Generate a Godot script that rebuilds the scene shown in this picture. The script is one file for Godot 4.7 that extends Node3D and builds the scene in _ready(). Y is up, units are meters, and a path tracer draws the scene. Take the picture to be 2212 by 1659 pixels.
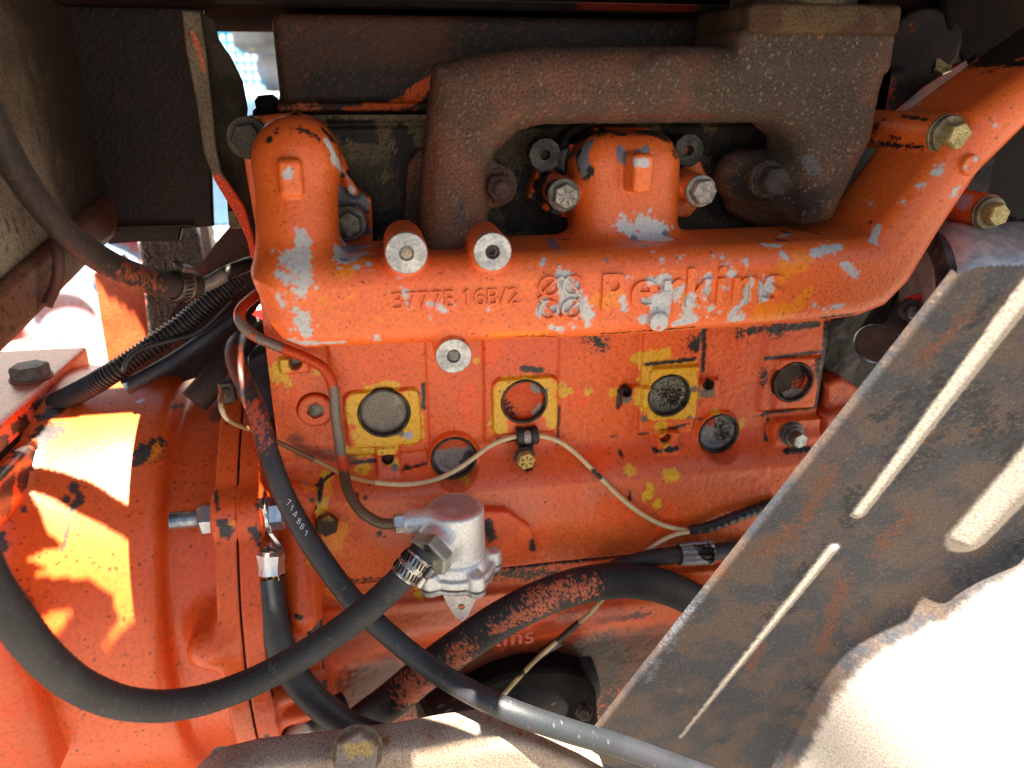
extends Node3D
# An orange tractor engine seen from its left side. The engine's long axis is x, y is up, z points out of the engine towards the viewer; metres.

const FOCAL := 1640.0
var cam_pos := Vector3.ZERO
var cam_f := Vector3.ZERO
var cam_r := Vector3.ZERO
var cam_u := Vector3.ZERO
var nz := FastNoiseLite.new()
var nf := FastNoiseLite.new()
var nb := FastNoiseLite.new()
var counts := {}
var kept := []

# ---------------------------------------------------------------- placing
# The point of the plane at distance z from the engine's side that one sees at (u, v) of a 2212 x 1659 frame.
func P(u: float, v: float, z: float) -> Vector3:
	var d := cam_f + cam_r * ((u - 1106.0) / FOCAL) + cam_u * ((829.5 - v) / FOCAL)
	return cam_pos + d * ((z - cam_pos.z) / d.z)

func XY(u: float, v: float, z: float) -> Vector2:
	var p := P(u, v, z)
	return Vector2(p.x, p.y)

func mpp(p: Vector3) -> float:
	return (p - cam_pos).dot(cam_f) / FOCAL

func poly(pts: Array, z: float) -> PackedVector2Array:
	var o := PackedVector2Array()
	for q in pts:
		o.append(XY(q[0], q[1], q[2] if q.size() > 2 else z))
	return o

func path(pts: Array) -> Array[Vector3]:
	var o: Array[Vector3] = []
	for q in pts:
		o.append(P(q[0], q[1], q[2]))
	return o

func spline(pts: Array[Vector3], step: float) -> PackedVector3Array:
	var c := Curve3D.new()
	c.bake_interval = step
	for i in pts.size():
		var a := pts[maxi(i - 1, 0)]
		var b := pts[mini(i + 1, pts.size() - 1)]
		var t := (b - a) * 0.5
		var li := (pts[i] - a).length()
		var lo := (b - pts[i]).length()
		var tl := maxf(t.length(), 1e-6)
		c.add_point(pts[i], -t / tl * li * 0.36, t / tl * lo * 0.36)
	return c.get_baked_points()

func frame(p: Vector3, dir: Vector3, up := Vector3.UP) -> Transform3D:
	var z := dir.normalized()
	if absf(z.dot(up)) > 0.98:
		up = Vector3.BACK
	var x := up.cross(z).normalized()
	return Transform3D(Basis(x, z.cross(x), z), p)

func lin(r: float, g: float, b: float) -> Color:
	return Color(r / 255.0, g / 255.0, b / 255.0).srgb_to_linear()

# ---------------------------------------------------------------- naming
func numbered(called: String) -> String:
	var n: int = counts.get(called, 0)
	counts[called] = n + 1
	return called if n == 0 else "%s_%03d" % [called, n]

func tag(o: Node, label: String, category: String, group := "") -> Node:
	o.set_meta("label", label)
	o.set_meta("category", category)
	if group != "":
		o.set_meta("group", group)
	return o

func thing(called: String, label: String, category: String, at := Vector3.ZERO, group := "") -> Node3D:
	var o := Node3D.new()
	o.name = numbered(called)
	add_child(o)
	o.position = at
	tag(o, label, category, group)
	return o

# ---------------------------------------------------------------- colour: worn paint
class Wear:
	var base := Color.WHITE
	var alt := Color.WHITE
	var alt_amount := 0.0
	var alt_freq := 18.0
	var speck := Color(0.012, 0.009, 0.008)
	var speck_at := 9.0
	var speck_freq := 350.0
	var nz: FastNoiseLite
	var nf: FastNoiseLite
	var pa := PackedVector3Array()
	var pb := PackedVector3Array()
	var pr := PackedFloat32Array()
	var rag := PackedFloat32Array()
	var fr := PackedFloat32Array()
	var kind := PackedInt32Array()
	var col := PackedColorArray()

	func add(a: Vector3, b: Vector3, r: float, c: Color, ragged := 0.5, freq := 1.0, k := 0) -> void:
		pa.append(a); pb.append(b); pr.append(r); col.append(c); rag.append(ragged); fr.append(freq); kind.append(k)

	const ROT := Basis(Vector3(0.62, 0.54, -0.57), Vector3(-0.77, 0.55, -0.32), Vector3(0.14, 0.64, 0.76))
	func at(p0: Vector3) -> Color:
		var c := base
		var p := ROT * p0
		if alt_amount > 0.0:
			var m := nz.get_noise_3d(p.x * alt_freq, p.y * alt_freq, p.z * alt_freq) + 0.25 * nf.get_noise_3d(p.x * alt_freq * 9.0, p.y * alt_freq * 9.0, p.z * alt_freq * 9.0)
			c = base.lerp(alt, clampf(0.5 + m * 3.2, 0.0, 1.0) * alt_amount)
		for i in pa.size():
			var a := pa[i]
			var r := pr[i]
			var ab := pb[i] - a
			var l2 := ab.length_squared()
			var q := p0 - a
			if l2 > 1e-9:
				q -= ab * clampf(q.dot(ab) / l2, 0.0, 1.0)
			var d2 := q.length_squared()
			if d2 > r * r * 4.4:
				continue
			var d := sqrt(d2)
			var f := fr[i] * 125.0
			if kind[i] == 0:
				var e := d - r * (1.0 + rag[i] * 1.3 * (nz.get_noise_3d(p.x * f, p.y * f, p.z * f) + 0.45 * nf.get_noise_3d(p.x * f * 3.1, p.y * f * 3.1, p.z * f * 3.1)))
				c = c.lerp(col[i], clampf(0.5 - e / 0.0011, 0.0, 1.0))
			elif kind[i] == 1:  # breaks up into specks towards its rim
				var s := nf.get_noise_3d(p.x * f * 3.0, p.y * f * 3.0, p.z * f * 3.0) * 2.1 + nz.get_noise_3d(p.x * f, p.y * f, p.z * f) * 1.1
				var e2 := d / r - 0.55 - s * rag[i]
				c = c.lerp(col[i], clampf(0.5 - e2 * 6.0, 0.0, 1.0))
			else:  # a soft film
				var e3 := d / r + nz.get_noise_3d(p.x * f, p.y * f, p.z * f) * rag[i]
				c = c.lerp(col[i], (1.0 - smoothstep(0.35, 1.0, e3)) * col[i].a)
		if speck_at < 5.0:
			var s2 := nf.get_noise_3d(p.x * speck_freq + 31.0, p.y * speck_freq, p.z * speck_freq)
			s2 *= 1.45
			if s2 > speck_at:
				c = c.lerp(speck, clampf((s2 - speck_at) * 9.0, 0.0, 0.9))
		c.a = 1.0
		return c

func wear(base: Color, alt := Color.BLACK, amount := 0.0, freq := 18.0) -> Wear:
	var w := Wear.new()
	kept.append(w)
	w.nz = nz
	w.nf = nf
	w.base = base
	w.alt = alt
	w.alt_amount = amount
	w.alt_freq = freq
	return w

func flat_color(c: Color) -> Callable:
	return func(_p: Vector3) -> Color: return c

func mottled(a: Color, b: Color, freq: float, bias := 0.0, sharp := 2.5) -> Callable:
	return func(p0: Vector3) -> Color:
		var p := Wear.ROT * p0
		var m := 1.4 * nz.get_noise_3d(p.x * freq, p.y * freq, p.z * freq) + 0.6 * nf.get_noise_3d(p.x * freq * 4.0, p.y * freq * 4.0, p.z * freq * 4.0)
		return a.lerp(b, clampf(0.5 + bias + m * sharp, 0.0, 1.0))

# ---------------------------------------------------------------- meshes
class MB:
	var v := PackedVector3Array()
	var n := PackedVector3Array()
	var idx := PackedInt32Array()
	var tv := PackedVector3Array()

	func tri(a: Vector3, b: Vector3, c: Vector3) -> void:
		tv.append(a); tv.append(b); tv.append(c)

	func quad(a: Vector3, b: Vector3, c: Vector3, d: Vector3) -> void:
		tri(a, b, c); tri(a, c, d)

	# profile of Vector2(radius, height), turned about the local z axis
	func lathe(profile: Array, xf: Transform3D, segs := 32, a0 := 0.0, a1 := TAU) -> void:
		for s in segs:
			var t0 := a0 + (a1 - a0) * s / segs
			var t1 := a0 + (a1 - a0) * (s + 1) / segs
			var c0 := Vector2(cos(t0), sin(t0))
			var c1 := Vector2(cos(t1), sin(t1))
			for k in profile.size() - 1:
				var p: Vector2 = profile[k]
				var q: Vector2 = profile[k + 1]
				var A := xf * Vector3(c0.x * p.x, c0.y * p.x, p.y)
				var B := xf * Vector3(c1.x * p.x, c1.y * p.x, p.y)
				var C := xf * Vector3(c1.x * q.x, c1.y * q.x, q.y)
				var D := xf * Vector3(c0.x * q.x, c0.y * q.x, q.y)
				if p.x > 1e-7:
					tri(A, B, C)
				if q.x > 1e-7:
					tri(A, C, D)

	func hexagon(xf: Transform3D, r: float, h: float, turn := 0.0, sides := 6) -> void:
		var rings := [[r, 0.0], [r, h * 0.82], [r * 0.9, h * 0.985], [r * 0.82, h]]
		for s in sides:
			var c0 := Vector2.from_angle(turn + TAU * s / sides)
			var c1 := Vector2.from_angle(turn + TAU * (s + 1) / sides)
			for k in 3:
				var a: Array = rings[k]
				var b: Array = rings[k + 1]
				quad(xf * Vector3(c0.x * a[0], c0.y * a[0], a[1]), xf * Vector3(c1.x * a[0], c1.y * a[0], a[1]), xf * Vector3(c1.x * b[0], c1.y * b[0], b[1]), xf * Vector3(c0.x * b[0], c0.y * b[0], b[1]))
			tri(xf * Vector3(c0.x * r * 0.82, c0.y * r * 0.82, h), xf * Vector3(c1.x * r * 0.82, c1.y * r * 0.82, h), xf * Vector3(0, 0, h))
			tri(xf * Vector3(c0.x * r, c0.y * r, 0), xf * Vector3(0, 0, 0), xf * Vector3(c1.x * r, c1.y * r, 0))

	# chamfered box
	func box(xf: Transform3D, size: Vector3, b := 0.001) -> void:
		var h := size * 0.5
		b = minf(b, minf(h.x, minf(h.y, h.z)) * 0.9)
		for ax in 3:
			var u := (ax + 1) % 3
			var w := (ax + 2) % 3
			for s in [-1.0, 1.0]:
				var q: Array[Vector3] = []
				for k in [[-1, -1], [1, -1], [1, 1], [-1, 1]]:
					var p := Vector3.ZERO
					p[ax] = s * h[ax]
					p[u] = k[0] * (h[u] - b)
					p[w] = k[1] * (h[w] - b)
					q.append(xf * p)
				quad(q[0], q[1], q[2], q[3])
				for s2 in [-1.0, 1.0]:
					var e: Array[Vector3] = []
					for k in [[0, -1], [0, 1], [1, 1], [1, -1]]:
						var p := Vector3.ZERO
						p[ax] = s * (h[ax] - (b if k[0] == 1 else 0.0))
						p[u] = s2 * (h[u] - (b if k[0] == 0 else 0.0))
						p[w] = k[1] * (h[w] - b)
						e.append(xf * p)
					quad(e[0], e[1], e[2], e[3])
		for sx in [-1.0, 1.0]:
			for sy in [-1.0, 1.0]:
				for sz in [-1.0, 1.0]:
					tri(xf * Vector3(sx * h.x, sy * (h.y - b), sz * (h.z - b)), xf * Vector3(sx * (h.x - b), sy * h.y, sz * (h.z - b)), xf * Vector3(sx * (h.x - b), sy * (h.y - b), sz * h.z))

	# outline in the local xy plane from z0 to z1, its front edge bevelled
	func plate(pts: PackedVector2Array, z0: float, z1: float, bev: float, xf := Transform3D()) -> void:
		var m := pts.size()
		var area := 0.0
		for i in m:
			area += pts[i].cross(pts[(i + 1) % m])
		var o := PackedVector2Array(pts)
		if area < 0:
			o.reverse()
		var inn := PackedVector2Array()
		for i in m:
			var a := (o[i] - o[(i + m - 1) % m]).normalized()
			var b := (o[(i + 1) % m] - o[i]).normalized()
			var na := Vector2(-a.y, a.x)
			var nn := (na + Vector2(-b.y, b.x)).normalized()
			inn.append(o[i] + nn * bev / maxf(nn.dot(na), 0.5))
		var t := Geometry2D.triangulate_polygon(inn)
		for k in range(0, t.size(), 3):
			var a := inn[t[k]]
			var b := inn[t[k + 1]]
			var c := inn[t[k + 2]]
			tri(xf * Vector3(a.x, a.y, z1), xf * Vector3(b.x, b.y, z1), xf * Vector3(c.x, c.y, z1))
			tri(xf * Vector3(a.x, a.y, z0), xf * Vector3(b.x, b.y, z0), xf * Vector3(c.x, c.y, z0))
		for i in m:
			var j := (i + 1) % m
			quad(xf * Vector3(inn[i].x, inn[i].y, z1), xf * Vector3(inn[j].x, inn[j].y, z1), xf * Vector3(o[j].x, o[j].y, z1 - bev), xf * Vector3(o[i].x, o[i].y, z1 - bev))
			quad(xf * Vector3(o[i].x, o[i].y, z1 - bev), xf * Vector3(o[j].x, o[j].y, z1 - bev), xf * Vector3(o[j].x, o[j].y, z0), xf * Vector3(o[i].x, o[i].y, z0))
			quad(xf * Vector3(o[i].x, o[i].y, z0), xf * Vector3(o[j].x, o[j].y, z0), xf * Vector3(inn[j].x, inn[j].y, z0), xf * Vector3(inn[i].x, inn[i].y, z0))

	# tube round a path; radius(i) from radii (one, or one per point)
	func tube(p: PackedVector3Array, radii: PackedFloat32Array, segs := 16, caps := true) -> void:
		var m := p.size()
		var first := v.size()
		var t0 := (p[1] - p[0]).normalized()
		var side := t0.cross(Vector3(0.31, 0.87, 0.38)).normalized()
		for i in m:
			var t := (p[mini(i + 1, m - 1)] - p[maxi(i - 1, 0)]).normalized()
			side = (side - t * side.dot(t)).normalized()
			var up := t.cross(side)
			var r: float = radii[i] if radii.size() > 1 else radii[0]
			var dr := 0.0
			if radii.size() > 1:
				var i0 := maxi(i - 1, 0)
				var i1 := mini(i + 1, m - 1)
				dr = (radii[i1] - radii[i0]) / maxf(p[i0].distance_to(p[i1]), 1e-6)
			for s in segs:
				var a := TAU * s / segs
				var d := side * cos(a) + up * sin(a)
				v.append(p[i] + d * r)
				n.append((d - t * dr).normalized())
		for i in m - 1:
			for s in segs:
				var a := first + i * segs + s
				var b := first + i * segs + (s + 1) % segs
				idx.append_array([a, b, b + segs, a, b + segs, a + segs])
		if caps:
			for e in [0, m - 1]:
				for s in segs:
					tri(p[e], v[first + e * segs + s], v[first + e * segs + (s + 1) % segs])

	func finer(most: float) -> void:
		var again := true
		var guard := 0
		while again and guard < 9:
			again = false
			guard += 1
			var o := PackedVector3Array()
			for k in range(0, tv.size(), 3):
				var a := tv[k]
				var b := tv[k + 1]
				var c := tv[k + 2]
				var ab := a.distance_squared_to(b)
				var bc := b.distance_squared_to(c)
				var ca := c.distance_squared_to(a)
				var m := maxf(ab, maxf(bc, ca))
				if m <= most * most:
					o.append_array([a, b, c])
					continue
				again = true
				if m == ab:
					var h := (a + b) * 0.5
					o.append_array([a, h, c, h, b, c])
				elif m == bc:
					var h := (b + c) * 0.5
					o.append_array([a, b, h, a, h, c])
				else:
					var h := (c + a) * 0.5
					o.append_array([a, b, h, h, b, c])
			tv = o

	# corners where faces meet at less than the crease angle share a normal
	func smoothed(crease: float) -> void:
		var near := {}
		var fn := PackedVector3Array()
		for k in range(0, tv.size(), 3):
			fn.append((tv[k + 1] - tv[k]).cross(tv[k + 2] - tv[k]))
		var keys := []
		for k in tv.size():
			var key := Vector3i((tv[k] * 20000.0).round())
			keys.append(key)
			if not near.has(key):
				near[key] = PackedInt32Array()
			near[key].append(k / 3)
		var cc := cos(crease)
		var first := v.size()
		for k in tv.size():
			var own := fn[k / 3]
			var on := own.normalized()
			var s := Vector3.ZERO
			for f: int in near[keys[k]]:
				var q := fn[f]
				var dq := q.normalized().dot(on)
				if dq > cc:
					s += q
				elif dq < -cc:
					s -= q
			v.append(tv[k])
			n.append(s.normalized() if s.length_squared() > 1e-24 else on)
			idx.append(first + k)
		tv = PackedVector3Array()

# One named MeshInstance3D. The shape is in the scene's axes unless «local», and stands under a parent that is only moved.
func put(m: MB, called: String, mat: Material, parent: Node = null, col: Variant = null, crease := 38.0, outward := Vector3.INF, local := false) -> MeshInstance3D:
	if m.tv.size():
		# soup: turn every face outwards as its winding allows (closed shapes are wound consistently by their builders)
		m.smoothed(deg_to_rad(crease))
	var origin := Vector3.ZERO
	if parent != null and not local:
		origin = (parent as Node3D).global_position
	var cs := PackedColorArray()
	cs.resize(m.v.size())
	if col != null:
		for i in m.v.size():
			cs[i] = col.call(m.v[i])
	else:
		cs.fill(Color.WHITE)
	# Godot's front faces run clockwise
	for k in range(0, m.idx.size(), 3):
		var a := m.v[m.idx[k]]
		if (m.v[m.idx[k + 1]] - a).cross(m.v[m.idx[k + 2]] - a).dot(m.n[m.idx[k]]) > 0.0:
			var t := m.idx[k + 1]
			m.idx[k + 1] = m.idx[k + 2]
			m.idx[k + 2] = t
	if origin != Vector3.ZERO:
		for i in m.v.size():
			m.v[i] -= origin
	return raw(m.v, m.n, cs, m.idx, called, mat, parent)

func raw(v: PackedVector3Array, n: PackedVector3Array, c: PackedColorArray, idx: PackedInt32Array, called: String, mat: Material, parent: Node) -> MeshInstance3D:
	var arr := []
	arr.resize(Mesh.ARRAY_MAX)
	arr[Mesh.ARRAY_VERTEX] = v
	arr[Mesh.ARRAY_NORMAL] = n
	arr[Mesh.ARRAY_COLOR] = c
	arr[Mesh.ARRAY_INDEX] = idx
	var am := ArrayMesh.new()
	am.add_surface_from_arrays(Mesh.PRIMITIVE_TRIANGLES, arr)
	var o := MeshInstance3D.new()
	o.mesh = am
	o.material_override = null
	am.surface_set_material(0, mat)
	if parent == null:
		o.name = numbered(called)
		add_child(o)
	else:
		o.name = called
		parent.add_child(o, true)
		if not str(o.name).begins_with(called) or str(o.name) != called:
			var k := 1
			while parent.has_node("%s_%03d" % [called, k]):
				k += 1
			o.name = "%s_%03d" % [called, k]
	return o

# ---------------------------------------------------------------- castings: a smooth field, meshed as surface nets
class Prim:
	var t := 0
	var a := Vector3.ZERO
	var b := Vector3.ZERO
	var ra := 0.0
	var rb := 0.0
	var inv := Transform3D()
	var h := Vector3.ZERO
	var pts := PackedVector2Array()
	var k := 0.0
	var cut := false

	func d(p: Vector3) -> float:
		if t == 0:  # tapered capsule
			var ab := b - a
			var s := clampf((p - a).dot(ab) / maxf(ab.length_squared(), 1e-12), 0.0, 1.0)
			return (p - a - ab * s).length() - lerpf(ra, rb, s)
		if t == 1:  # rounded box
			var q := (inv * p).abs() - h + Vector3(ra, ra, ra)
			return Vector3(maxf(q.x, 0), maxf(q.y, 0), maxf(q.z, 0)).length() + minf(maxf(q.x, maxf(q.y, q.z)), 0.0) - ra
		if t == 2:  # rounded cylinder from a to b, radius ra at a and rb at b, edge h.x
			var ax := b - a
			var l := ax.length()
			ax /= l
			var y := (p - a).dot(ax)
			var rr := lerpf(ra, rb, clampf(y / l, 0.0, 1.0))
			var w := Vector2((p - a - ax * y).length() - rr + h.x, absf(y - l * 0.5) - l * 0.5 + h.x)
			return minf(maxf(w.x, w.y), 0.0) + Vector2(maxf(w.x, 0), maxf(w.y, 0)).length() - h.x
		if t == 3:  # outline in xy between two z, edges rounded
			var x := Vector2(p.x, p.y)
			var m := pts.size()
			var best := 1e9
			var s := 1.0
			var j := m - 1
			for i in m:
				var e := pts[j] - pts[i]
				var w2 := x - pts[i]
				var bb := w2 - e * clampf(w2.dot(e) / e.length_squared(), 0.0, 1.0)
				best = minf(best, bb.length_squared())
				var c1 := x.y >= pts[i].y
				var c2 := x.y < pts[j].y
				var c3 := e.x * w2.y > e.y * w2.x
				if (c1 and c2 and c3) or (not c1 and not c2 and not c3):
					s = -s
				j = i
			var w := Vector2(s * sqrt(best) + ra, absf(p.z - a.z) - b.z + ra)
			return minf(maxf(w.x, w.y), 0.0) + Vector2(maxf(w.x, 0), maxf(w.y, 0)).length() - ra
		# ellipsoid
		var q2 := inv * p
		var k0 := (q2 / h).length()
		var k1 := (q2 / (h * h)).length()
		return k0 * (k0 - 1.0) / maxf(k1, 1e-6)

class Field:
	var prims: Array[Prim] = []
	var vs := 0.0015
	var lo := Vector3.ZERO
	var hi := Vector3.ONE
	var dim := Vector3i.ONE
	var out := []
	const N := 6

	func cap(a: Vector3, b: Vector3, ra: float, rb: float, k := 0.01) -> Prim:
		var q := Prim.new()
		q.a = a; q.b = b; q.ra = ra; q.rb = rb; q.k = k
		prims.append(q)
		return q

	func box(xf: Transform3D, half: Vector3, r: float, k := 0.01) -> Prim:
		var q := Prim.new()
		q.t = 1; q.inv = xf.affine_inverse(); q.h = half; q.ra = r; q.k = k
		prims.append(q)
		return q

	func cyl(a: Vector3, b: Vector3, ra: float, rb: float, edge := 0.002, k := 0.006) -> Prim:
		var q := Prim.new()
		q.t = 2; q.a = a; q.b = b; q.ra = ra; q.rb = rb; q.h.x = edge; q.k = k
		prims.append(q)
		return q

	func ext(pts: PackedVector2Array, z0: float, z1: float, r: float, k := 0.01) -> Prim:
		var q := Prim.new()
		q.t = 3; q.pts = pts; q.a.z = (z0 + z1) * 0.5; q.b.z = (z1 - z0) * 0.5; q.ra = r; q.k = k
		prims.append(q)
		return q

	func ball(xf: Transform3D, half: Vector3, k := 0.01) -> Prim:
		var q := Prim.new()
		q.t = 4; q.inv = xf.affine_inverse(); q.h = half; q.k = k
		prims.append(q)
		return q

	func dist(p: Vector3, list: Array[Prim]) -> float:
		var r := 1e3
		for q in list:
			var e := q.d(p)
			if q.cut:
				if q.k > 0.0:
					var g := maxf(q.k - absf(r + e), 0.0) / q.k
					r = maxf(r, -e) + g * g * q.k * 0.25
				else:
					r = maxf(r, -e)
			elif q.k > 0.0:
				var g2 := maxf(q.k - absf(r - e), 0.0) / q.k
				r = minf(r, e) - g2 * g2 * q.k * 0.25
			else:
				r = minf(r, e)
		return r

	func d(p: Vector3) -> float:
		return dist(p, prims)

	func slab(bx: int) -> void:
		var nx := dim.x
		var ny := dim.y
		var nzz := dim.z
		var ck := PackedInt64Array()
		var cp := PackedVector3Array()
		var ed := PackedInt64Array()
		var half := vs * N * 0.5
		var rad := half * 1.74
		var vals := PackedFloat32Array()
		var M := N + 1
		vals.resize(M * M * M)
		for by in (ny - 1) / N:
			for bz in (nzz - 1) / N:
				var o := lo + Vector3(bx * N, by * N, bz * N) * vs
				var c := o + Vector3(half, half, half)
				var list: Array[Prim] = []
				var any := false
				for q in prims:
					if q.d(c) < rad + q.k + 0.006:
						list.append(q)
						any = any or not q.cut
				if not any or absf(dist(c, list)) > rad * 1.3 + 0.010:
					continue
				var neg := false
				var pos := false
				var w := 0
				for i in M:
					for j in M:
						for k in M:
							var e := dist(o + Vector3(i, j, k) * vs, list)
							vals[w] = e
							w += 1
							if e < 0.0: neg = true
							else: pos = true
				if not (neg and pos):
					continue
				for i in N:
					for j in N:
						for k in N:
							var s := (i * M + j) * M + k
							var v0 := vals[s]
							var gx := bx * N + i
							var gy := by * N + j
							var gz := bz * N + k
							var key := (gx * ny + gy) * nzz + gz
							if (v0 < 0.0) != (vals[s + M * M] < 0.0):
								ed.append(key * 6 + (0 if v0 < 0.0 else 1))
							if (v0 < 0.0) != (vals[s + M] < 0.0):
								ed.append(key * 6 + 2 + (0 if v0 < 0.0 else 1))
							if (v0 < 0.0) != (vals[s + 1] < 0.0):
								ed.append(key * 6 + 4 + (0 if v0 < 0.0 else 1))
							var sum := Vector3.ZERO
							var cnt := 0
							for e in 12:
								var ax := e / 4
								var b1 := e & 1
								var b2 := (e >> 1) & 1
								var da := Vector3i.ZERO
								if ax == 0: da = Vector3i(0, b1, b2)
								elif ax == 1: da = Vector3i(b1, 0, b2)
								else: da = Vector3i(b1, b2, 0)
								var ia := s + (da.x * M + da.y) * M + da.z
								var ib := ia + (M * M if ax == 0 else (M if ax == 1 else 1))
								var va := vals[ia]
								var vb := vals[ib]
								if (va < 0.0) != (vb < 0.0):
									var f := va / (va - vb)
									var pt := Vector3(da)
									pt[ax] += f
									sum += pt
									cnt += 1
							if cnt > 0:
								ck.append(key)
								cp.append(lo + (Vector3(gx, gy, gz) + sum / cnt) * vs)
		out[bx] = [ck, cp, ed]

	func mesh() -> MB:
		lo -= Vector3(0.37, 0.41, 0.43) * vs
		dim = Vector3i(((hi - lo) / vs).ceil())
		dim = Vector3i(ceili(dim.x / float(N)) * N + 1, ceili(dim.y / float(N)) * N + 1, ceili(dim.z / float(N)) * N + 1)
		var nb := ceili((dim.x - 1) / float(N))
		out.resize(nb)
		var g := WorkerThreadPool.add_group_task(slab, nb, -1, true)
		WorkerThreadPool.wait_for_group_task_completion(g)
		var m := MB.new()
		var id := {}
		for o in out:
			var ck: PackedInt64Array = o[0]
			var base := m.v.size()
			m.v.append_array(o[1])
			for i in ck.size():
				id[ck[i]] = base + i
		m.n.resize(m.v.size())
		var ny := dim.y
		var nzz := dim.z
		for o in out:
			var ed: PackedInt64Array = o[2]
			for e in ed:
				var key := e / 6
				var ax := (e % 6) / 2
				var sgn := e % 2
				var du := 0
				var dv := 0
				if ax == 0:
					du = nzz; dv = 1
				elif ax == 1:
					du = 1; dv = ny * nzz
				else:
					du = ny * nzz; dv = nzz
				var k0 := key - du - dv
				if not (id.has(k0) and id.has(k0 + du) and id.has(key) and id.has(k0 + dv)):
					continue
				var a: int = id[k0]
				var b: int = id[k0 + du]
				var c: int = id[key]
				var dd: int = id[k0 + dv]
				var fnn := (m.v[c] - m.v[a]).cross(m.v[dd] - m.v[b])
				if sgn == 1:
					var t := b
					b = dd
					dd = t
					fnn = -fnn
				m.n[a] += fnn; m.n[b] += fnn; m.n[c] += fnn; m.n[dd] += fnn
				m.idx.append_array([a, c, b, a, dd, c])
		for i in m.n.size():
			m.n[i] = m.n[i].normalized()
		out = []
		return m

var _v := PackedVector3Array()
var _c := PackedColorArray()
var _f: Callable
func _paint_chunk(i: int) -> void:
	for k in range(i * 4000, mini((i + 1) * 4000, _v.size())):
		_c[k] = _f.call(_v[k])

func painted(m: MB, col: Callable) -> PackedColorArray:
	_v = m.v
	_c = PackedColorArray()
	_c.resize(m.v.size())
	_f = col
	var g := WorkerThreadPool.add_group_task(_paint_chunk, ceili(m.v.size() / 4000.0), -1, true)
	WorkerThreadPool.wait_for_group_task_completion(g)
	return _c

# a dense mesh whose triangles are already wound; rough moves each vertex along its normal by a noise
func cast(m: MB, called: String, mat: Material, parent: Node, col: Callable, rough := 0.0, rough_freq := 200.0) -> MeshInstance3D:
	if rough > 0.0:
		for i in m.v.size():
			var p := m.v[i]
			m.v[i] = p + m.n[i] * (rough * nz.get_noise_3d(p.x * rough_freq, p.y * rough_freq, p.z * rough_freq))
	var cs := painted(m, col)
	var origin: Vector3 = (parent as Node3D).global_position if parent != null else Vector3.ZERO
	var vv := m.v
	for i in vv.size():
		vv[i] -= origin
	return raw(vv, m.n, cs, m.idx, called, mat, parent)

# where the line of sight at (u, v) meets a field
func hit(fd: Callable, u: float, v: float, start := 0.3) -> Vector3:
	var d := (cam_f + cam_r * ((u - 1106.0) / FOCAL) + cam_u * ((829.5 - v) / FOCAL)).normalized()
	var t := start
	for i in 140:
		var e: float = fd.call(cam_pos + d * t)
		if e < 0.0004:
			break
		t += e * 0.8
		if t > 2.0:
			return P(u, v, 0.05)
	return cam_pos + d * t

# patches at (u, v, radius in frame pixels) on a field
func patches(w: Wear, fd: Callable, list: Array, c: Color, ragged := 0.5, freq := 1.0, k := 0, spray := 0) -> void:
	var rnd := RandomNumberGenerator.new()
	rnd.seed = 77 + list.size()
	for q in list:
		# crumbs of the same kind round a chip
		for s in spray:
			var f := rnd.randf()
			var cu: float = lerpf(q[0], q[3], f) if q.size() > 4 else q[0]
			var cv: float = lerpf(q[1], q[4], f) if q.size() > 4 else q[1]
			var an := rnd.randf() * TAU
			var di: float = q[2] * rnd.randf_range(1.1, 2.3) + 2.0
			var pc := hit(fd, cu + cos(an) * di, cv + sin(an) * di)
			w.add(pc, pc, minf(q[2] * rnd.randf_range(0.12, 0.34), 4.0) * mpp(pc) + 0.0002, c, 0.8, 2.2, 0)
		var a := hit(fd, q[0], q[1])
		var b := a
		if q.size() > 4:
			b = hit(fd, q[3], q[4])
		w.add(a, b, q[2] * mpp(a), c, ragged, freq, k)

func lettering(text: String, height: float, depth: float, xf: Transform3D, serif := false, bold := true) -> MB:
	var f := SystemFont.new()
	f.font_names = PackedStringArray(["Droid Serif" if serif else "Droid Sans"])
	f.font_weight = 700 if bold else 400
	var t := TextMesh.new()
	t.text = text
	t.font = f
	t.font_size = 64
	t.pixel_size = height / 46.0
	t.depth = depth
	t.curve_step = 1.0
	t.horizontal_alignment = HORIZONTAL_ALIGNMENT_LEFT
	t.vertical_alignment = VERTICAL_ALIGNMENT_BOTTOM
	var m := MB.new()
	for s in t.get_surface_count():
		var a := t.surface_get_arrays(s)
		var vv: PackedVector3Array = a[Mesh.ARRAY_VERTEX]
		var ii: PackedInt32Array = a[Mesh.ARRAY_INDEX] if a[Mesh.ARRAY_INDEX] != null else PackedInt32Array(range(vv.size()))
		for k in range(0, ii.size(), 3):
			m.tri(xf * vv[ii[k]], xf * vv[ii[k + 1]], xf * vv[ii[k + 2]])
	return m

# ---------------------------------------------------------------- materials
var M := {}

func noise_tex(freq: float, kind: int, octaves: int, seed_: int, normal := false, strength := 4.0, ramp: Gradient = null, size := 512) -> NoiseTexture2D:
	var f := FastNoiseLite.new()
	f.noise_type = kind as FastNoiseLite.NoiseType
	f.frequency = freq
	f.fractal_octaves = octaves
	f.seed = seed_
	var t := NoiseTexture2D.new()
	t.width = size
	t.height = size
	t.seamless = true
	t.noise = f
	t.as_normal_map = normal
	t.bump_strength = strength
	if ramp:
		t.color_ramp = ramp
	return t

func ramp(stops: Array) -> Gradient:
	var g := Gradient.new()
	var o := PackedFloat32Array()
	var c := PackedColorArray()
	for s in stops:
		o.append(s[0])
		c.append(s[1])
	g.offsets = o
	g.colors = c
	return g

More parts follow.
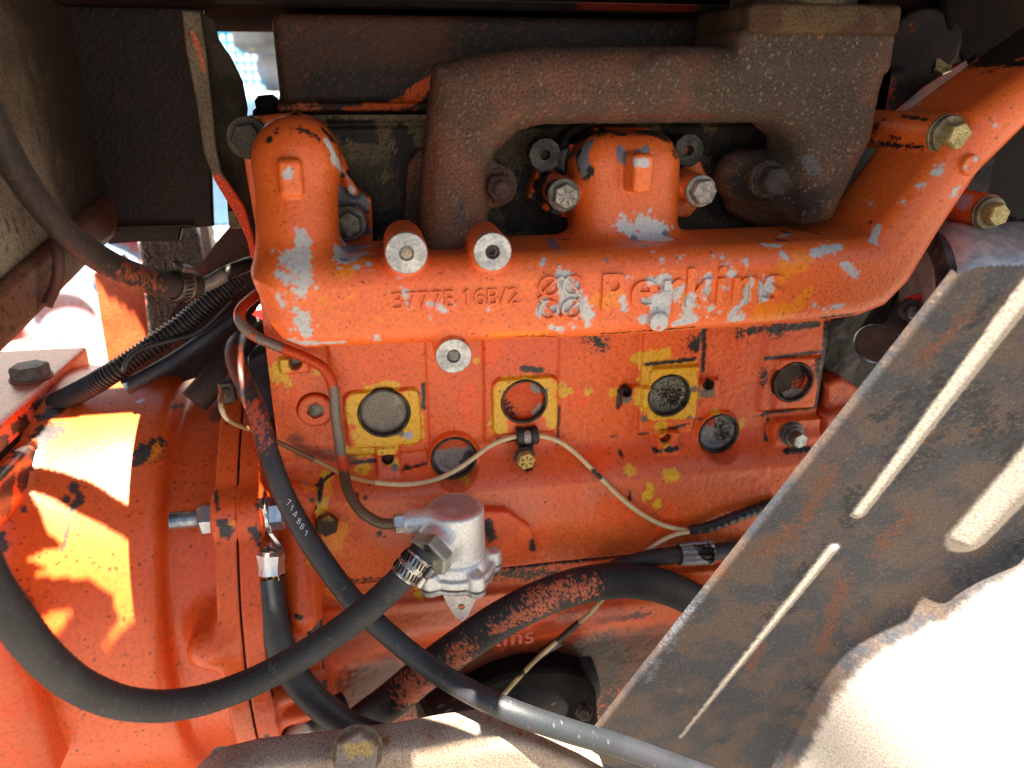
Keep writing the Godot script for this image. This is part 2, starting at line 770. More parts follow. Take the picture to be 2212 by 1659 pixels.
func mat(key: String, rough: float, metal := 0.0, bump: Texture2D = null, bump_cm := 0.02, scale := 12.0, tint: Texture2D = null, spec := 0.5) -> StandardMaterial3D:
	var m := StandardMaterial3D.new()
	m.resource_name = key
	m.vertex_color_use_as_albedo = true
	m.roughness = rough
	m.metallic = metal
	m.metallic_specular = spec
	m.cull_mode = BaseMaterial3D.CULL_DISABLED
	m.uv1_triplanar = true
	m.uv1_world_triplanar = true
	m.uv1_scale = Vector3(scale, scale, scale)
	if bump:
		m.heightmap_enabled = true
		m.heightmap_texture = bump
		m.heightmap_scale = bump_cm
	if tint:
		m.albedo_texture = tint
	M[key] = m
	return m

func make_materials() -> void:
	var grain := noise_tex(0.035, FastNoiseLite.TYPE_SIMPLEX_SMOOTH, 4, 3)
	var lumps := noise_tex(0.018, FastNoiseLite.TYPE_SIMPLEX_SMOOTH, 5, 8)
	var pits := noise_tex(0.05, FastNoiseLite.TYPE_CELLULAR, 3, 5)
	var weave := noise_tex(0.09, FastNoiseLite.TYPE_SIMPLEX_SMOOTH, 3, 17)
	var dust := noise_tex(0.03, FastNoiseLite.TYPE_SIMPLEX_SMOOTH, 5, 21, false, 1.0, ramp([[0.0, Color(0.80, 0.79, 0.78)], [0.45, Color(0.97, 0.97, 0.97)], [1.0, Color(1, 1, 1)]]))
	var rustt := noise_tex(0.045, FastNoiseLite.TYPE_SIMPLEX_SMOOTH, 6, 33, false, 1.0, ramp([[0.0, Color(0.55, 0.5, 0.48)], [0.5, Color(0.86, 0.84, 0.83)], [1.0, Color(1, 1, 1)]]))
	mat("paint", 0.36, 0.0, grain, 0.03, 14.0, dust)
	mat("block_paint", 0.40, 0.0, lumps, 0.035, 12.0, dust)
	mat("smooth_paint", 0.33, 0.0, grain, 0.02, 10.0, dust)
	mat("grime", 0.62, 0.0, lumps, 0.06, 16.0, rustt, 0.4)
	mat("soot", 0.85, 0.0, grain, 0.03, 16.0, dust, 0.2)
	mat("black", 1.0, 0.0).specular_mode = BaseMaterial3D.SPECULAR_DISABLED
	mat("rust", 0.78, 0.0, pits, 0.10, 16.0, rustt, 0.35)
	mat("plate_rust", 0.62, 0.0, pits, 0.008, 16.0, rustt, 0.4)
	mat("alloy", 0.42, 0.75, grain, 0.03, 16.0, dust)
	mat("cast_alloy", 0.38, 0.5, grain, 0.03, 16.0, dust)
	mat("steel", 0.38, 0.85, grain, 0.015, 18.0, dust)
	mat("zinc", 0.26, 0.9, grain, 0.01, 18.0, null)
	mat("old_steel", 0.5, 0.45, grain, 0.03, 20.0, rustt)
	mat("rubber", 0.48, 0.0, weave, 0.03, 16.0, dust, 0.5)
	mat("dull_rubber", 0.62, 0.0, weave, 0.035, 16.0, rustt, 0.45)
	mat("plastic", 0.4, 0.0, null, 0.0, 10.0, null)
	mat("wire", 0.45, 0.0, null, 0.0, 10.0, dust)
	mat("copper", 0.35, 0.8, null, 0.0, 10.0, null)
	mat("wet_grit", 0.22, 0.0, pits, 0.35, 9.0, rustt, 0.7)
	mat("outdoor", 0.7, 0.0, null, 0.0, 4.0, dust)
	mat("ground", 0.9, 0.0, lumps, 0.2, 3.0, rustt)

const ORANGE := Color(0.77, 0.130, 0.024)
const DEEP := Color(0.68, 0.100, 0.020)
const BRIGHT := Color(0.80, 0.150, 0.012)
const BARE := Color(0.47, 0.465, 0.455)
const BARE_DARK := Color(0.17, 0.175, 0.19)
const PRIMER := Color(0.70, 0.39, 0.018)
const GREASE := Color(0.014, 0.011, 0.010)
const SOOT := Color(0.030, 0.023, 0.020)
const DIRT := Color(0.13, 0.10, 0.075)
const RUBBER := Color(0.022, 0.024, 0.028)

func make_camera() -> void:
	var a := deg_to_rad(10.0)
	var p := deg_to_rad(21.0)
	cam_f = Vector3(sin(a) * cos(p), -sin(p), -cos(a) * cos(p))
	cam_r = Vector3(cos(a), 0, sin(a))
	cam_u = cam_r.cross(cam_f)
	cam_pos = -0.75 * cam_f
	var cam := Camera3D.new()
	cam.name = "camera"
	add_child(cam)
	cam.fov = rad_to_deg(2.0 * atan(829.5 / FOCAL))
	cam.near = 0.02
	cam.far = 400.0
	cam.transform = Transform3D(Basis(cam_r, cam_u, -cam_f), cam_pos)
	cam.current = true
	var at := CameraAttributesPhysical.new()
	at.frustum_focal_length = 12.0 * FOCAL / 829.5
	at.frustum_focus_distance = 0.66
	at.exposure_aperture = 4.0
	at.auto_exposure_enabled = false
	cam.attributes = at
	attributes = at
	camera = cam

var attributes: CameraAttributesPhysical
var camera: Camera3D

const SUN := Vector3(-0.07, 0.965, 0.22)

func make_light() -> void:
	var we := WorldEnvironment.new()
	we.name = "daylight"
	var e := Environment.new()
	e.background_mode = Environment.BG_SKY
	var sm := ProceduralSkyMaterial.new()
	sm.sky_top_color = Color(0.66, 0.77, 0.92)
	sm.sky_horizon_color = Color(0.93, 0.95, 0.97)
	sm.sky_curve = 0.25
	sm.ground_bottom_color = Color(0.45, 0.43, 0.40)
	sm.ground_horizon_color = Color(0.70, 0.70, 0.70)
	sm.ground_energy_multiplier = 0.37
	sm.sky_energy_multiplier = 0.37
	var sk := Sky.new()
	sk.sky_material = sm
	e.sky = sk
	e.tonemap_mode = Environment.TONE_MAPPER_LINEAR
	e.tonemap_exposure = 9.2
	e.sdfgi_enabled = true
	e.ssao_enabled = true
	e.ssil_enabled = true
	we.environment = e
	add_child(we)
	var sun := DirectionalLight3D.new()
	sun.name = "sun"
	add_child(sun)
	sun.light_energy = 1.6
	sun.light_color = Color(1.0, 0.96, 0.89)
	sun.light_angular_distance = 0.5
	sun.shadow_enabled = true
	sun.transform = frame(Vector3(-1, 4, 1), SUN)

func _ready() -> void:
	nz.seed = 11
	nz.frequency = 1.0
	nz.noise_type = FastNoiseLite.TYPE_PERLIN
	nz.fractal_octaves = 3
	nf.seed = 29
	nf.frequency = 1.0
	nf.noise_type = FastNoiseLite.TYPE_PERLIN
	nf.fractal_octaves = 2
	make_camera()
	make_light()
	make_materials()
	build_surroundings()
	build_block()
	build_head()
	build_exhaust()
	build_intake()
	build_bell()
	build_left_panels()
	build_pump()
	build_hoses()
	build_wires()
	build_plate()
	build_right_side()
	build_background()

# ---------------------------------------------------------------- engine block
var h_rects := []   # [centre, half, corner radius, height, edge]
var h_flats := []
var h_holes := []   # [centre, radius, depth]

static func rr(p: Vector2, c: Vector2, h: Vector2, r: float) -> float:
	var q := (p - c).abs() - h + Vector2(r, r)
	return Vector2(maxf(q.x, 0), maxf(q.y, 0)).length() + minf(maxf(q.x, q.y), 0.0) - r

func rect_px(u0: float, v0: float, u1: float, v1: float, r: float, height: float, edge: float, z := 0.0) -> void:
	var a := XY(u0, v1, z)
	var b := XY(u1, v0, z)
	h_rects.append([(a + b) * 0.5, (b - a).abs() * 0.5, r, height, edge])

func block_z(x: float, y: float) -> float:
	var p := Vector2(x, y)
	var z := 0.0
	if y > -0.15:
		for f in h_rects:
			var d: float = rr(p, f[0], f[1], f[2])
			if d < f[4]:
				z += f[3] * (1.0 - smoothstep(-f[4], f[4] * 0.6, d))
	# the crankcase swells out under the core plugs
	if y < -0.055:
		var s := smoothstep(-0.066, -0.104, y)
		z = lerpf(z, 0.0, smoothstep(-0.075, -0.088, y)) + 0.030 * s
	if y < -0.104:
		z += 0.006 * smoothstep(-0.104, -0.150, y)
	# joint with the sump flange
	z -= 0.006 * exp(-pow((y + 0.190) / 0.0016, 2.0))
	if y < -0.190:
		z -= 0.005
		z += 0.007 * smoothstep(-0.2145, -0.2185, y) - 0.004 * smoothstep(-0.2185, -0.235, y)
		z -= 0.035 * smoothstep(-0.25, -0.33, y)
	for f in h_flats:
		var d3: float = p.distance_to(f[0]) - f[1]
		if d3 < 0.003:
			z = lerpf(f[2], z, smoothstep(0.0, 0.003, d3))
	for f in h_holes:
		var d2: float = p.distance_to(f[0]) - f[1]
		if d2 < 0.001:
			z -= f[2] * (1.0 - smoothstep(-0.0008, 0.0005, d2))
	z += 0.0009 * nz.get_noise_2d(x * 28.0, y * 28.0) + 0.00035 * nf.get_noise_2d(x * 140.0, y * 140.0)
	return z

var hf_rows := []
var hf_x0 := 0.0
var hf_dx := 0.0
var hf_n := 0
var hf_y0 := 0.0
var hf_f: Callable
func _hf_row(j: int) -> void:
	var r := PackedFloat32Array()
	r.resize(hf_n)
	for i in hf_n:
		r[i] = hf_f.call(hf_x0 + hf_dx * i, hf_y0 + hf_dx * j)
	hf_rows[j] = r

# z = f(x, y) over a rectangle, with sides that run back by «depth»
func relief(f: Callable, x0: float, x1: float, y0: float, y1: float, step: float, depth: float) -> MB:
	hf_f = f
	hf_x0 = x0
	hf_y0 = y0
	hf_dx = step
	hf_n = int((x1 - x0) / step) + 1
	var rows := int((y1 - y0) / step) + 1
	hf_rows = []
	hf_rows.resize(rows)
	var g := WorkerThreadPool.add_group_task(_hf_row, rows, -1, true)
	WorkerThreadPool.wait_for_group_task_completion(g)
	var m := MB.new()
	for j in rows:
		var r: PackedFloat32Array = hf_rows[j]
		var up: PackedFloat32Array = hf_rows[mini(j + 1, rows - 1)]
		var dn: PackedFloat32Array = hf_rows[maxi(j - 1, 0)]
		for i in hf_n:
			m.v.append(Vector3(x0 + step * i, y0 + step * j, r[i]))
			var gx := (r[mini(i + 1, hf_n - 1)] - r[maxi(i - 1, 0)]) / (2.0 * step)
			var gy := (up[i] - dn[i]) / (2.0 * step)
			m.n.append(Vector3(-gx, -gy, 1).normalized())
	for j in rows - 1:
		for i in hf_n - 1:
			var a := j * hf_n + i
			m.idx.append_array([a, a + hf_n + 1, a + 1, a, a + hf_n, a + hf_n + 1])
	# sides
	var ring := PackedInt32Array()
	for i in hf_n: ring.append(i)
	for j in range(1, rows): ring.append(j * hf_n + hf_n - 1)
	for i in range(hf_n - 2, -1, -1): ring.append((rows - 1) * hf_n + i)
	for j in range(rows - 2, 0, -1): ring.append(j * hf_n)
	for k in ring.size():
		var a := ring[k]
		var b := ring[(k + 1) % ring.size()]
		var pa := m.v[a]
		var pb := m.v[b]
		var nn := (pb - pa).cross(Vector3(0, 0, 1)).normalized()
		var s := m.v.size()
		m.v.append_array([pa, pb, pb - Vector3(0, 0, depth), pa - Vector3(0, 0, depth)])
		m.n.append_array([nn, nn, nn, nn])
		m.idx.append_array([s, s + 1, s + 2, s, s + 2, s + 3])
	return m

func core_plug(parent: Node, u: float, v: float, rpx: float, z: float, face: Callable, turn_out := Vector3(0, 0, 1)) -> void:
	var c := P(u, v, z)
	var r := rpx * mpp(c)
	var m := MB.new()
	var xf := frame(c, turn_out)
	m.lathe([Vector2(r + 0.0012, -0.002), Vector2(r + 0.0011, 0.0008), Vector2(r + 0.0003, 0.0013), Vector2(r - 0.0006, 0.0012), Vector2(r - 0.0011, 0.0004), Vector2(r - 0.0016, -0.0055)], xf, 56)
	var rim := put(m, "core_plug", M.old_steel, parent, mottled(Color(0.11, 0.105, 0.095), Color(0.03, 0.028, 0.025), 90.0))
	var m2 := MB.new()
	m2.lathe([Vector2(r - 0.0013, -0.004), Vector2(r - 0.0022, -0.0068), Vector2(r - 0.0045, -0.0082), Vector2(r * 0.5, -0.0080), Vector2(0, -0.0078)], xf, 56)
	m2.finer(0.0018)
	put(m2, "dish", M.old_steel, rim, face, 60.0)

func block_d(p: Vector3) -> float:
	return (p.z - block_z(p.x, p.y)) * 0.55

func build_block() -> void:
	# bands and pads cast proud of the side
	rect_px(728, 560, 912, 985, 0.006, 0.0045, 0.0028)
	rect_px(1045, 560, 1212, 957, 0.006, 0.0045, 0.0028)
	rect_px(1374, 560, 1527, 940, 0.003, 0.0055, 0.0016)
	rect_px(1632, 560, 1800, 888, 0.004, 0.0045, 0.0026)
	rect_px(752, 833, 905, 963, 0.008, 0.0045, 0.0010)
	rect_px(815, 955, 862, 1020, 0.003, 0.0060, 0.0010)
	rect_px(1062, 806, 1203, 934, 0.008, 0.0045, 0.0010)
	rect_px(1390, 783, 1511, 905, 0.007, 0.0045, 0.0010)
	rect_px(1339, 829, 1400, 876, 0.003, 0.0060, 0.0010)
	rect_px(1500, 814, 1552, 861, 0.003, 0.0060, 0.0010)
	rect_px(1411, 921, 1461, 970, 0.003, 0.0080, 0.0010)
	rect_px(1663, 765, 1773, 880, 0.002, 0.0045, 0.0010)
	rect_px(1653, 893, 1790, 966, 0.012, 0.0100, 0.0010)
	rect_px(606, 768, 666, 806, 0.003, 0.0050, 0.0010)
	var plugs := [[830, 893, 53.0, 0.0090], [1133, 868, 48.0, 0.0090], [1445, 855, 46.0, 0.0100], [1714, 826, 43.0, 0.0090], [981, 990, 47.0, 0.0080], [1553, 937, 43.0, 0.0060]]
	for q in plugs:
		var c := P(q[0], q[1], q[3])
		h_holes.append([Vector2(c.x, c.y), q[2] * mpp(c) + 0.0006, 0.013])
		if q[3] < 0.0085 and q[3] > 0.0:
			h_flats.append([Vector2(c.x, c.y), q[2] * mpp(c) + 0.0022, q[3]])
	for q in [[838, 994, 13.0, 0.0105], [1356, 849, 13.0, 0.0105], [1534, 834, 12.0, 0.0105], [1437, 945, 14.0, 0.0080], [637, 786, 15.0, 0.005]]:
		var c := P(q[0], q[1], q[3])
		h_holes.append([Vector2(c.x, c.y), q[2] * mpp(c) * 0.85, 0.010])
	var hx := P(681, 887, 0.003)
	h_holes.append([Vector2(hx.x, hx.y), 0.0165, 0.006])

	var w := wear(DEEP, Color(0.80, 0.135, 0.018), 0.65, 12.0)
	w.speck_at = 0.56
	w.speck_freq = 420.0
	w.speck = Color(0.05, 0.012, 0.008)
	var fd := block_d
	# an older, duller coat low down
	patches(w, fd, [[880, 1110, 120, 1100, 1090], [860, 1150, 60], [1300, 1060, 60, 1600, 1010]], Color(0.62, 0.155, 0.075, 0.55), 0.3, 0.3, 2)
	patches(w, fd, [[1000, 1300, 110, 760, 1400], [730, 1330, 70]], Color(0.55, 0.13, 0.06, 0.6), 0.3, 0.3, 2)
	# fresher orange where it was touched up
	patches(w, fd, [[1120, 1160, 40, 1150, 1200], [1140, 1190, 60], [1470, 870, 18], [1060, 760, 30], [1010, 850, 22, 1015, 900], [640, 860, 18], [1250, 860, 30], [1290, 990, 34], [1330, 1100, 40], [1450, 1130, 36], [700, 1330, 30]], Color(0.80, 0.10, 0.008), 0.7, 0.5)
	# yellow primer
	patches(w, fd, [[890, 860, 22, 895, 945], [780, 940, 22, 870, 950], [772, 870, 24, 768, 900], [800, 845, 16, 850, 838], [895, 900, 18, 890, 940], [860, 950, 18, 780, 950], [835, 975, 18], [790, 975, 22, 770, 975], [850, 1000, 12], [783, 1010, 17], [700, 1050, 14, 690, 1100], [610, 790, 18, 600, 810], [622, 825, 12], [690, 800, 12]], PRIMER, 0.55, 1.1)
	patches(w, fd, [[1075, 850, 14, 1078, 920], [1185, 835, 16, 1190, 900], [1090, 830, 16, 1180, 825], [1080, 895, 18, 1075, 925], [1190, 870, 18, 1195, 910], [1210, 840, 14], [1230, 845, 9], [1030, 780, 7]], PRIMER, 0.6, 1.2)
	patches(w, fd, [[1490, 800, 18, 1495, 890], [1405, 890, 16, 1480, 893], [1400, 800, 20, 1490, 795], [1400, 830, 24, 1390, 880], [1490, 820, 18, 1500, 880], [1420, 895, 14, 1480, 885], [1375, 775, 14, 1440, 765], [1430, 925, 16], [1440, 965, 10], [1325, 848, 11], [1500, 900, 8], [1600, 915, 12], [1548, 890, 10], [1400, 1070, 14], [1360, 1015, 14], [1450, 1025, 18], [1405, 1055, 10], [1420, 1090, 10], [1000, 1030, 12], [1010, 1045, 9], [1215, 850, 12], [1020, 1000, 10], [905, 1285, 10], [905, 1270, 9], [1270, 845, 10], [705, 1030, 14]], PRIMER, 0.7, 1.3)
	patches(w, fd, [[725, 1150, 26, 715, 1190], [705, 1060, 16], [730, 1275, 24, 760, 1290], [1250, 1290, 8]], Color(0.86, 0.24, 0.012), 0.7, 1.0)
	# bare metal and dirt round the machined holes
	patches(w, fd, [[790, 870, 9, 790, 920], [865, 935, 8], [852, 1010, 9], [640, 785, 20], [1350, 860, 15], [1530, 845, 17], [1515, 850, 8], [1490, 905, 8], [1392, 905, 8], [1500, 840, 8]], Color(0.15, 0.115, 0.085), 0.5, 1.5)
	patches(w, fd, [[882, 941, 9]], Color(0.30, 0.36, 0.45), 0.3, 1.0)
	patches(w, fd, [[1180, 845, 6], [905, 850, 6]], Color(0.18, 0.17, 0.17), 0.5, 1.5)
	# grease in the corners and run-down oil
	patches(w, fd, [[1270, 720, 24, 1300, 745], [1240, 715, 12, 1265, 722]], GREASE, 0.75, 1.4, 1)
	patches(w, fd, [[1518, 705, 9, 1512, 740], [1523, 700, 5, 1519, 800], [1505, 745, 16], [1395, 788, 5, 1500, 776], [1335, 880, 6, 1338, 845], [1340, 975, 5, 1362, 1078], [1415, 972, 7, 1462, 970], [1320, 943, 3, 1400, 937], [1516, 905, 4, 1420, 935], [1655, 775, 5, 1770, 760], [1770, 780, 8, 1765, 870], [1655, 892, 6, 1775, 876], [1660, 905, 5, 1655, 950], [1590, 905, 4, 1650, 898], [1745, 970, 8, 1700, 975], [1765, 700, 8, 1620, 715], [1790, 700, 10, 1775, 860], [1680, 700, 12]], GREASE, 0.8, 1.5)
	patches(w, fd, [[1505, 740, 26], [1770, 840, 16, 1770, 790], [1650, 800, 12, 1650, 830], [1680, 715, 24], [1600, 720, 16]], GREASE, 0.7, 1.6, 1)
	patches(w, fd, [[920, 1000, 3.5, 870, 1015], [760, 1000, 4, 830, 992], [880, 1010, 9], [915, 880, 5, 915, 830], [1208, 880, 4, 1206, 960], [1130, 950, 10, 1080, 955], [1140, 1005, 14], [820, 1155, 7], [770, 1070, 6, 768, 1090], [790, 1075, 5], [800, 1042, 6], [668, 1060, 4, 720, 1022], [690, 1080, 6, 694, 1035], [1050, 1110, 11, 1055, 1150], [830, 1160, 3], [790, 1445, 9], [1170, 800, 7, 1130, 796]], GREASE, 0.7, 1.4)
	patches(w, fd, [[1110, 1228, 12, 1600, 1172], [720, 1256, 6, 1080, 1231], [1200, 1240, 22, 1080, 1240]], GREASE, 0.7, 1.3, 1)
	w.add(Vector3(-0.2, -0.190, 0.032), Vector3(0.35, -0.190, 0.032), 0.0026, GREASE, 0.7, 1.0)
	# the dark, oily lower end
	patches(w, fd, [[1240, 1440, 60, 1300, 1400], [1330, 1420, 50, 1300, 1600], [1240, 1560, 90, 1240, 1480], [1000, 1520, 60, 760, 1640], [1230, 1330, 26, 1260, 1420], [1390, 1330, 30, 1300, 1340]], Color(0.020, 0.012, 0.010), 0.8, 0.8, 1)
	patches(w, fd, [[1060, 1380, 90, 1300, 1330], [900, 1400, 60, 760, 1500]], Color(0.36, 0.034, 0.010, 0.7), 0.4, 0.5, 2)
	w.add(Vector3(-0.15, -0.36, 0.0), Vector3(0.4, -0.36, 0.0), 0.07, Color(0.02, 0.014, 0.012, 0.85), 0.3, 0.4, 2)
	patches(w, fd, [[650, 975, 22, 760, 990], [640, 950, 26]], Color(0.10, 0.03, 0.015, 0.7), 0.4, 1.0, 2)

	var t := thing("engine_block", "long orange cast engine block with yellow primer showing round its core plugs", "engine block", Vector3(0.05, -0.35, 0))
	cast(relief(block_z, -0.2287, 0.336, -0.46, 0.125, 0.00125, 0.16), "casting", M.block_paint, t, w.at)

	# core plugs, each with its own wear
	var steel_face := mottled(Color(0.36, 0.345, 0.29), Color(0.26, 0.25, 0.21), 30.0)
	core_plug(t, 830, 893, 53, 0.0090, steel_face)
	var w2 := wear(ORANGE * 0.92, Color(0.72, 0.07, 0.01), 0.7, 30.0)
	var pc := P(1133, 868, 0.001)
	w2.add(pc + Vector3(0.010, -0.017, 0.0), pc + Vector3(0.018, -0.006, 0.0), 0.0045, BARE * 0.8, 0.5, 1.5)
	w2.add(pc + Vector3(0.010, 0.016, 0.0), pc + Vector3(0.014, 0.012, 0.0), 0.004, BARE * 0.6, 0.5, 1.5)
	w2.add(pc + Vector3(-0.012, -0.012, 0.0), pc + Vector3(-0.018, -0.002, 0.0), 0.006, GREASE, 0.9, 2.0, 1)
	core_plug(t, 1133, 868, 48, 0.0090, w2.at)
	var w3 := wear(Color(0.30, 0.31, 0.24), Color(0.22, 0.225, 0.18), 0.5, 40.0)
	var pd := P(1445, 855, 0.002)
	w3.add(pd + Vector3(-0.002, 0.004, 0.0), pd + Vector3(0.006, -0.002, 0.0), 0.016, GREASE, 0.9, 1.8, 1)
	core_plug(t, 1445, 855, 46, 0.0100, w3.at)
	var w4 := wear(Color(0.045, 0.022, 0.015), Color(0.02, 0.014, 0.012), 0.7, 40.0)
	var pe := P(1714, 826, 0.002)
	w4.add(pe + Vector3(0.004, -0.008, 0.0), pe + Vector3(0.016, 0.002, 0.0), 0.009, DEEP, 0.8, 1.4, 1)
	w4.add(pe + Vector3(-0.004, -0.014, 0.0), pe + Vector3(0.012, -0.014, 0.0), 0.006, BARE * 0.8, 0.5, 1.4)
	core_plug(t, 1714, 826, 43, 0.0090, w4.at)
	var w5 := wear(Color(0.40, 0.385, 0.38), Color(0.28, 0.27, 0.265), 0.7, 40.0)
	var pf := P(981, 990, 0.008)
	w5.add(pf + Vector3(-0.012, 0.013, -0.008), pf + Vector3(0.012, 0.014, -0.008), 0.0065, DEEP, 0.6, 1.4)
	w5.add(pf + Vector3(0.016, 0.0, -0.008), pf + Vector3(0.010, -0.010, -0.008), 0.004, Color(0.07, 0.06, 0.06), 0.6, 1.4)
	core_plug(t, 981, 990, 47, 0.0080, w5.at)
	var w6 := wear(Color(0.36, 0.39, 0.41), Color(0.24, 0.26, 0.275), 0.6, 40.0)
	var pg := P(1553, 937, 0.006)
	w6.add(pg + Vector3(-0.010, 0.012, -0.008), pg + Vector3(-0.006, 0.012, -0.008), 0.005, DEEP, 0.7, 1.4)
	w6.add(pg + Vector3(0.004, 0.006, -0.008), pg + Vector3(0.008, -0.004, -0.008), 0.010, GREASE, 0.9, 1.8, 1)
	core_plug(t, 1553, 937, 43, 0.0060, w6.at)
	# socket plug on the left
	var m := MB.new()
	var sx := frame(hx, Vector3(0, 0, 1))
	m.lathe([Vector2(0.0158, -0.006), Vector2(0.0158, 0.0002), Vector2(0.0150, 0.0012), Vector2(0.0142, 0.0008), Vector2(0.0137, 0.0012), Vector2(0.0095, 0.0013)], sx, 48)
	for s in 6:
		var a := TAU * s / 6 + 0.3
		var b := TAU * (s + 1) / 6 + 0.3
		var pa := Vector3(cos(a) * 0.0086, sin(a) * 0.0086, 0.0008)
		var pb := Vector3(cos(b) * 0.0086, sin(b) * 0.0086, 0.0008)
		m.quad(sx * pa, sx * pb, sx * (pb + Vector3(0, 0, -0.005)), sx * (pa + Vector3(0, 0, -0.005)))
		for q in 4:
			var a1 := lerpf(a, b, q / 4.0)
			var b1 := lerpf(a, b, (q + 1) / 4.0)
			m.quad(sx * Vector3(cos(a1) * 0.0095, sin(a1) * 0.0095, 0.0013), sx * Vector3(cos(b1) * 0.0095, sin(b1) * 0.0095, 0.0013), sx * pa.lerp(pb, (q + 1) / 4.0), sx * pa.lerp(pb, q / 4.0))
	m.finer(0.003)
	var sp := put(m, "socket_plug", M.paint, t, flat_color(DEEP * 1.05))
	m = MB.new()
	m.lathe([Vector2(0.0092, -0.0035), Vector2(0, -0.0035)], sx, 12)
	m.finer(0.002)
	put(m, "socket_floor", M.old_steel, sp, mottled(Color(0.26, 0.27, 0.22), Color(0.12, 0.10, 0.07), 120.0))
	# threads in the tapped lugs
	for q in [[838, 994, 13.0, 0.0105], [1356, 849, 13.0, 0.0105], [1534, 834, 12.0, 0.0105], [1437, 945, 14.0, 0.0080]]:
		m = MB.new()
		var c := P(q[0], q[1], q[3])
		var r: float = q[2] * mpp(c) * 0.85
		var prof := []
		for k in 9:
			prof.append(Vector2(r * (1.0 if k % 2 == 0 else 0.86), -0.0006 - 0.0012 * k))
		prof.append(Vector2(0, -0.0112))
		m.lathe(prof, frame(c, Vector3(0, 0, 1)), 24)
		put(m, "tapped_hole", M.old_steel, t, mottled(Color(0.10, 0.06, 0.045), Color(0.03, 0.022, 0.02), 120.0), 20.0)
	# the pad behind the fuel pump
	m = MB.new()
	m.plate(poly([[1000, 1105], [1095, 1107], [1145, 1140], [1160, 1190], [1158, 1210], [1140, 1219], [1050, 1228], [985, 1230]], 0.044), 0.02, 0.044, 0.0012)
	m.finer(0.002)
	var w7 := wear(Color(0.76, 0.10, 0.008), Color(0.66, 0.07, 0.008), 0.8, 30.0)
	for q in [[1152, 1170, 9, 1150, 1185], [1110, 1108, 6, 1118, 1109], [1055, 1130, 14, 1060, 1160]]:
		w7.add(P(q[0], q[1], 0.044), P(q[3], q[4], 0.044), q[2] * 0.00038, GREASE, 0.6, 1.4)
	put(m, "pump_pad", M.block_paint, t, w7.at)
	# the maker's name cast into the lower end
	var lt := lettering("Perkins", 0.019, 0.0022, Transform3D(Basis(Vector3.RIGHT, 0.02), P(970, 1412, 0.0165) + Vector3(0, -0.004, 0.0)))
	put(lt, "cast_lettering", M.block_paint, t, flat_color(Color(0.42, 0.040, 0.010)), 30.0)

# ---------------------------------------------------------------- bolts
# a bolt whose head stands on the face at «seat», pointing along «dir»
func bolt(called: String, label: String, category: String, group: String, seat: Vector3, dir: Vector3, washers: Array, hex_r: float, hex_h: float, col: Callable, wcol: Callable, mt: Material, turn := 0.2, stud := 0.0, stud_r := 0.0, mark := Color.BLACK) -> Node3D:
	var t := thing(called, label, category, seat, group)
	var xf := frame(seat, dir)
	var h := 0.0
	for wsh in washers:
		var r: float = wsh[0]
		var th: float = wsh[1]
		var m := MB.new()
		var e := minf(th * 0.3, 0.0007)
		m.lathe([Vector2(r * 0.3, h), Vector2(r, h), Vector2(r, h + th - e), Vector2(r - e, h + th), Vector2(r * 0.3, h + th)], xf, 40)
		put(m, "washer", M.old_steel if wsh.size() < 3 else wsh[2], t, wcol)
		h += th
	var m2 := MB.new()
	m2.hexagon(xf * Transform3D(Basis(), Vector3(0, 0, h)), hex_r, hex_h, turn)
	m2.finer(0.004)
	var hd := put(m2, "hex_head" if stud == 0.0 else "hex_nut", mt, t, col, 24.0)
	if mark != Color.BLACK:
		var m4 := MB.new()
		for k in 6:
			var a := TAU * k / 6 + turn + 0.3
			var b := Transform3D(Basis(Vector3(0, 0, 1), a), Vector3(0, 0, h + hex_h + 0.0001))
			m4.box(xf * b * Transform3D(Basis(), Vector3(hex_r * 0.5, 0, 0)), Vector3(hex_r * 0.36, 0.0011, 0.0007), 0.0001)
		put(m4, "grade_mark", mt, hd, flat_color(mark))
	if stud > 0.0:
		var m3 := MB.new()
		var prof := [Vector2(stud_r, 0.0), Vector2(stud_r, h + hex_h)]
		var z := h + hex_h
		while z < h + hex_h + stud - 0.0022:
			prof.append(Vector2(stud_r * 0.80, z + 0.0010))
			prof.append(Vector2(stud_r, z + 0.0020))
			z += 0.0023
		prof.append(Vector2(stud_r * 0.8, h + hex_h + stud))
		prof.append(Vector2(0, h + hex_h + stud))
		m3.lathe(prof, xf, 20)
		put(m3, "stud", mt, t, col, 20.0)
	return t

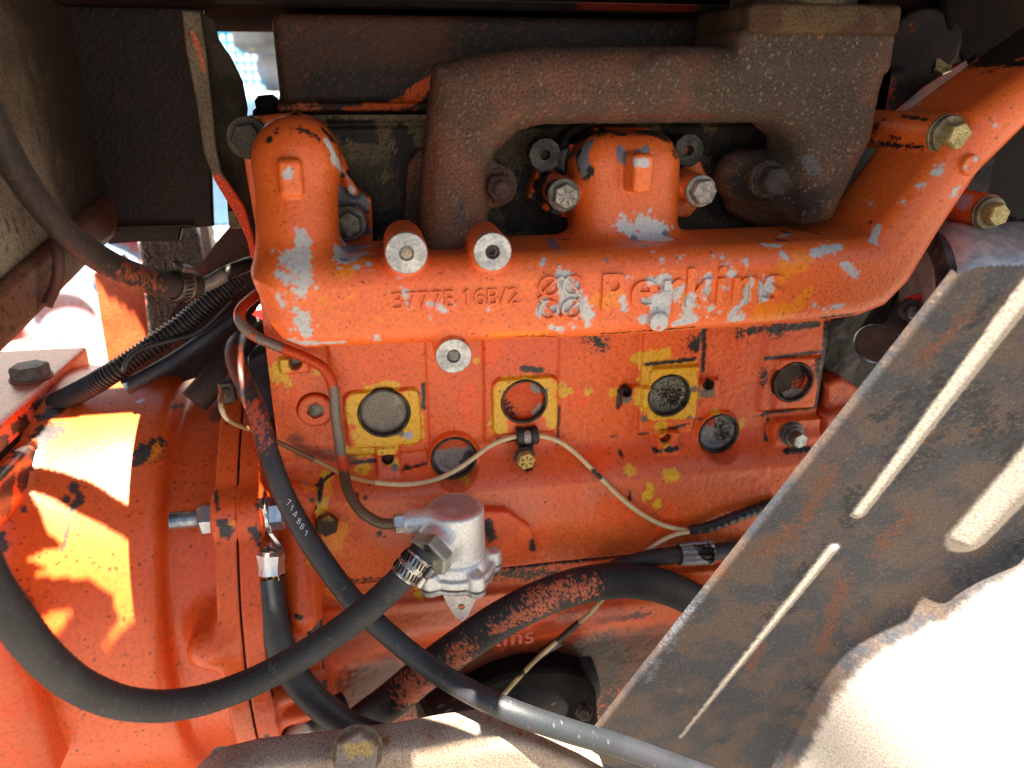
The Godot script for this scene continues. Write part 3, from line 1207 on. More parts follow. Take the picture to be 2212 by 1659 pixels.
# ---------------------------------------------------------------- cylinder head and rocker cover
func build_head() -> void:
	var t := thing("cylinder_head", "oily brown cylinder head behind the exhaust and intake manifolds", "cylinder head", Vector3(0.05, 0.13, -0.08))
	var w := wear(Color(0.150, 0.115, 0.058), Color(0.055, 0.042, 0.026), 0.9, 14.0)
	w.speck_at = 0.30
	w.speck_freq = 420.0
	w.speck = Color(0.012, 0.010, 0.008)
	for q in [[720, 275, 14, 800, 272], [745, 285, 20, 790, 290], [870, 300, 24, 890, 420], [860, 480, 30, 760, 500], [1150, 400, 40, 1500, 300], [1110, 470, 30, 1220, 470], [1180, 300, 30, 1220, 370], [1560, 420, 60, 1800, 300], [1560, 320, 40, 1620, 300]]:
		w.add(P(q[0], q[1], -0.012), P(q[3], q[4], -0.012), q[2] * 0.00045, Color(0.020, 0.016, 0.012), 0.8, 0.6)
	for q in [[760, 330, 22], [850, 310, 14], [830, 380, 16], [1095, 370, 14], [1120, 360, 12]]:
		w.add(P(q[0], q[1], -0.012), P(q[0], q[1], -0.012), q[2] * 0.00045, Color(0.19, 0.145, 0.06), 0.9, 1.6, 1)
	var f := func(x: float, y: float) -> float:
		return -0.012 + 0.0012 * nz.get_noise_2d(x * 40.0, y * 40.0) + 0.0006 * nf.get_noise_2d(x * 220.0, y * 220.0) - 0.004 * (1.0 - smoothstep(0.0, 0.004, absf(y - 0.243)))
	cast(relief(f, -0.222, 0.335, 0.11, 0.2510, 0.0016, 0.20), "casting", M.grime, t, w.at)
	var m := MB.new()
	var a := P(600, 640, -0.002)
	m.box(Transform3D(Basis(), Vector3(0.055, 0.1165, -0.08)), Vector3(0.566, 0.004, 0.165), 0.0006)
	put(m, "head_gasket", M.grime, t, flat_color(Color(0.03, 0.022, 0.016)))
	# a flat spring clip and a small pipe that show under the exhaust manifold
	m = MB.new()
	m.tube(spline(path([[1205, 345, 0.004], [1222, 300, 0.0], [1250, 278, -0.004], [1300, 262, -0.008]]), 0.003), PackedFloat32Array([0.005]), 10)
	put(m, "injector_pipe", M.old_steel, t, mottled(Color(0.05, 0.045, 0.04), Color(0.02, 0.018, 0.016), 60.0))

	var c := thing("valve_cover", "soot brown pressed steel valve cover with a bare orange streak", "valve cover", Vector3(0.0, 0.252, -0.1))
	var wc := wear(Color(0.095, 0.036, 0.015), Color(0.055, 0.028, 0.016), 0.8, 9.0)
	wc.speck_at = 0.34
	wc.speck_freq = 330.0
	wc.speck = Color(0.15, 0.042, 0.015)
	var fd := Field.new()
	fd.vs = 0.0022
	fd.box(Transform3D(Basis(), Vector3(0.0, 0.29, -0.13)), Vector3(0.1985, 0.0415, 0.092), 0.008, 0.0)
	fd.box(Transform3D(Basis(), Vector3(0.0, 0.2565, -0.13)), Vector3(0.2010, 0.0040, 0.099), 0.002, 0.006)
	fd.lo = Vector3(-0.206, 0.249, -0.235)
	fd.hi = Vector3(0.206, 0.336, -0.026)
	for q in [[1050, 90, 100, 1500, 90], [700, 190, 55, 900, 190], [1350, 60, 60, 1500, 70]]:
		wc.add(hit(fd.d, q[0], q[1]), hit(fd.d, q[3], q[4]), q[2] * 0.00047, Color(0.022, 0.016, 0.012, 0.95), 0.35, 0.5, 2)
	for q in [[745, 234, 4, 900, 236], [790, 228, 7, 880, 228], [850, 222, 11, 905, 215], [890, 205, 11, 940, 170], [915, 190, 12, 945, 165]]:
		wc.add(hit(fd.d, q[0], q[1]), hit(fd.d, q[3], q[4]), q[2] * 0.00047, Color(0.80, 0.12, 0.012), 0.5, 1.3)
	for q in [[905, 232, 10, 925, 205], [870, 236, 5, 925, 236]]:
		wc.add(hit(fd.d, q[0], q[1]), hit(fd.d, q[3], q[4]), q[2] * 0.00047, Color(0.020, 0.014, 0.010), 0.8, 1.6, 1)
	for q in [[640, 232, 10, 660, 222], [680, 225, 5], [610, 236, 5, 690, 238]]:
		wc.add(hit(fd.d, q[0], q[1]), hit(fd.d, q[3] if q.size() > 3 else q[0], q[4] if q.size() > 3 else q[1]), q[2] * 0.00047, Color(0.70, 0.17, 0.05), 0.9, 1.8, 1)
	cast(fd.mesh(), "cover", M.grime, c, wc.at, 0.0004, 300.0)
	m = MB.new()
	m.box(Transform3D(Basis(), Vector3(0.0, 0.2518, -0.128)), Vector3(0.404, 0.0022, 0.196), 0.0005)
	put(m, "gasket", M.soot, c, flat_color(GREASE))
	m = MB.new()
	var k := P(578, 226, -0.05)
	m.box(Transform3D(Basis(Vector3.BACK, 0.1), k), Vector3(0.018, 0.016, 0.03), 0.004)
	m.box(Transform3D(Basis(Vector3.BACK, -0.2), k + Vector3(-0.004, -0.008, 0.0)), Vector3(0.016, 0.010, 0.03), 0.003)
	put(m, "rubber_stop", M.soot, c, flat_color(GREASE))

# ---------------------------------------------------------------- exhaust manifold
func build_exhaust() -> void:
	var t := thing("exhaust_manifold", "rust brown cast iron exhaust manifold arching over the intake", "exhaust manifold", Vector3(0.1, 0.17, 0.0))
	var F := Field.new()
	F.vs = 0.0016
	var z := 0.06
	F.ext(poly([[1000, 126, 0.04], [1130, 106, 0.04], [1560, 104, 0.04], [1875, 104, 0.04], [1880, 200], [1862, 300], [1812, 400], [1778, 476], [1715, 484], [1712, 450], [1700, 430], [1706, 360], [1696, 300], [1655, 264], [1500, 264], [1250, 266], [1160, 268], [1115, 282], [1068, 325], [1045, 370], [1050, 430], [1052, 520], [990, 560], [905, 560], [905, 470], [918, 330], [935, 140, 0.04]], z), 0.008, 0.088, 0.024, 0.008)
	# mounting face of the left leg, and its lobe
	F.ext(poly([[880, 350, 0.0], [905, 320, 0.0], [1000, 330, 0.0], [1000, 560, 0.0], [865, 560, 0.0]], 0.0), -0.006, 0.014, 0.003, 0.006)
	var b1 := P(1074, 402, 0.060)
	F.cyl(Vector3(b1.x, b1.y, -0.006), b1, 0.0185, 0.017, 0.004, 0.014)
	var b2 := P(1662, 388, 0.066)
	F.cyl(Vector3(b2.x, b2.y, -0.006), b2, 0.0180, 0.0165, 0.004, 0.012)
	F.cap(P(1592, 380, 0.024), P(1680, 395, 0.034), 0.021, 0.026, 0.014)
	F.cap(P(1600, 430, 0.010), P(1720, 470, 0.012), 0.016, 0.022, 0.012)
	# neck and flange of the outlet
	var y0 := P(1730, 104, 0.05).y
	var cx := (P(1565, 80, 0.06).x + P(1893, 80, 0.06).x) * 0.5
	var hw := (P(1893, 80, 0.06).x - P(1565, 80, 0.06).x) * 0.5
	F.box(Transform3D(Basis(), Vector3(cx, y0 - 0.005, 0.042)), Vector3(hw, 0.0175, 0.048), 0.008, 0.003)
	F.ball(Transform3D(Basis(), P(1440, 160, 0.085)), Vector3(0.016, 0.014, 0.006), 0.01)
	F.lo = Vector3(-0.12, 0.115, -0.008)
	F.hi = Vector3(0.32, 0.34, 0.098)
	var w := wear(Color(0.175, 0.080, 0.050), Color(0.100, 0.066, 0.050), 0.9, 22.0)
	w.speck_at = 0.44
	w.speck_freq = 420.0
	w.speck = Color(0.27, 0.19, 0.14)
	patches(w, F.d, [[1600, 200, 150, 1780, 200], [1700, 330, 100], [1700, 90, 90, 1850, 90]], Color(0.075, 0.060, 0.045, 0.85), 0.4, 0.4, 2)
	patches(w, F.d, [[1640, 430, 60, 1750, 440], [1600, 400, 50]], Color(0.030, 0.026, 0.026, 0.9), 0.4, 0.6, 2)
	patches(w, F.d, [[1160, 108, 6, 1560, 108], [1100, 112, 8]], Color(0.10, 0.085, 0.06), 0.7, 1.0)
	patches(w, F.d, [[1250, 255, 10, 1550, 252], [1080, 310, 12, 1150, 270], [1480, 240, 8], [1420, 235, 8], [940, 330, 20, 925, 450]], Color(0.16, 0.050, 0.024), 0.9, 1.0, 1)
	patches(w, F.d, [[1770, 330, 14], [1660, 160, 12], [1000, 160, 14], [1740, 200, 10], [1700, 250, 9]], Color(0.10, 0.085, 0.065), 0.9, 1.4, 1)
	patches(w, F.d, [[1745, 345, 13, 1760, 370], [1650, 455, 10]], Color(0.12, 0.125, 0.135), 0.5, 1.0)
	patches(w, F.d, [[1772, 75, 7], [1805, 72, 5, 1815, 72]], Color(0.34, 0.13, 0.03), 0.6, 1.2)
	patches(w, F.d, [[990, 480, 10, 1000, 440], [1000, 470, 8]], Color(0.07, 0.07, 0.09), 0.8, 1.3, 1)
	cast(F.mesh(), "casting", M.rust, t, w.at, 0.0012, 210.0)
	# the flange bolted on top
	var m := MB.new()
	var rim := mottled(Color(0.115, 0.075, 0.035), Color(0.075, 0.038, 0.022), 22.0)
	var fy := P(1730, 45, 0.075).y
	var fl := Field.new()
	fl.vs = 0.0018
	var fx0 := P(1612, 50, 0.088).x
	var fx1 := P(1918, 45, 0.075).x
	fl.box(Transform3D(Basis(), Vector3((fx0 + fx1) * 0.5, fy, 0.040)), Vector3((fx1 - fx0) * 0.5, 0.0112, 0.054), 0.0055, 0.0)
	fl.lo = Vector3(fx0 - 0.004, fy - 0.014, -0.02)
	fl.hi = Vector3(fx1 + 0.004, fy + 0.014, 0.102)
	cast(fl.mesh(), "outlet_flange", M.rust, t, rim, 0.0004, 160.0)

	var pp := thing("exhaust_pipe", "olive brown exhaust pipe stub rising from the flange", "exhaust pipe", Vector3((fx0 + fx1) * 0.5, fy + 0.0105, 0.04))
	m = MB.new()
	m.lathe([Vector2(0.050, 0.0), Vector2(0.050, 0.014), Vector2(0.047, 0.016), Vector2(0.046, 0.14), Vector2(0.043, 0.14), Vector2(0.043, 0.0)], Transform3D(Basis(Vector3.RIGHT, -PI / 2), Vector3((fx0 + fx1) * 0.5 - 0.003, fy + 0.0107, 0.042)), 48)
	put(m, "pipe", M.rust, pp, mottled(Color(0.085, 0.07, 0.04), Color(0.05, 0.04, 0.025), 20.0))

	var rb := mottled(Color(0.10, 0.055, 0.045), Color(0.065, 0.038, 0.032), 80.0)
	bolt("stud_nut", "rusty stud and nut holding the left leg of the exhaust manifold", "nut", "exhaust manifold fixings", b1 + Vector3(0, 0, 0.0003), Vector3(0.02, -0.02, 1), [[0.0145, 0.0025, M.rust]], 0.0112, 0.010, rb, rb, M.rust, 0.1, 0.012, 0.0062)
	var rb2 := mottled(Color(0.070, 0.055, 0.052), Color(0.045, 0.036, 0.034), 80.0)
	bolt("manifold_bolt", "dark hex bolt in the right leg of the exhaust manifold", "bolt", "exhaust manifold fixings", b2 + Vector3(0, 0, 0.0003), Vector3(0.02, -0.02, 1), [[0.0150, 0.002, M.rust]], 0.0125, 0.012, rb2, rb2, M.rust, 0.1)

# ---------------------------------------------------------------- intake manifold
func build_intake() -> void:
	var t := thing("intake_manifold", "orange cast intake manifold with raised lettering and chipped paint", "intake manifold", Vector3(0.06, 0.08, 0.05))
	var F := Field.new()
	F.vs = 0.00135
	# the long gallery and the arm that climbs away to the right
	F.ext(PackedVector2Array([XY(572, 640, 0.1), XY(583, 690, 0.1), XY(612, 727, 0.1), XY(660, 746, 0.1), XY(1300, 721, 0.1), XY(1750, 690, 0.1), XY(1838, 678, 0.1), XY(1893, 656, 0.1), XY(1945, 604, 0.1), XY(2008, 498, 0.1), XY(2090, 374, 0.1), XY(2193, 272, 0.1), XY(2400, 60, 0.1), XY(2420, -120, 0.03), XY(2262, 20, 0.03), XY(2120, 118, 0.03), XY(1960, 236, 0.03), XY(1880, 340, 0.03), XY(1820, 420, 0.03), XY(1772, 480, 0.03), Vector2(0.27, 0.1530), Vector2(-0.10, 0.1515), Vector2(-0.200, 0.1505), XY(566, 580, 0.07)]), 0.016, 0.122, 0.020, 0.012)
	# left port
	F.cap(P(641, 348, 0.052), P(645, 580, 0.078), 0.0310, 0.0320, 0.020)
	F.cap(P(641, 348, 0.052), P(641, 348, 0.052) + Vector3(0, 0, -0.07), 0.0310, 0.032, 0.012)
	# middle port
	var mc := P(1345, 395, 0.03)
	F.box(Transform3D(Basis(Vector3.RIGHT, -0.10), Vector3(mc.x, 0.190, 0.028)), Vector3(0.047, 0.048, 0.040), 0.030, 0.022)
	# lugs cast on the ports
	F.box(Transform3D(Basis(Vector3.RIGHT, -0.06), P(629, 384, 0.086)), Vector3(0.0088, 0.0140, 0.009), 0.0045, 0.0015)
	F.box(Transform3D(Basis(Vector3.RIGHT, -0.02), P(1376, 372, 0.076)), Vector3(0.0085, 0.0155, 0.018), 0.0045, 0.002)
	# flanges against the head
	F.ext(poly([[520, 300, 0.015], [535, 255, 0.015], [600, 246, 0.015], [665, 252, 0.015], [715, 292, 0.015], [745, 350, 0.015], [770, 410, 0.015], [803, 430, 0.015], [806, 530, 0.015], [560, 540, 0.015], [535, 400, 0.015]], 0.015), -0.010, 0.015, 0.002, 0.004)
	F.ext(poly([[1140, 430, 0.012], [1160, 380, 0.012], [1170, 330, 0.012], [1225, 318, 0.012], [1290, 275, 0.012], [1400, 275, 0.012], [1450, 310, 0.012], [1500, 312, 0.012], [1530, 380, 0.012], [1530, 430, 0.012], [1490, 470, 0.012], [1200, 470, 0.012]], 0.012), -0.010, 0.010, 0.002, 0.004)
	# raised rim of the left flange
	for seg in [[575, 266, 640, 258], [640, 258, 690, 285], [690, 285, 728, 345], [728, 345, 765, 415]]:
		F.cap(P(seg[0], seg[1], 0.016), P(seg[2], seg[3], 0.016), 0.0050, 0.0050, 0.004)
	# sleeves for the bolts
	for q in [[1218, 420, 0.060, 0.0135, -0.01], [1515, 411, 0.060, 0.0132, -0.01], [755, 482, 0.026, 0.0150, -0.01], [2045, 290, 0.098, 0.0165, -0.03], [2137, 458, 0.066, 0.0160, -0.03]]:
		var c := P(q[0], q[1], q[2])
		F.cyl(Vector3(c.x, c.y, q[4]), c, q[3] * 1.06, q[3], 0.0015, 0.007)
	# bosses with machined ends
	for q in [[878, 547, 0.131, 0.0158], [1064, 544, 0.131, 0.0148], [980, 769, 0.124, 0.0146]]:
		var c := P(q[0], q[1], q[2])
		F.cyl(c + Vector3(0, 0, -0.056), c, q[3], q[3], 0.0012, 0.006)
		F.cyl(c + Vector3(0, 0, -0.008), c + Vector3(0, 0, 0.004), 0.0053, 0.0053, 0.0, 0.0).cut = true
	var sb := P(1425, 697, 0.131)
	F.cyl(sb + Vector3(0, 0, -0.03), sb, 0.0082, 0.0080, 0.0012, 0.003)
	F.box(Transform3D(Basis(), P(1425, 655, 0.122)), Vector3(0.0085, 0.012, 0.004), 0.003, 0.004)
	var rv := P(2101, 357, 0.128)
	F.cyl(rv + Vector3(0, 0, -0.03), rv, 0.0085, 0.0082, 0.0012, 0.002)
	F.lo = Vector3(-0.245, 0.064, -0.012)
	F.hi = Vector3(0.56, 0.365, 0.136)

	var w := wear(ORANGE, Color(0.81, 0.165, 0.030), 0.7, 16.0)
	w.speck_at = 0.60
	w.speck_freq = 420.0
	w.speck = Color(0.05, 0.012, 0.008)
	var fd := F.d
	var O := Color(0.80, 0.21, 0.008)
	patches(w, fd, [[1700, 580, 22, 1740, 565], [1745, 630, 14, 1720, 665], [1690, 600, 14], [1310, 655, 18, 1330, 640], [1640, 680, 22, 1700, 672], [1340, 640, 14], [1290, 640, 10], [740, 590, 16, 780, 560], [760, 640, 10], [700, 650, 10], [820, 690, 8], [1420, 650, 10, 1430, 690], [640, 600, 9], [1470, 640, 18], [1180, 720, 8, 1060, 724], [1260, 660, 12, 1290, 645]], O, 0.8, 1.1)
	# soot on the ports under the hot pipe above
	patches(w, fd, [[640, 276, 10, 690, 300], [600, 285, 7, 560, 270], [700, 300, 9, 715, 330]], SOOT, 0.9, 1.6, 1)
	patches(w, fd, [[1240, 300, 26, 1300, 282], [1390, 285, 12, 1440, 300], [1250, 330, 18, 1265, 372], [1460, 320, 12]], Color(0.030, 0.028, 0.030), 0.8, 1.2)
	patches(w, fd, [[1340, 320, 10, 1345, 345], [1350, 345, 9, 1395, 322], [1260, 370, 14, 1270, 310]], BARE_DARK, 0.8, 1.3)
	# soot on the flanges
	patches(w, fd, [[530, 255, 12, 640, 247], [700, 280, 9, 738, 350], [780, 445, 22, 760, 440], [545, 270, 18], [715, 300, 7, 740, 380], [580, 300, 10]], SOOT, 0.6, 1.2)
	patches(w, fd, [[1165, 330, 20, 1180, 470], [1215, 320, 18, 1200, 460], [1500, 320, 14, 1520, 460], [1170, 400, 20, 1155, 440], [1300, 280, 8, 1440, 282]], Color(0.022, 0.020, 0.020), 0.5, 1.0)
	patches(w, fd, [[1175, 400, 10, 1190, 390], [1470, 300, 6], [1490, 440, 8, 1480, 460]], DEEP, 0.8, 1.4, 1)
	patches(w, fd, [[590, 262, 9, 640, 256], [640, 257, 7, 700, 300], [540, 350, 14, 545, 420]], ORANGE, 0.6, 1.4)
	patches(w, fd, [[706, 305, 9, 726, 345], [722, 345, 11, 758, 412]], Color(0.66, 0.65, 0.62), 0.25, 1.2)
	patches(w, fd, [[716, 292, 4.5, 756, 372], [752, 372, 5, 790, 425]], GREASE, 0.4, 1.2)
	patches(w, fd, [[740, 425, 22, 780, 440], [790, 470, 9, 795, 500]], BARE_DARK * 0.8, 0.5, 1.2)
	patches(w, fd, [[775, 455, 12, 785, 490], [770, 510, 10]], Color(0.74, 0.10, 0.012), 0.6, 1.2)
	# bare alloy where the paint has gone
	patches(w, fd, [[650, 505, 12, 640, 560], [665, 520, 9, 660, 575], [620, 560, 20, 655, 580], [600, 590, 9, 640, 610], [655, 600, 16, 650, 625], [640, 630, 9], [650, 690, 14, 660, 715], [640, 670, 9, 660, 685], [625, 735, 9, 680, 742], [700, 742, 5, 740, 740], [735, 540, 16, 745, 560], [755, 560, 12, 790, 545], [770, 575, 7], [795, 570, 7], [745, 525, 12, 790, 530], [813, 728, 7, 815, 748], [600, 640, 6, 610, 660]], BARE, 0.95, 2.0, 0, 4)
	patches(w, fd, [[750, 540, 14, 775, 530], [745, 560, 9]], BARE_DARK * 1.2, 0.9, 1.4)
	patches(w, fd, [[1345, 485, 16, 1365, 500], [1390, 485, 20, 1430, 500], [1380, 510, 16, 1440, 515], [1385, 470, 8]], BARE * 1.15, 0.7, 2.0, 0, 4)
	patches(w, fd, [[1310, 560, 4, 1312, 563], [1390, 530, 8], [1370, 515, 12], [1190, 515, 9, 1200, 535], [1210, 545, 5], [1440, 505, 9]], BARE_DARK, 0.8, 1.4)
	patches(w, fd, [[875, 632, 8, 876, 640], [880, 655, 5], [925, 655, 5, 950, 660], [948, 665, 6, 960, 672], [980, 660, 3], [1055, 668, 4], [1175, 650, 9, 1165, 680], [1215, 600, 16, 1220, 620], [1230, 640, 16, 1220, 660], [1258, 655, 14, 1270, 680], [1268, 690, 6, 1272, 702], [1245, 615, 8, 1250, 640], [1200, 670, 12], [1200, 605, 8], [1230, 605, 9]], BARE * 1.08, 0.75, 2.0, 0, 4)
	patches(w, fd, [[1345, 645, 7, 1348, 668], [1355, 600, 5], [1400, 610, 9, 1440, 600], [1440, 610, 13, 1445, 690], [1470, 620, 10, 1460, 640], [1395, 650, 9, 1430, 650], [1390, 690, 12, 1440, 695], [1490, 640, 12, 1485, 680], [1530, 600, 10, 1520, 640], [1495, 590, 6, 1490, 610], [1560, 620, 8], [1535, 665, 10], [1500, 690, 10, 1460, 700], [1575, 590, 7, 1585, 592], [1620, 600, 8, 1610, 650], [1640, 615, 8, 1650, 640], [1600, 655, 8, 1580, 680], [1660, 610, 14, 1650, 640], [1580, 690, 9, 1600, 688], [1190, 707, 6, 1215, 712], [1240, 708, 5], [1430, 700, 10]], BARE * 1.05, 0.7, 2.0, 0, 4)
	patches(w, fd, [[1760, 545, 10, 1810, 532], [1830, 575, 8, 1850, 595], [1820, 570, 6, 1835, 585], [1895, 490, 9, 1885, 520], [1700, 560, 4], [1610, 560, 5, 1612, 570], [1560, 555, 5], [1470, 555, 5], [1430, 560, 5], [1175, 560, 6, 1172, 570], [1540, 552, 4], [1690, 545, 6, 1695, 555], [1650, 528, 7, 1680, 530], [1820, 660, 6, 1800, 664], [1780, 668, 5], [1760, 660, 5], [2020, 373, 9, 2028, 371], [1985, 400, 6], [2065, 410, 7, 2062, 420], [1950, 435, 5], [2150, 270, 5], [1880, 440, 5], [2020, 300, 6], [1985, 225, 5], [1690, 510, 8, 1700, 505], [1570, 570, 4], [1675, 625, 4], [930, 690, 3], [860, 600, 3]], BARE, 0.6, 2.0, 0, 4)
	patches(w, fd, [[1690, 498, 7, 1700, 502], [1675, 517, 7, 1700, 519], [1210, 517, 6, 1225, 516], [1880, 480, 5], [1600, 505, 4], [1750, 500, 5, 1770, 505]], Color(0.035, 0.03, 0.035), 0.7, 1.4)
	patches(w, fd, [[1990, 320, 9, 1900, 310], [1940, 300, 8, 1925, 295], [1900, 262, 16, 1880, 300], [1950, 250, 7, 2000, 258]], Color(0.022, 0.018, 0.016), 0.9, 1.3, 1)
	patches(w, fd, [[2150, 100, 40, 2230, 95], [2060, 130, 20, 2120, 100], [2110, 140, 16, 2230, 135]], Color(0.022, 0.017, 0.014), 0.7, 0.9, 1)
	for q in [[2200, 60, 2330, 30, 0.040], [2170, 118, 2260, 108, 0.012]]:
		w.add(P(q[0], q[1], 0.06), P(q[2], q[3], 0.06), q[4], Color(0.022, 0.016, 0.013), 0.5, 1.0)
	patches(w, fd, [[1840, 680, 9, 1780, 686], [1200, 728, 7, 1000, 736], [700, 748, 4, 900, 742], [1500, 708, 5, 1300, 722]], GREASE, 0.9, 1.6, 1)
	patches(w, fd, [[1424, 650, 19, 1424, 700], [1440, 690, 9]], BARE * 1.1, 0.4, 1.3)
	patches(w, fd, [[1196, 402, 20, 1180, 410], [1160, 400, 18]], Color(0.02, 0.018, 0.018), 0.5, 1.0)
	patches(w, fd, [[1235, 330, 22, 1262, 300], [1300, 290, 14, 1430, 292], [1455, 330, 12, 1470, 360]], Color(0.028, 0.024, 0.024), 0.8, 1.0, 1)
	patches(w, fd, [[1422, 708, 4]], ORANGE, 0.8, 2.0)
	patches(w, fd, [[625, 372, 10, 622, 378], [1395, 352, 9, 1370, 350]], BARE, 0.6, 1.5)
	patches(w, fd, [[2108, 343, 6], [2085, 362, 5]], BARE, 0.5, 1.5)
	patches(w, fd, [[2085, 440, 16, 2075, 430]], Color(0.50, 0.42, 0.50), 0.5, 1.0)
	patches(w, fd, [[870, 520, 8, 880, 505], [1050, 500, 7, 1040, 520], [1075, 495, 6]], BARE_DARK * 1.3, 0.8, 1.4)
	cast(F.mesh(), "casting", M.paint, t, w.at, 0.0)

	# machined boss ends
	var face := mottled(Color(0.50, 0.51, 0.50), Color(0.30, 0.31, 0.32), 70.0)
	for q in [[878, 547, 0.131, 0.0155, 0], [1064, 544, 0.131, 0.0145, 1], [980, 769, 0.124, 0.0143, 2]]:
		var c := P(q[0], q[1], q[2])
		var m := MB.new()
		var r: float = q[3]
		m.lathe([Vector2(r, -0.0004), Vector2(r - 0.0006, 0.0007), Vector2(0.0058, 0.0008), Vector2(0.0052, 0.0002), Vector2(0.0050, -0.0025)], frame(c, Vector3(0, 0, 1)), 48)
		m.finer(0.0025)
		var bf := put(m, "boss_face", M.alloy, t, face)
		var m2 := MB.new()
		if q[4] == 1:
			m2.lathe([Vector2(0.0050, -0.0022), Vector2(0.0034, -0.0022), Vector2(0.0026, -0.0026), Vector2(0.0026, -0.006), Vector2(0, -0.006)], frame(c, Vector3(0, 0, 1)), 6)
			put(m2, "socket_screw", M.old_steel, bf, mottled(Color(0.12, 0.10, 0.08), Color(0.04, 0.035, 0.03), 150.0))
		else:
			m2.lathe([Vector2(0.0050, -0.0012), Vector2(0.0040, -0.0004), Vector2(0, -0.0003)], frame(c, Vector3(0, 0, 1)), 24)
			put(m2, "filler_plug", M.old_steel, bf, mottled(Color(0.50, 0.43, 0.30), Color(0.36, 0.33, 0.28), 150.0) if q[4] == 0 else mottled(Color(0.25, 0.25, 0.24), Color(0.13, 0.13, 0.13), 150.0))
	# the cast name, the emblem and the casting number on the front face
	var zf := 0.1236
	var name_at := P(1288, 679, zf)
	var lm := lettering("Perkins", 0.0300, 0.0030, Transform3D(Basis().scaled(Vector3(1.06, 1, 1)), name_at + Vector3(0, -0.0080, 0)))
	lm.finer(0.002)
	put(lm, "cast_lettering", M.paint, t, w.at, 30.0)
	var nm := lettering("3777E 16B/2", 0.0128, 0.0016, Transform3D(Basis().scaled(Vector3(0.98, 1, 1)), P(848, 672, zf) + Vector3(0, -0.0032, 0.0)), false, false)
	nm.finer(0.002)
	put(nm, "casting_number", M.paint, t, w.at, 30.0)
	var e := P(1211, 643, zf + 0.0004)
	var em := MB.new()
	var q4 := 0.0094
	for s in [[-1, -1], [-1, 1], [1, -1], [1, 1]]:
		var c := e + Vector3(s[0] * q4, s[1] * q4, 0)
		var ring := PackedVector3Array()
		for k in 33:
			ring.append(c + Vector3(cos(TAU * k / 32), sin(TAU * k / 32), 0) * 0.0074)
		em.tube(ring, PackedFloat32Array([0.00105]), 6, false)
		var dd := Vector3(s[0], -s[1], 0).normalized()
		var ln := PackedVector3Array([c - dd * 0.0076, c, c + dd * 0.0076])
		em.tube(ln, PackedFloat32Array([0.00105]), 6)
	for k in 4:
		var a := Vector2.from_angle(PI / 2 * k) * 0.0168
		for s in [-1, 1]:
			var b := a.normalized().rotated(s * 2.36) * 0.0070
			em.tube(PackedVector3Array([e + Vector3(a.x, a.y, 0), e + Vector3(a.x + b.x * 0.5, a.y + b.y * 0.5, 0), e + Vector3(a.x + b.x, a.y + b.y, 0)]), PackedFloat32Array([0.00105]), 6)
	put(em, "cast_emblem", M.paint, t, w.at)

	# bolts
	var dirty := mottled(Color(0.30, 0.285, 0.20), Color(0.10, 0.092, 0.07), 70.0)
	var dirtier := mottled(Color(0.10, 0.088, 0.062), Color(0.055, 0.048, 0.036), 60.0)
	var pale := mottled(Color(0.52, 0.50, 0.44), Color(0.30, 0.29, 0.26), 120.0)
	var ring_c := mottled(Color(0.27, 0.265, 0.23), Color(0.12, 0.115, 0.095), 60.0)
	var brass := mottled(Color(0.66, 0.58, 0.26), Color(0.45, 0.38, 0.15), 120.0)
	var brass_w := mottled(Color(0.42, 0.37, 0.22), Color(0.22, 0.19, 0.12), 60.0)
	var g := "bolts holding the intake manifold"
	var fw := Vector3(0, 0, 1)
	bolt("manifold_bolt", "large soot covered bolt at the upper corner of the intake's left port", "bolt", g, P(536, 297, 0.024), fw, [[0.0165, 0.004]], 0.0122, 0.009, wear_corner(P(550, 305, 0.03)), dirtier, M.grime, 0.1)
	bolt("manifold_bolt", "grey hex bolt with washer beside the intake's left port", "bolt", g, P(754, 482, 0.0265), fw, [[0.0148, 0.003]], 0.0112, 0.009, dirty, ring_c, M.old_steel, 0.5)
	bolt("manifold_bolt", "pale hex bolt on a sooty sleeve left of the middle port", "bolt", g, P(1217, 421, 0.0605), fw, [[0.0138, 0.0025]], 0.0108, 0.009, pale, ring_c, M.old_steel, 0.45, 0.0, 0.0, Color(0.16, 0.15, 0.13))
	bolt("manifold_bolt", "pale hex bolt with shiny washer right of the middle port", "bolt", g, P(1512, 412, 0.0605), fw, [[0.0135, 0.003]], 0.0112, 0.009, pale, mottled(Color(0.55, 0.54, 0.47), Color(0.33, 0.32, 0.27), 60.0), M.old_steel, 0.1)
	bolt("manifold_bolt", "brass coloured bolt with two washers high on the intake's right arm", "bolt", g, P(2040, 292, 0.0985), fw, [[0.0168, 0.003], [0.0160, 0.0055]], 0.0112, 0.011, brass, brass_w, M.old_steel, 0.3)
	bolt("manifold_bolt", "brass coloured bolt on a chipped sleeve under the intake's right arm", "bolt", g, P(2130, 459, 0.0665), fw, [[0.0162, 0.003], [0.0150, 0.0045]], 0.0108, 0.010, brass, brass_w, M.old_steel, 0.3)
	# round cups on the studs behind the middle port
	for q in [[1178, 335, "grey drilled clamp cup upper left of the middle intake port"], [1489, 325, "grey drilled clamp cup upper right of the middle intake port"]]:
		var c := P(q[0], q[1], 0.020)
		var o := thing("clamp_cup", q[2], "clamp", c, "drilled clamp cups")
		var m := MB.new()
		m.lathe([Vector2(0.0125, -0.022), Vector2(0.0145, -0.008), Vector2(0.0148, -0.001), Vector2(0.0140, 0.0), Vector2(0.0046, 0.0), Vector2(0.0042, -0.001), Vector2(0.0042, -0.01), Vector2(0, -0.01)], frame(c, fw), 10)
		m.finer(0.003)
		put(m, "cup", M.old_steel, o, mottled(Color(0.105, 0.105, 0.085), Color(0.035, 0.034, 0.028), 90.0, 0.1))

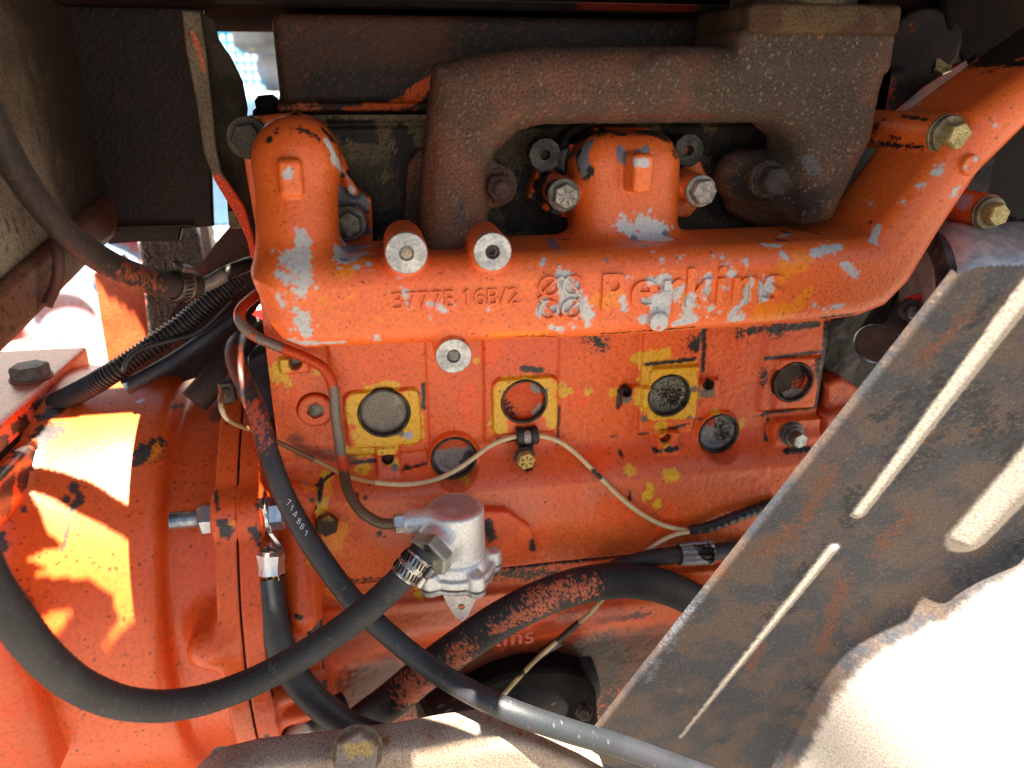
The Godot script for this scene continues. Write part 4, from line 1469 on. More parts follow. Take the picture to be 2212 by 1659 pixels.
func wear_corner(c: Vector3) -> Callable:
	var w := wear(Color(0.085, 0.074, 0.052), Color(0.05, 0.044, 0.032), 0.9, 60.0)
	w.add(c + Vector3(0.002, -0.003, 0), c + Vector3(0.008, 0.0, 0), 0.0055, Color(0.30, 0.27, 0.16), 0.6, 2.0)
	return w.at

# the point at (u, v) on the level plane of height y
func PY(u: float, v: float, y: float) -> Vector3:
	var d := cam_f + cam_r * ((u - 1106.0) / FOCAL) + cam_u * ((829.5 - v) / FOCAL)
	return cam_pos + d * ((y - cam_pos.y) / d.y)

# ---------------------------------------------------------------- bell housing and gearbox
func build_bell() -> void:
	var yc := -0.252
	var zc := -0.14
	var ax := func(x: float) -> Vector3: return Vector3(x, yc, zc)
	var t := thing("bell_housing", "big orange bell housing with patches of sunlight on it", "bell housing", Vector3(-0.5, -0.5, -0.1))
	var F := Field.new()
	F.vs = 0.0021
	F.cyl(ax.call(-0.85), ax.call(-0.336), 0.234, 0.236, 0.014, 0.012)
	F.cyl(ax.call(-0.40), ax.call(-0.26), 0.204, 0.216, 0.004, 0.012)
	F.cyl(ax.call(-0.2840), ax.call(-0.2639), 0.250, 0.250, 0.0025, 0.008)
	F.cyl(Vector3(-0.2850, -0.0965, 0.040), Vector3(-0.2639, -0.0965, 0.040), 0.020, 0.020, 0.003, 0.012)
	var b := P(452, 1400, 0.096)
	F.cap(b, b + Vector3(0.002, 0.002, -0.03), 0.0185, 0.020, 0.018)
	F.box(Transform3D(Basis(), Vector3(-0.70, -0.075, -0.05)), Vector3(0.228, 0.035, 0.30), 0.01, 0.03)
	# step of the barrel lower down
	F.cyl(ax.call(-0.85), ax.call(-0.36), 0.222, 0.222, 0.03, 0.02)
	F.lo = Vector3(-0.62, -0.40, -0.24)
	F.hi = Vector3(-0.2620, 0.03, 0.22)
	var w := wear(DEEP * 1.08, Color(0.76, 0.120, 0.020), 0.8, 8.0)
	w.speck_at = 0.56
	w.speck_freq = 300.0
	w.speck = Color(0.04, 0.012, 0.010)
	var fd := F.d
	patches(w, fd, [[315, 970, 18, 300, 990], [330, 960, 12, 345, 955], [160, 1050, 9, 175, 1080], [165, 1085, 8, 155, 1100], [142, 1075, 7, 143, 1082], [52, 1100, 7], [0, 1160, 12, 5, 1180], [135, 1190, 3, 150, 1130], [372, 880, 5, 395, 873], [378, 870, 4], [20, 1010, 22, 100, 930], [150, 870, 14, 90, 900], [240, 870, 4], [490, 830, 4], [555, 1100, 8], [480, 1130, 14, 490, 1150], [515, 1120, 8, 520, 1150], [465, 1060, 4, 470, 1100]], Color(0.040, 0.032, 0.034), 0.85, 1.2)
	patches(w, fd, [[120, 930, 30, 30, 1000], [330, 975, 26, 340, 960]], Color(0.06, 0.045, 0.045), 0.9, 1.0, 1)
	patches(w, fd, [[335, 985, 16, 345, 965], [520, 1000, 8], [505, 1130, 12]], Color(0.80, 0.25, 0.02), 0.7, 1.4, 1)
	patches(w, fd, [[300, 867, 6, 306, 864]], Color(0.7, 0.7, 0.7), 0.3, 1.0)
	patches(w, fd, [[540, 820, 20, 420, 835], [480, 860, 22, 470, 900]], Color(0.10, 0.06, 0.06, 0.8), 0.5, 1.0, 2)
	w.add(Vector3(-0.2642, -0.4, 0.0), Vector3(-0.2642, 0.05, 0.0), 0.0, GREASE)
	cast(F.mesh(), "casting", M.smooth_paint, t, w.at)

	# engine back plate on the other side of the joint
	var t2 := thing("back_plate", "orange engine back plate casting beside the bell housing joint", "engine back plate", Vector3(-0.22, -0.45, -0.1))
	var G := Field.new()
	G.vs = 0.0017
	G.cyl(ax.call(-0.2630), ax.call(-0.2440), 0.2505, 0.2505, 0.0025, 0.006)
	G.cyl(ax.call(-0.2500), ax.call(-0.1990), 0.222, 0.216, 0.004, 0.014)
	G.cyl(Vector3(-0.2630, -0.0965, 0.040), Vector3(-0.2430, -0.0965, 0.040), 0.021, 0.020, 0.003, 0.012)
	G.cap(P(648, 1130, 0.030), P(660, 1330, 0.075), 0.015, 0.014, 0.014)
	G.cap(P(585, 1382, 0.080), P(680, 1376, 0.074), 0.012, 0.012, 0.012)
	G.cap(P(590, 1500, 0.090), P(690, 1480, 0.080), 0.012, 0.010, 0.012)
	G.cap(P(590, 1550, 0.090), P(690, 1530, 0.080), 0.010, 0.010, 0.012)
	G.cap(P(625, 1060, 0.018), P(690, 1075, 0.024), 0.010, 0.010, 0.012)
	G.lo = Vector3(-0.2650, -0.40, -0.15)
	G.hi = Vector3(-0.1960, 0.0, 0.125)
	var w2 := wear(Color(0.72, 0.085, 0.010), DEEP, 0.7, 14.0)
	w2.speck_at = 0.55
	w2.speck_freq = 360.0
	w2.speck = Color(0.04, 0.012, 0.010)
	fd = G.d
	patches(w2, fd, [[565, 1092, 12, 575, 1060], [545, 1145, 10, 555, 1160], [575, 1000, 6], [690, 1180, 5, 700, 1440], [685, 1100, 7, 690, 1060], [705, 1280, 9, 700, 1310], [570, 1230, 6, 568, 1250], [600, 1400, 8, 625, 1390], [610, 1430, 5], [575, 1590, 6, 640, 1570], [590, 1500, 7, 585, 1480], [700, 1480, 9], [640, 1330, 6, 650, 1335], [660, 1190, 3], [675, 1080, 5, 690, 1120], [560, 1175, 6]], Color(0.030, 0.022, 0.020), 0.85, 1.4)
	patches(w2, fd, [[590, 1000, 14, 600, 960], [655, 1030, 14, 670, 1050], [680, 1150, 10, 670, 1210], [620, 1225, 6], [680, 1040, 8, 650, 1010]], Color(0.84, 0.22, 0.012), 0.8, 1.2)
	patches(w2, fd, [[672, 1030, 6, 660, 1045], [695, 1095, 5]], Color(0.35, 0.36, 0.42), 0.6, 1.4)
	patches(w2, fd, [[620, 1490, 20, 670, 1470], [640, 1450, 12]], Color(0.84, 0.17, 0.03), 0.9, 1.2, 1)
	w2.add(Vector3(-0.2625, -0.4, 0.1), Vector3(-0.2625, 0.05, 0.1), 0.0, GREASE)
	cast(G.mesh(), "casting", M.block_paint, t2, w2.at)
	# the black gasket line of the joint
	var m := MB.new()
	m.lathe([Vector2(0.2494, -0.0006), Vector2(0.2494, 0.0006)], Transform3D(Basis(Vector3.UP, PI / 2), Vector3(-0.2635, yc, zc)), 90)
	put(m, "joint_gasket", M.soot, t2, flat_color(GREASE))

	# gearbox top cover, running towards the viewer on the left
	var yt := -0.008
	var c := PY(130, 800, yt)
	var g := thing("gearbox_cover", "chipped orange gearbox cover with grease along its edge", "gearbox cover", Vector3(c.x - 0.15, yt - 0.05, 0.1))
	var H := Field.new()
	H.vs = 0.0020
	var zb := c.z - 0.085
	H.box(Transform3D(Basis(), Vector3(c.x - 0.15, yt - 0.0125, zb + 0.25)), Vector3(0.15, 0.0125, 0.25), 0.004, 0.0)
	H.lo = Vector3(c.x - 0.20, yt - 0.03, zb - 0.005)
	H.hi = Vector3(c.x + 0.004, yt + 0.004, 0.33)
	var w3 := wear(Color(0.62, 0.11, 0.05), Color(0.50, 0.16, 0.10), 0.8, 14.0)
	fd = H.d
	w3.speck_at = 0.42
	for k in 9:
		var z := zb + 0.05 + 0.045 * k
		w3.add(Vector3(c.x, yt - 0.020, z), Vector3(c.x, yt - 0.006, z + 0.02), 0.010, GREASE, 0.9, 1.2)
		w3.add(Vector3(c.x + 0.001, yt - 0.002, z), Vector3(c.x + 0.001, yt - 0.002, z + 0.03), 0.006, Color(0.80, 0.09, 0.008), 0.9, 1.2)
	cast(H.mesh(), "plate", M.smooth_paint, g, w3.at)
	m = MB.new()
	m.box(Transform3D(Basis(), Vector3(c.x - 0.15, yt - 0.028, zb + 0.25)), Vector3(0.296, 0.006, 0.49), 0.001)
	put(m, "gasket", M.soot, g, flat_color(GREASE))
	var H2 := Field.new()
	H2.vs = 0.0026
	H2.box(Transform3D(Basis(), Vector3(c.x - 0.145, yt - 0.050, zb + 0.25)), Vector3(0.158, 0.020, 0.255), 0.006, 0.0)
	H2.lo = Vector3(c.x - 0.20, yt - 0.074, zb - 0.012)
	H2.hi = Vector3(c.x + 0.018, yt - 0.026, 0.33)
	var w4 := wear(DEEP, ORANGE, 0.7, 20.0)
	for k in 11:
		var z := zb + 0.02 + 0.04 * k
		w4.add(Vector3(c.x + 0.012, yt - 0.034, z), Vector3(c.x + 0.013, yt - 0.050, z + 0.02), 0.012, Color(0.05, 0.035, 0.035), 0.9, 1.1)
	cast(H2.mesh(), "lower_flange", M.smooth_paint, g, w4.at)
	var bc := PY(68, 815, yt + 0.0003)
	bolt("cover_bolt", "dull grey hex bolt on top of the gearbox cover", "bolt", "", bc, Vector3.UP, [[0.0205, 0.0015, M.grime]], 0.0185, 0.0125, mottled(Color(0.30, 0.27, 0.24), Color(0.18, 0.15, 0.13), 60.0), mottled(Color(0.45, 0.20, 0.13), Color(0.3, 0.14, 0.1), 60.0), M.grime, 0.5)
	# stud and bolt of the joint
	var zinc := mottled(Color(0.62, 0.66, 0.70), Color(0.40, 0.46, 0.52), 90.0)
	bolt("flange_stud", "zinc plated nut with a long thread sticking out of the bell housing flange", "nut", "", Vector3(-0.2852, -0.0965, 0.042), Vector3(-1, 0, 0), [], 0.0145, 0.0135, zinc, zinc, M.zinc, 0.25, 0.026, 0.0086)
	# the earth cable's lug under the bolt on the other side
	var lb := Vector3(-0.2425, -0.0965, 0.046)
	bolt("earth_bolt", "bright zinc bolt clamping the earth cable's lug", "bolt", "", lb + Vector3(0.0040, 0, 0), Vector3(1, 0, 0), [[0.0165, 0.0034, M.zinc]], 0.0148, 0.0130, zinc, mottled(Color(0.60, 0.62, 0.64), Color(0.4, 0.43, 0.46), 60.0), M.zinc, 0.0)
	var cb := thing("earth_cable", "thick black earth cable with a crimped tin lug and bare copper showing", "cable", P(640, 1480, 0.08))
	var pts := spline(path([[580, 1247, 0.073], [588, 1330, 0.086], [606, 1400, 0.098], [645, 1472, 0.108], [700, 1530, 0.112], [770, 1578, 0.115], [880, 1610, 0.118]]), 0.003)
	m = MB.new()
	m.tube(pts, PackedFloat32Array([0.0138]), 28)
	put(m, "sheath", M.rubber, cb, mottled(RUBBER, Color(0.035, 0.037, 0.042), 30.0))
	m = MB.new()
	var tang := [Vector3(0.0005, 0.0145, 0), Vector3(0.0005, -0.013, 0), Vector3(0.006, -0.026, 0.006), Vector3(0.0075, -0.033, 0.010)]
	for i in 3:
		var p: Vector3 = lb + tang[i]
		var q: Vector3 = lb + tang[i + 1]
		var wdt := 0.0140 if i < 1 else 0.0125
		var wq := 0.0135 if i < 1 else 0.0110
		var th := Vector3(0.0034, 0, 0)
		var da: Vector3 = [Vector3(0.15, 0, 1), Vector3(0.35, 0, 0.93), Vector3(0.6, 0, 0.8)][i]
		var db: Vector3 = [Vector3(0.35, 0, 0.93), Vector3(0.6, 0, 0.8), Vector3(0.65, 0, 0.75)][i]
		m.quad(p + da * (-wdt) + th, p + da * (wdt) + th, q + db * (wq) + th, q + db * (-wq) + th)
		m.quad(p + da * (wdt) + th, p + da * (wdt), q + db * (wq), q + db * (wq) + th)
		m.quad(p + da * (-wdt), p + da * (wdt), q + db * (wq), q + db * (-wq))
		m.quad(p + da * (-wdt) + th, p + da * (-wdt), q + db * (-wq), q + db * (-wq) + th)
	m.finer(0.004)
	var a0 := P(583, 1188, 0.066)
	var a1 := P(580, 1236, 0.072)
	var bar := MB.new()
	var xf := frame(a0, a1 - a0, Vector3.BACK)
	var ln := a0.distance_to(a1)
	var lug := put(m, "lug", M.zinc, cb, mottled(Color(0.72, 0.72, 0.72), Color(0.55, 0.55, 0.56), 110.0), 60.0)
	bar.lathe([Vector2(0.0105, 0.0), Vector2(0.0138, ln * 0.15), Vector2(0.0138, ln * 0.7), Vector2(0.0152, ln), Vector2(0.0140, ln), Vector2(0.0120, ln * 0.7)], xf, 7)
	put(bar, "crimp_barrel", M.zinc, lug, mottled(Color(0.72, 0.72, 0.72), Color(0.50, 0.50, 0.52), 110.0), 30.0)
	m = MB.new()
	var r := RandomNumberGenerator.new()
	r.seed = 5
	for k in 46:
		var o := Vector3(r.randf_range(-0.009, 0.009), 0, r.randf_range(-0.003, 0.009))
		m.tube(PackedVector3Array([a1 + o + Vector3(0, 0.004, 0), (a1 + pts[0]) * 0.5 + o + Vector3(r.randf_range(-0.003, 0.003), 0, 0.002), pts[0] + o * 0.85]), PackedFloat32Array([0.0007]), 5, false)
	put(m, "copper_strands", M.copper, cb, mottled(Color(0.80, 0.45, 0.16), Color(0.50, 0.20, 0.06), 300.0))

	# a part of the clutch housing that comes forward at the lower left
	var lf := thing("pedal_housing", "smooth orange casting at the lower left under the fuel hose", "casting", P(20, 1600, 0.2))
	var L := Field.new()
	L.vs = 0.0022
	L.ext(poly([[-160, 1330], [10, 1390], [48, 1470], [75, 1560], [115, 1700], [-160, 1700]], 0.13), 0.03, 0.13, 0.022, 0.0)
	L.lo = Vector3(-0.66, -0.42, 0.02)
	L.hi = Vector3(-0.36, -0.14, 0.135)
	cast(L.mesh(), "casting", M.smooth_paint, lf, mottled(Color(0.72, 0.075, 0.008), DEEP, 12.0))

# ---------------------------------------------------------------- sheet metal, hoses and brackets at the upper left
func build_left_panels() -> void:
	var xl := -0.3736
	var t := thing("side_cowl", "dusty tan side panel with a brown folded lower edge", "panel", Vector3(xl, 0.1, 0.2))
	var w := wear(Color(0.30, 0.25, 0.175), Color(0.20, 0.15, 0.10), 0.9, 9.0)
	w.speck_at = 0.40
	w.speck_freq = 240.0
	w.speck = Color(0.05, 0.035, 0.025)
	w.add(Vector3(xl, 0.45, -0.1), Vector3(xl, 0.2, -0.1), 0.17, Color(0.045, 0.030, 0.020, 0.88), 0.3, 0.4, 2)  # this film and the next paint shade onto the upper sheet
	w.add(Vector3(xl, 0.50, 0.3), Vector3(xl, 0.34, -0.1), 0.12, Color(0.06, 0.040, 0.026, 0.9), 0.3, 0.4, 2)
	w.add(Vector3(xl, 0.20, 0.05), Vector3(xl, 0.18, 0.15), 0.05, Color(0.40, 0.33, 0.24, 0.7), 0.4, 0.6, 2)
	var ed := func(z: float) -> float: return 0.144 - 0.121 * (z + 0.1)
	var m := MB.new()
	for k in 60:
		var z0 := -0.1 + 0.01 * k
		var z1 := z0 + 0.01
		m.quad(Vector3(xl, ed.call(z0) + 0.035, z0), Vector3(xl, ed.call(z1) + 0.035, z1), Vector3(xl, 0.62, z1), Vector3(xl, 0.62, z0))
		m.quad(Vector3(xl - 0.002, ed.call(z0) + 0.035, z0), Vector3(xl - 0.002, ed.call(z1) + 0.035, z1), Vector3(xl - 0.002, 0.62, z1), Vector3(xl - 0.002, 0.62, z0))
	m.finer(0.006)
	put(m, "sheet", M.grime, t, w.at, 30.0)
	m = MB.new()
	for k in 60:
		var z0 := -0.1 + 0.01 * k
		var z1 := z0 + 0.01
		var prof := [[-0.002, 0.037], [0.004, 0.036], [0.008, 0.031], [0.009, 0.006], [0.006, 0.0], [-0.004, 0.0]]
		for i in 5:
			m.quad(Vector3(xl + prof[i][0], ed.call(z0) + prof[i][1], z0), Vector3(xl + prof[i][0], ed.call(z1) + prof[i][1], z1), Vector3(xl + prof[i + 1][0], ed.call(z1) + prof[i + 1][1], z1), Vector3(xl + prof[i + 1][0], ed.call(z0) + prof[i + 1][1], z0))
	m.finer(0.005)
	var w2 := wear(Color(0.16, 0.055, 0.030), Color(0.24, 0.11, 0.065), 0.9, 20.0)
	w2.add(Vector3(xl, 0.10, 0.16), Vector3(xl, 0.05, 0.5), 0.014, Color(0.72, 0.10, 0.015), 0.8, 0.8)
	w2.speck_at = 0.4
	put(m, "folded_edge", M.grime, t, w2.at, 50.0)
	# wiring on the panel
	var cw := thing("panel_cable", "thin rust red cable hanging down the dusty side panel", "cable", P(115, 500, 0.1))
	m = MB.new()
	m.tube(spline(path([[100, 432, 0.085], [118, 500, 0.09], [126, 560, 0.10], [122, 610, 0.10], [100, 660, 0.11]]), 0.004), PackedFloat32Array([0.0042]), 10)
	put(m, "cable", M.dull_rubber, cw, mottled(Color(0.13, 0.035, 0.018), Color(0.08, 0.03, 0.02), 50.0))

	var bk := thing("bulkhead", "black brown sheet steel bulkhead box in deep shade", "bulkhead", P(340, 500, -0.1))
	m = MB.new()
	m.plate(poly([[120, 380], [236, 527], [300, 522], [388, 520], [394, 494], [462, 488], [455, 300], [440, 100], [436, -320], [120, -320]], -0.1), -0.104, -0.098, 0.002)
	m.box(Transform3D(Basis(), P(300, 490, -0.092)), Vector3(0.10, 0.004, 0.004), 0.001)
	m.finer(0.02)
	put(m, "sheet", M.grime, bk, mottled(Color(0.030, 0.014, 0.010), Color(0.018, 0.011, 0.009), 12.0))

	# bracket strip
	var bs := thing("bracket_strip", "bent steel bracket with a bright orange foot", "bracket", P(550, 560, 0.02))
	var w3 := wear(Color(0.17, 0.13, 0.085), Color(0.12, 0.085, 0.055), 0.8, 26.0)
	for q in [[470, 395, 14, 500, 430], [505, 440, 24, 530, 480], [535, 490, 24, 548, 550]]:
		w3.add(P(q[0], q[1], 0.02), P(q[3], q[4], 0.02), q[2] * 0.00044, Color(0.80, 0.072, 0.008), 0.35, 1.0)
	for q in [[415, 70, 3, 430, 110], [430, 110, 2.5, 440, 150]]:
		w3.add(P(q[0], q[1], 0.02), P(q[3], q[4], 0.02), q[2] * 0.00044, Color(0.70, 0.12, 0.02), 0.5, 2.0)
	w3.add(P(392, 40, 0.02), P(402, 120, 0.02), 0.0012, Color(0.6, 0.14, 0.04), 0.6, 2.0)
	m = MB.new()
	m.plate(poly([[392, 22], [430, 26], [442, 100], [456, 220], [466, 320], [478, 372], [500, 405], [528, 448], [545, 505], [556, 562], [542, 558], [534, 520], [512, 470], [486, 428], [462, 388], [440, 330], [422, 210], [402, 110]], 0.02), 0.016, 0.020, 0.001)
	m.finer(0.004)
	put(m, "strip", M.grime, bs, w3.at)
	m = MB.new()
	m.plate(poly([[430, 26], [460, 42], [470, 85], [498, 125], [522, 175], [533, 235], [528, 290], [534, 340], [540, 420], [556, 500], [556, 560], [540, 500], [524, 446], [498, 404], [478, 372], [466, 320], [456, 220], [442, 100]], 0.004), -0.003, 0.004, 0.001)
	m.finer(0.006)
	put(m, "web", M.soot, bs, mottled(Color(0.042, 0.032, 0.022), Color(0.020, 0.016, 0.012), 20.0))
	bolt("bracket_nut", "oily brass nut behind the orange bracket foot", "nut", "", P(530, 462, -0.01), Vector3(-1, 0.05, 0.15), [], 0.0135, 0.014, mottled(Color(0.26, 0.20, 0.09), Color(0.09, 0.065, 0.035), 110.0), flat_color(DIRT), M.grime, 0.3)

	# heater hose with its clip and the steel pipe it is pushed on
	var hh := thing("heater_hose", "old black hose with flaking orange paint curving down to a clip", "hose", P(250, 580, 0.03))
	var hp := spline(path([[-70, 140, 0.19], [-20, 260, 0.17], [55, 398, 0.135], [130, 490, 0.105], [212, 556, 0.07], [296, 598, 0.038], [380, 616, 0.008], [424, 618, -0.008]]), 0.0025)
	var w4 := wear(Color(0.040, 0.032, 0.028), Color(0.022, 0.019, 0.018), 0.9, 20.0)
	for q in [[90, 440, 7, 140, 480], [190, 520, 9, 215, 545], [300, 570, 10, 330, 590], [290, 590, 12, 345, 610], [330, 640, 14, 440, 640], [230, 590, 8, 300, 630]]:
		w4.add(P(q[0], q[1], 0.06), P(q[3], q[4], 0.045), q[2] * 0.0011, Color(0.34, 0.085, 0.03), 1.2, 1.5, 1)
	w4.speck_at = 0.42
	w4.speck = Color(0.10, 0.06, 0.04)
	m = MB.new()
	var hr := PackedFloat32Array()
	for i in hp.size():
		hr.append(lerpf(0.0092, 0.0114, smoothstep(0.3, 0.95, float(i) / hp.size())))
	m.tube(hp, hr, 26)
	put(m, "hose", M.dull_rubber, hh, w4.at)
	m = MB.new()
	m.tube(spline(path([[415, 618, -0.005], [450, 612, -0.012], [485, 592, -0.02], [520, 577, -0.03], [560, 562, -0.05]]), 0.003), PackedFloat32Array([0.0066]), 16)
	var w5 := wear(Color(0.035, 0.030, 0.028), Color(0.02, 0.018, 0.017), 0.9, 40.0)
	w5.add(P(430, 618, -0.01), P(465, 604, -0.014), 0.010, Color(0.30, 0.29, 0.26), 0.4, 1.6)
	var pipe := thing("heater_pipe", "black steel pipe with a bare worn end in the heater hose", "pipe", P(500, 585, -0.02))
	put(m, "pipe", M.old_steel, pipe, w5.at)
	clamp_on(hp, hp.size() - 14, 0.0125, 0.0135, "wet worm drive clip on the end of the heater hose", mottled(Color(0.22, 0.19, 0.15), Color(0.07, 0.055, 0.045), 120.0), Vector3(0.1, 1, 0.3), M.old_steel)

	# diagonal frame bar, conduit and cables behind the engine's corner
	var fb := thing("frame_bar", "oily red brown flat bar running down behind the conduit", "bar", P(430, 640, -0.13))
	m = MB.new()
	m.plate(poly([[575, 415], [520, 462], [470, 520], [430, 575], [392, 640], [340, 720], [238, 832], [340, 842], [440, 812], [500, 740], [575, 640]], -0.13), -0.138, -0.13, 0.0015)
	m.finer(0.008)
	var w6 := wear(Color(0.075, 0.020, 0.012), Color(0.035, 0.015, 0.010), 0.9, 16.0)
	for q in [[420, 660, 20], [450, 590, 16], [380, 740, 22, 420, 760]]:
		w6.add(P(q[0], q[1], -0.13), P(q[0], q[1], -0.13), q[2] * 0.0005, Color(0.20, 0.035, 0.012), 0.9, 1.2, 1)
	put(m, "bar", M.grime, fb, w6.at)
	var cd := thing("corrugated_conduit", "black corrugated cable conduit running up behind the bell housing", "conduit", P(350, 730, -0.09))
	var cpp := spline(path([[120, 872, -0.09], [195, 834, -0.07], [250, 800, -0.065], [320, 752, -0.075], [400, 696, -0.085], [460, 645, -0.09], [520, 598, -0.10]]), 0.0008)
	var rad := PackedFloat32Array()
	for i in cpp.size():
		rad.append(0.0098 + 0.0012 * clampf(sin(i * TAU / 7.2) * 1.5, -1.0, 1.0))
	m = MB.new()
	m.tube(cpp, rad, 22)
	put(m, "sleeve", M.plastic, cd, mottled(Color(0.030, 0.030, 0.034), Color(0.024, 0.019, 0.018), 20.0))
	var k1 := thing("loom_cable", "plain black cable lying under the corrugated conduit", "cable", P(400, 760, -0.1))
	m = MB.new()
	m.tube(spline(path([[270, 838, -0.06], [340, 800, -0.07], [400, 762, -0.085], [460, 720, -0.095], [530, 668, -0.11]]), 0.003), PackedFloat32Array([0.0078]), 16)
	put(m, "cable", M.rubber, k1, mottled(Color(0.022, 0.022, 0.025), Color(0.028, 0.035, 0.05), 22.0))
	var k2 := thing("loop_cable", "thin black cable looping between the conduit and the loom", "cable", P(340, 780, -0.06))
	m = MB.new()
	m.tube(spline(path([[268, 800, -0.05], [278, 775, -0.052], [310, 752, -0.06], [370, 735, -0.07], [430, 715, -0.08], [500, 650, -0.09]]), 0.003), PackedFloat32Array([0.0030]), 10)
	put(m, "cable", M.rubber, k2, flat_color(Color(0.020, 0.018, 0.018)))

	# cast pipe stub and shaft between head and bell housing
	var sh := thing("linkage_rod", "grey brown round rod behind the black hose", "rod", P(520, 790, -0.08))
	m = MB.new()
	m.tube(path2([[420, 868, -0.06], [480, 800, -0.08], [560, 700, -0.12]]), PackedFloat32Array([0.0145]), 20)
	put(m, "rod", M.grime, sh, mottled(Color(0.10, 0.07, 0.055), Color(0.05, 0.03, 0.028), 24.0))
	var dk := thing("starter_body", "dark purple black starter body in the gap beside the block", "starter motor", P(575, 810, -0.05))
	m = MB.new()
	m.lathe([Vector2(0, 0.0), Vector2(0.03, 0.0), Vector2(0.034, -0.004), Vector2(0.034, -0.10), Vector2(0, -0.10)], frame(P(590, 830, -0.01), Vector3(0.1, 0.2, 1)), 32)
	m.finer(0.006)
	put(m, "body", M.grime, dk, mottled(Color(0.035, 0.022, 0.032), Color(0.012, 0.010, 0.012), 60.0))
	# plastic wire holder on the housing
	var wh := thing("wire_holder", "small dark plastic wire holder clipped on the bell housing", "clip", P(492, 850, 0.01))
	m = MB.new()
	m.box(Transform3D(Basis(Vector3.BACK, 0.05), P(491, 845, 0.006)), Vector3(0.013, 0.022, 0.012), 0.002)
	m.box(Transform3D(Basis(), P(490, 848, 0.013)), Vector3(0.005, 0.009, 0.004), 0.001)
	put(m, "holder", M.plastic, wh, flat_color(Color(0.035, 0.022, 0.016)))

func path2(pts: Array) -> PackedVector3Array:
	var o := PackedVector3Array()
	for p in path(pts):
		o.append(p)
	return o

# a worm drive clip round point i of a tube's path
func clamp_on(p: PackedVector3Array, i: int, r: float, width: float, label: String, col: Callable, screw_dir: Vector3, mt: Material, called := "hose_clip", group := "") -> void:
	var c := p[i]
	var ax := (p[mini(i + 2, p.size() - 1)] - p[maxi(i - 2, 0)]).normalized()
	var t := thing(called, label, "hose clip", c, group)
	var xf := frame(c, ax, screw_dir)
	var m := MB.new()
	var w := width * 0.5
	m.lathe([Vector2(r, -w), Vector2(r + 0.0010, -w), Vector2(r + 0.0013, -w + 0.0012), Vector2(r + 0.0008, -w + 0.002), Vector2(r + 0.0008, w - 0.002), Vector2(r + 0.0013, w - 0.0012), Vector2(r + 0.0010, w), Vector2(r, w)], xf, 40)
	put(m, "band", mt, t, col)
	m = MB.new()
	for k in 22:
		var a := TAU * k / 22.0
		if absf(sin(a) - 1.0) < 0.12:
			continue
		var b := xf * Transform3D(Basis(Vector3(0, 0, 1), a), Vector3.ZERO)
		m.box(b * Transform3D(Basis(Vector3(1, 0, 0), 0.25), Vector3(r + 0.0009, 0, 0)), Vector3(0.0012, 0.0014, width * 0.55), 0.0002)
	put(m, "band_slots", mt, t, flat_color(Color(0.03, 0.027, 0.025)))
	# screw housing on the screw side
	m = MB.new()
	var top := xf * Transform3D(Basis(), Vector3(0, r + 0.0035, 0))
	m.box(top, Vector3(0.012, 0.0055, width * 0.95), 0.0012)
	var hs := put(m, "screw_housing", mt, t, col)
	m = MB.new()
	m.hexagon(top * Transform3D(Basis(Vector3.UP, PI / 2), Vector3(0.006, 0.0008, 0)), 0.0045, 0.0055)
	put(m, "screw", mt, t, col)

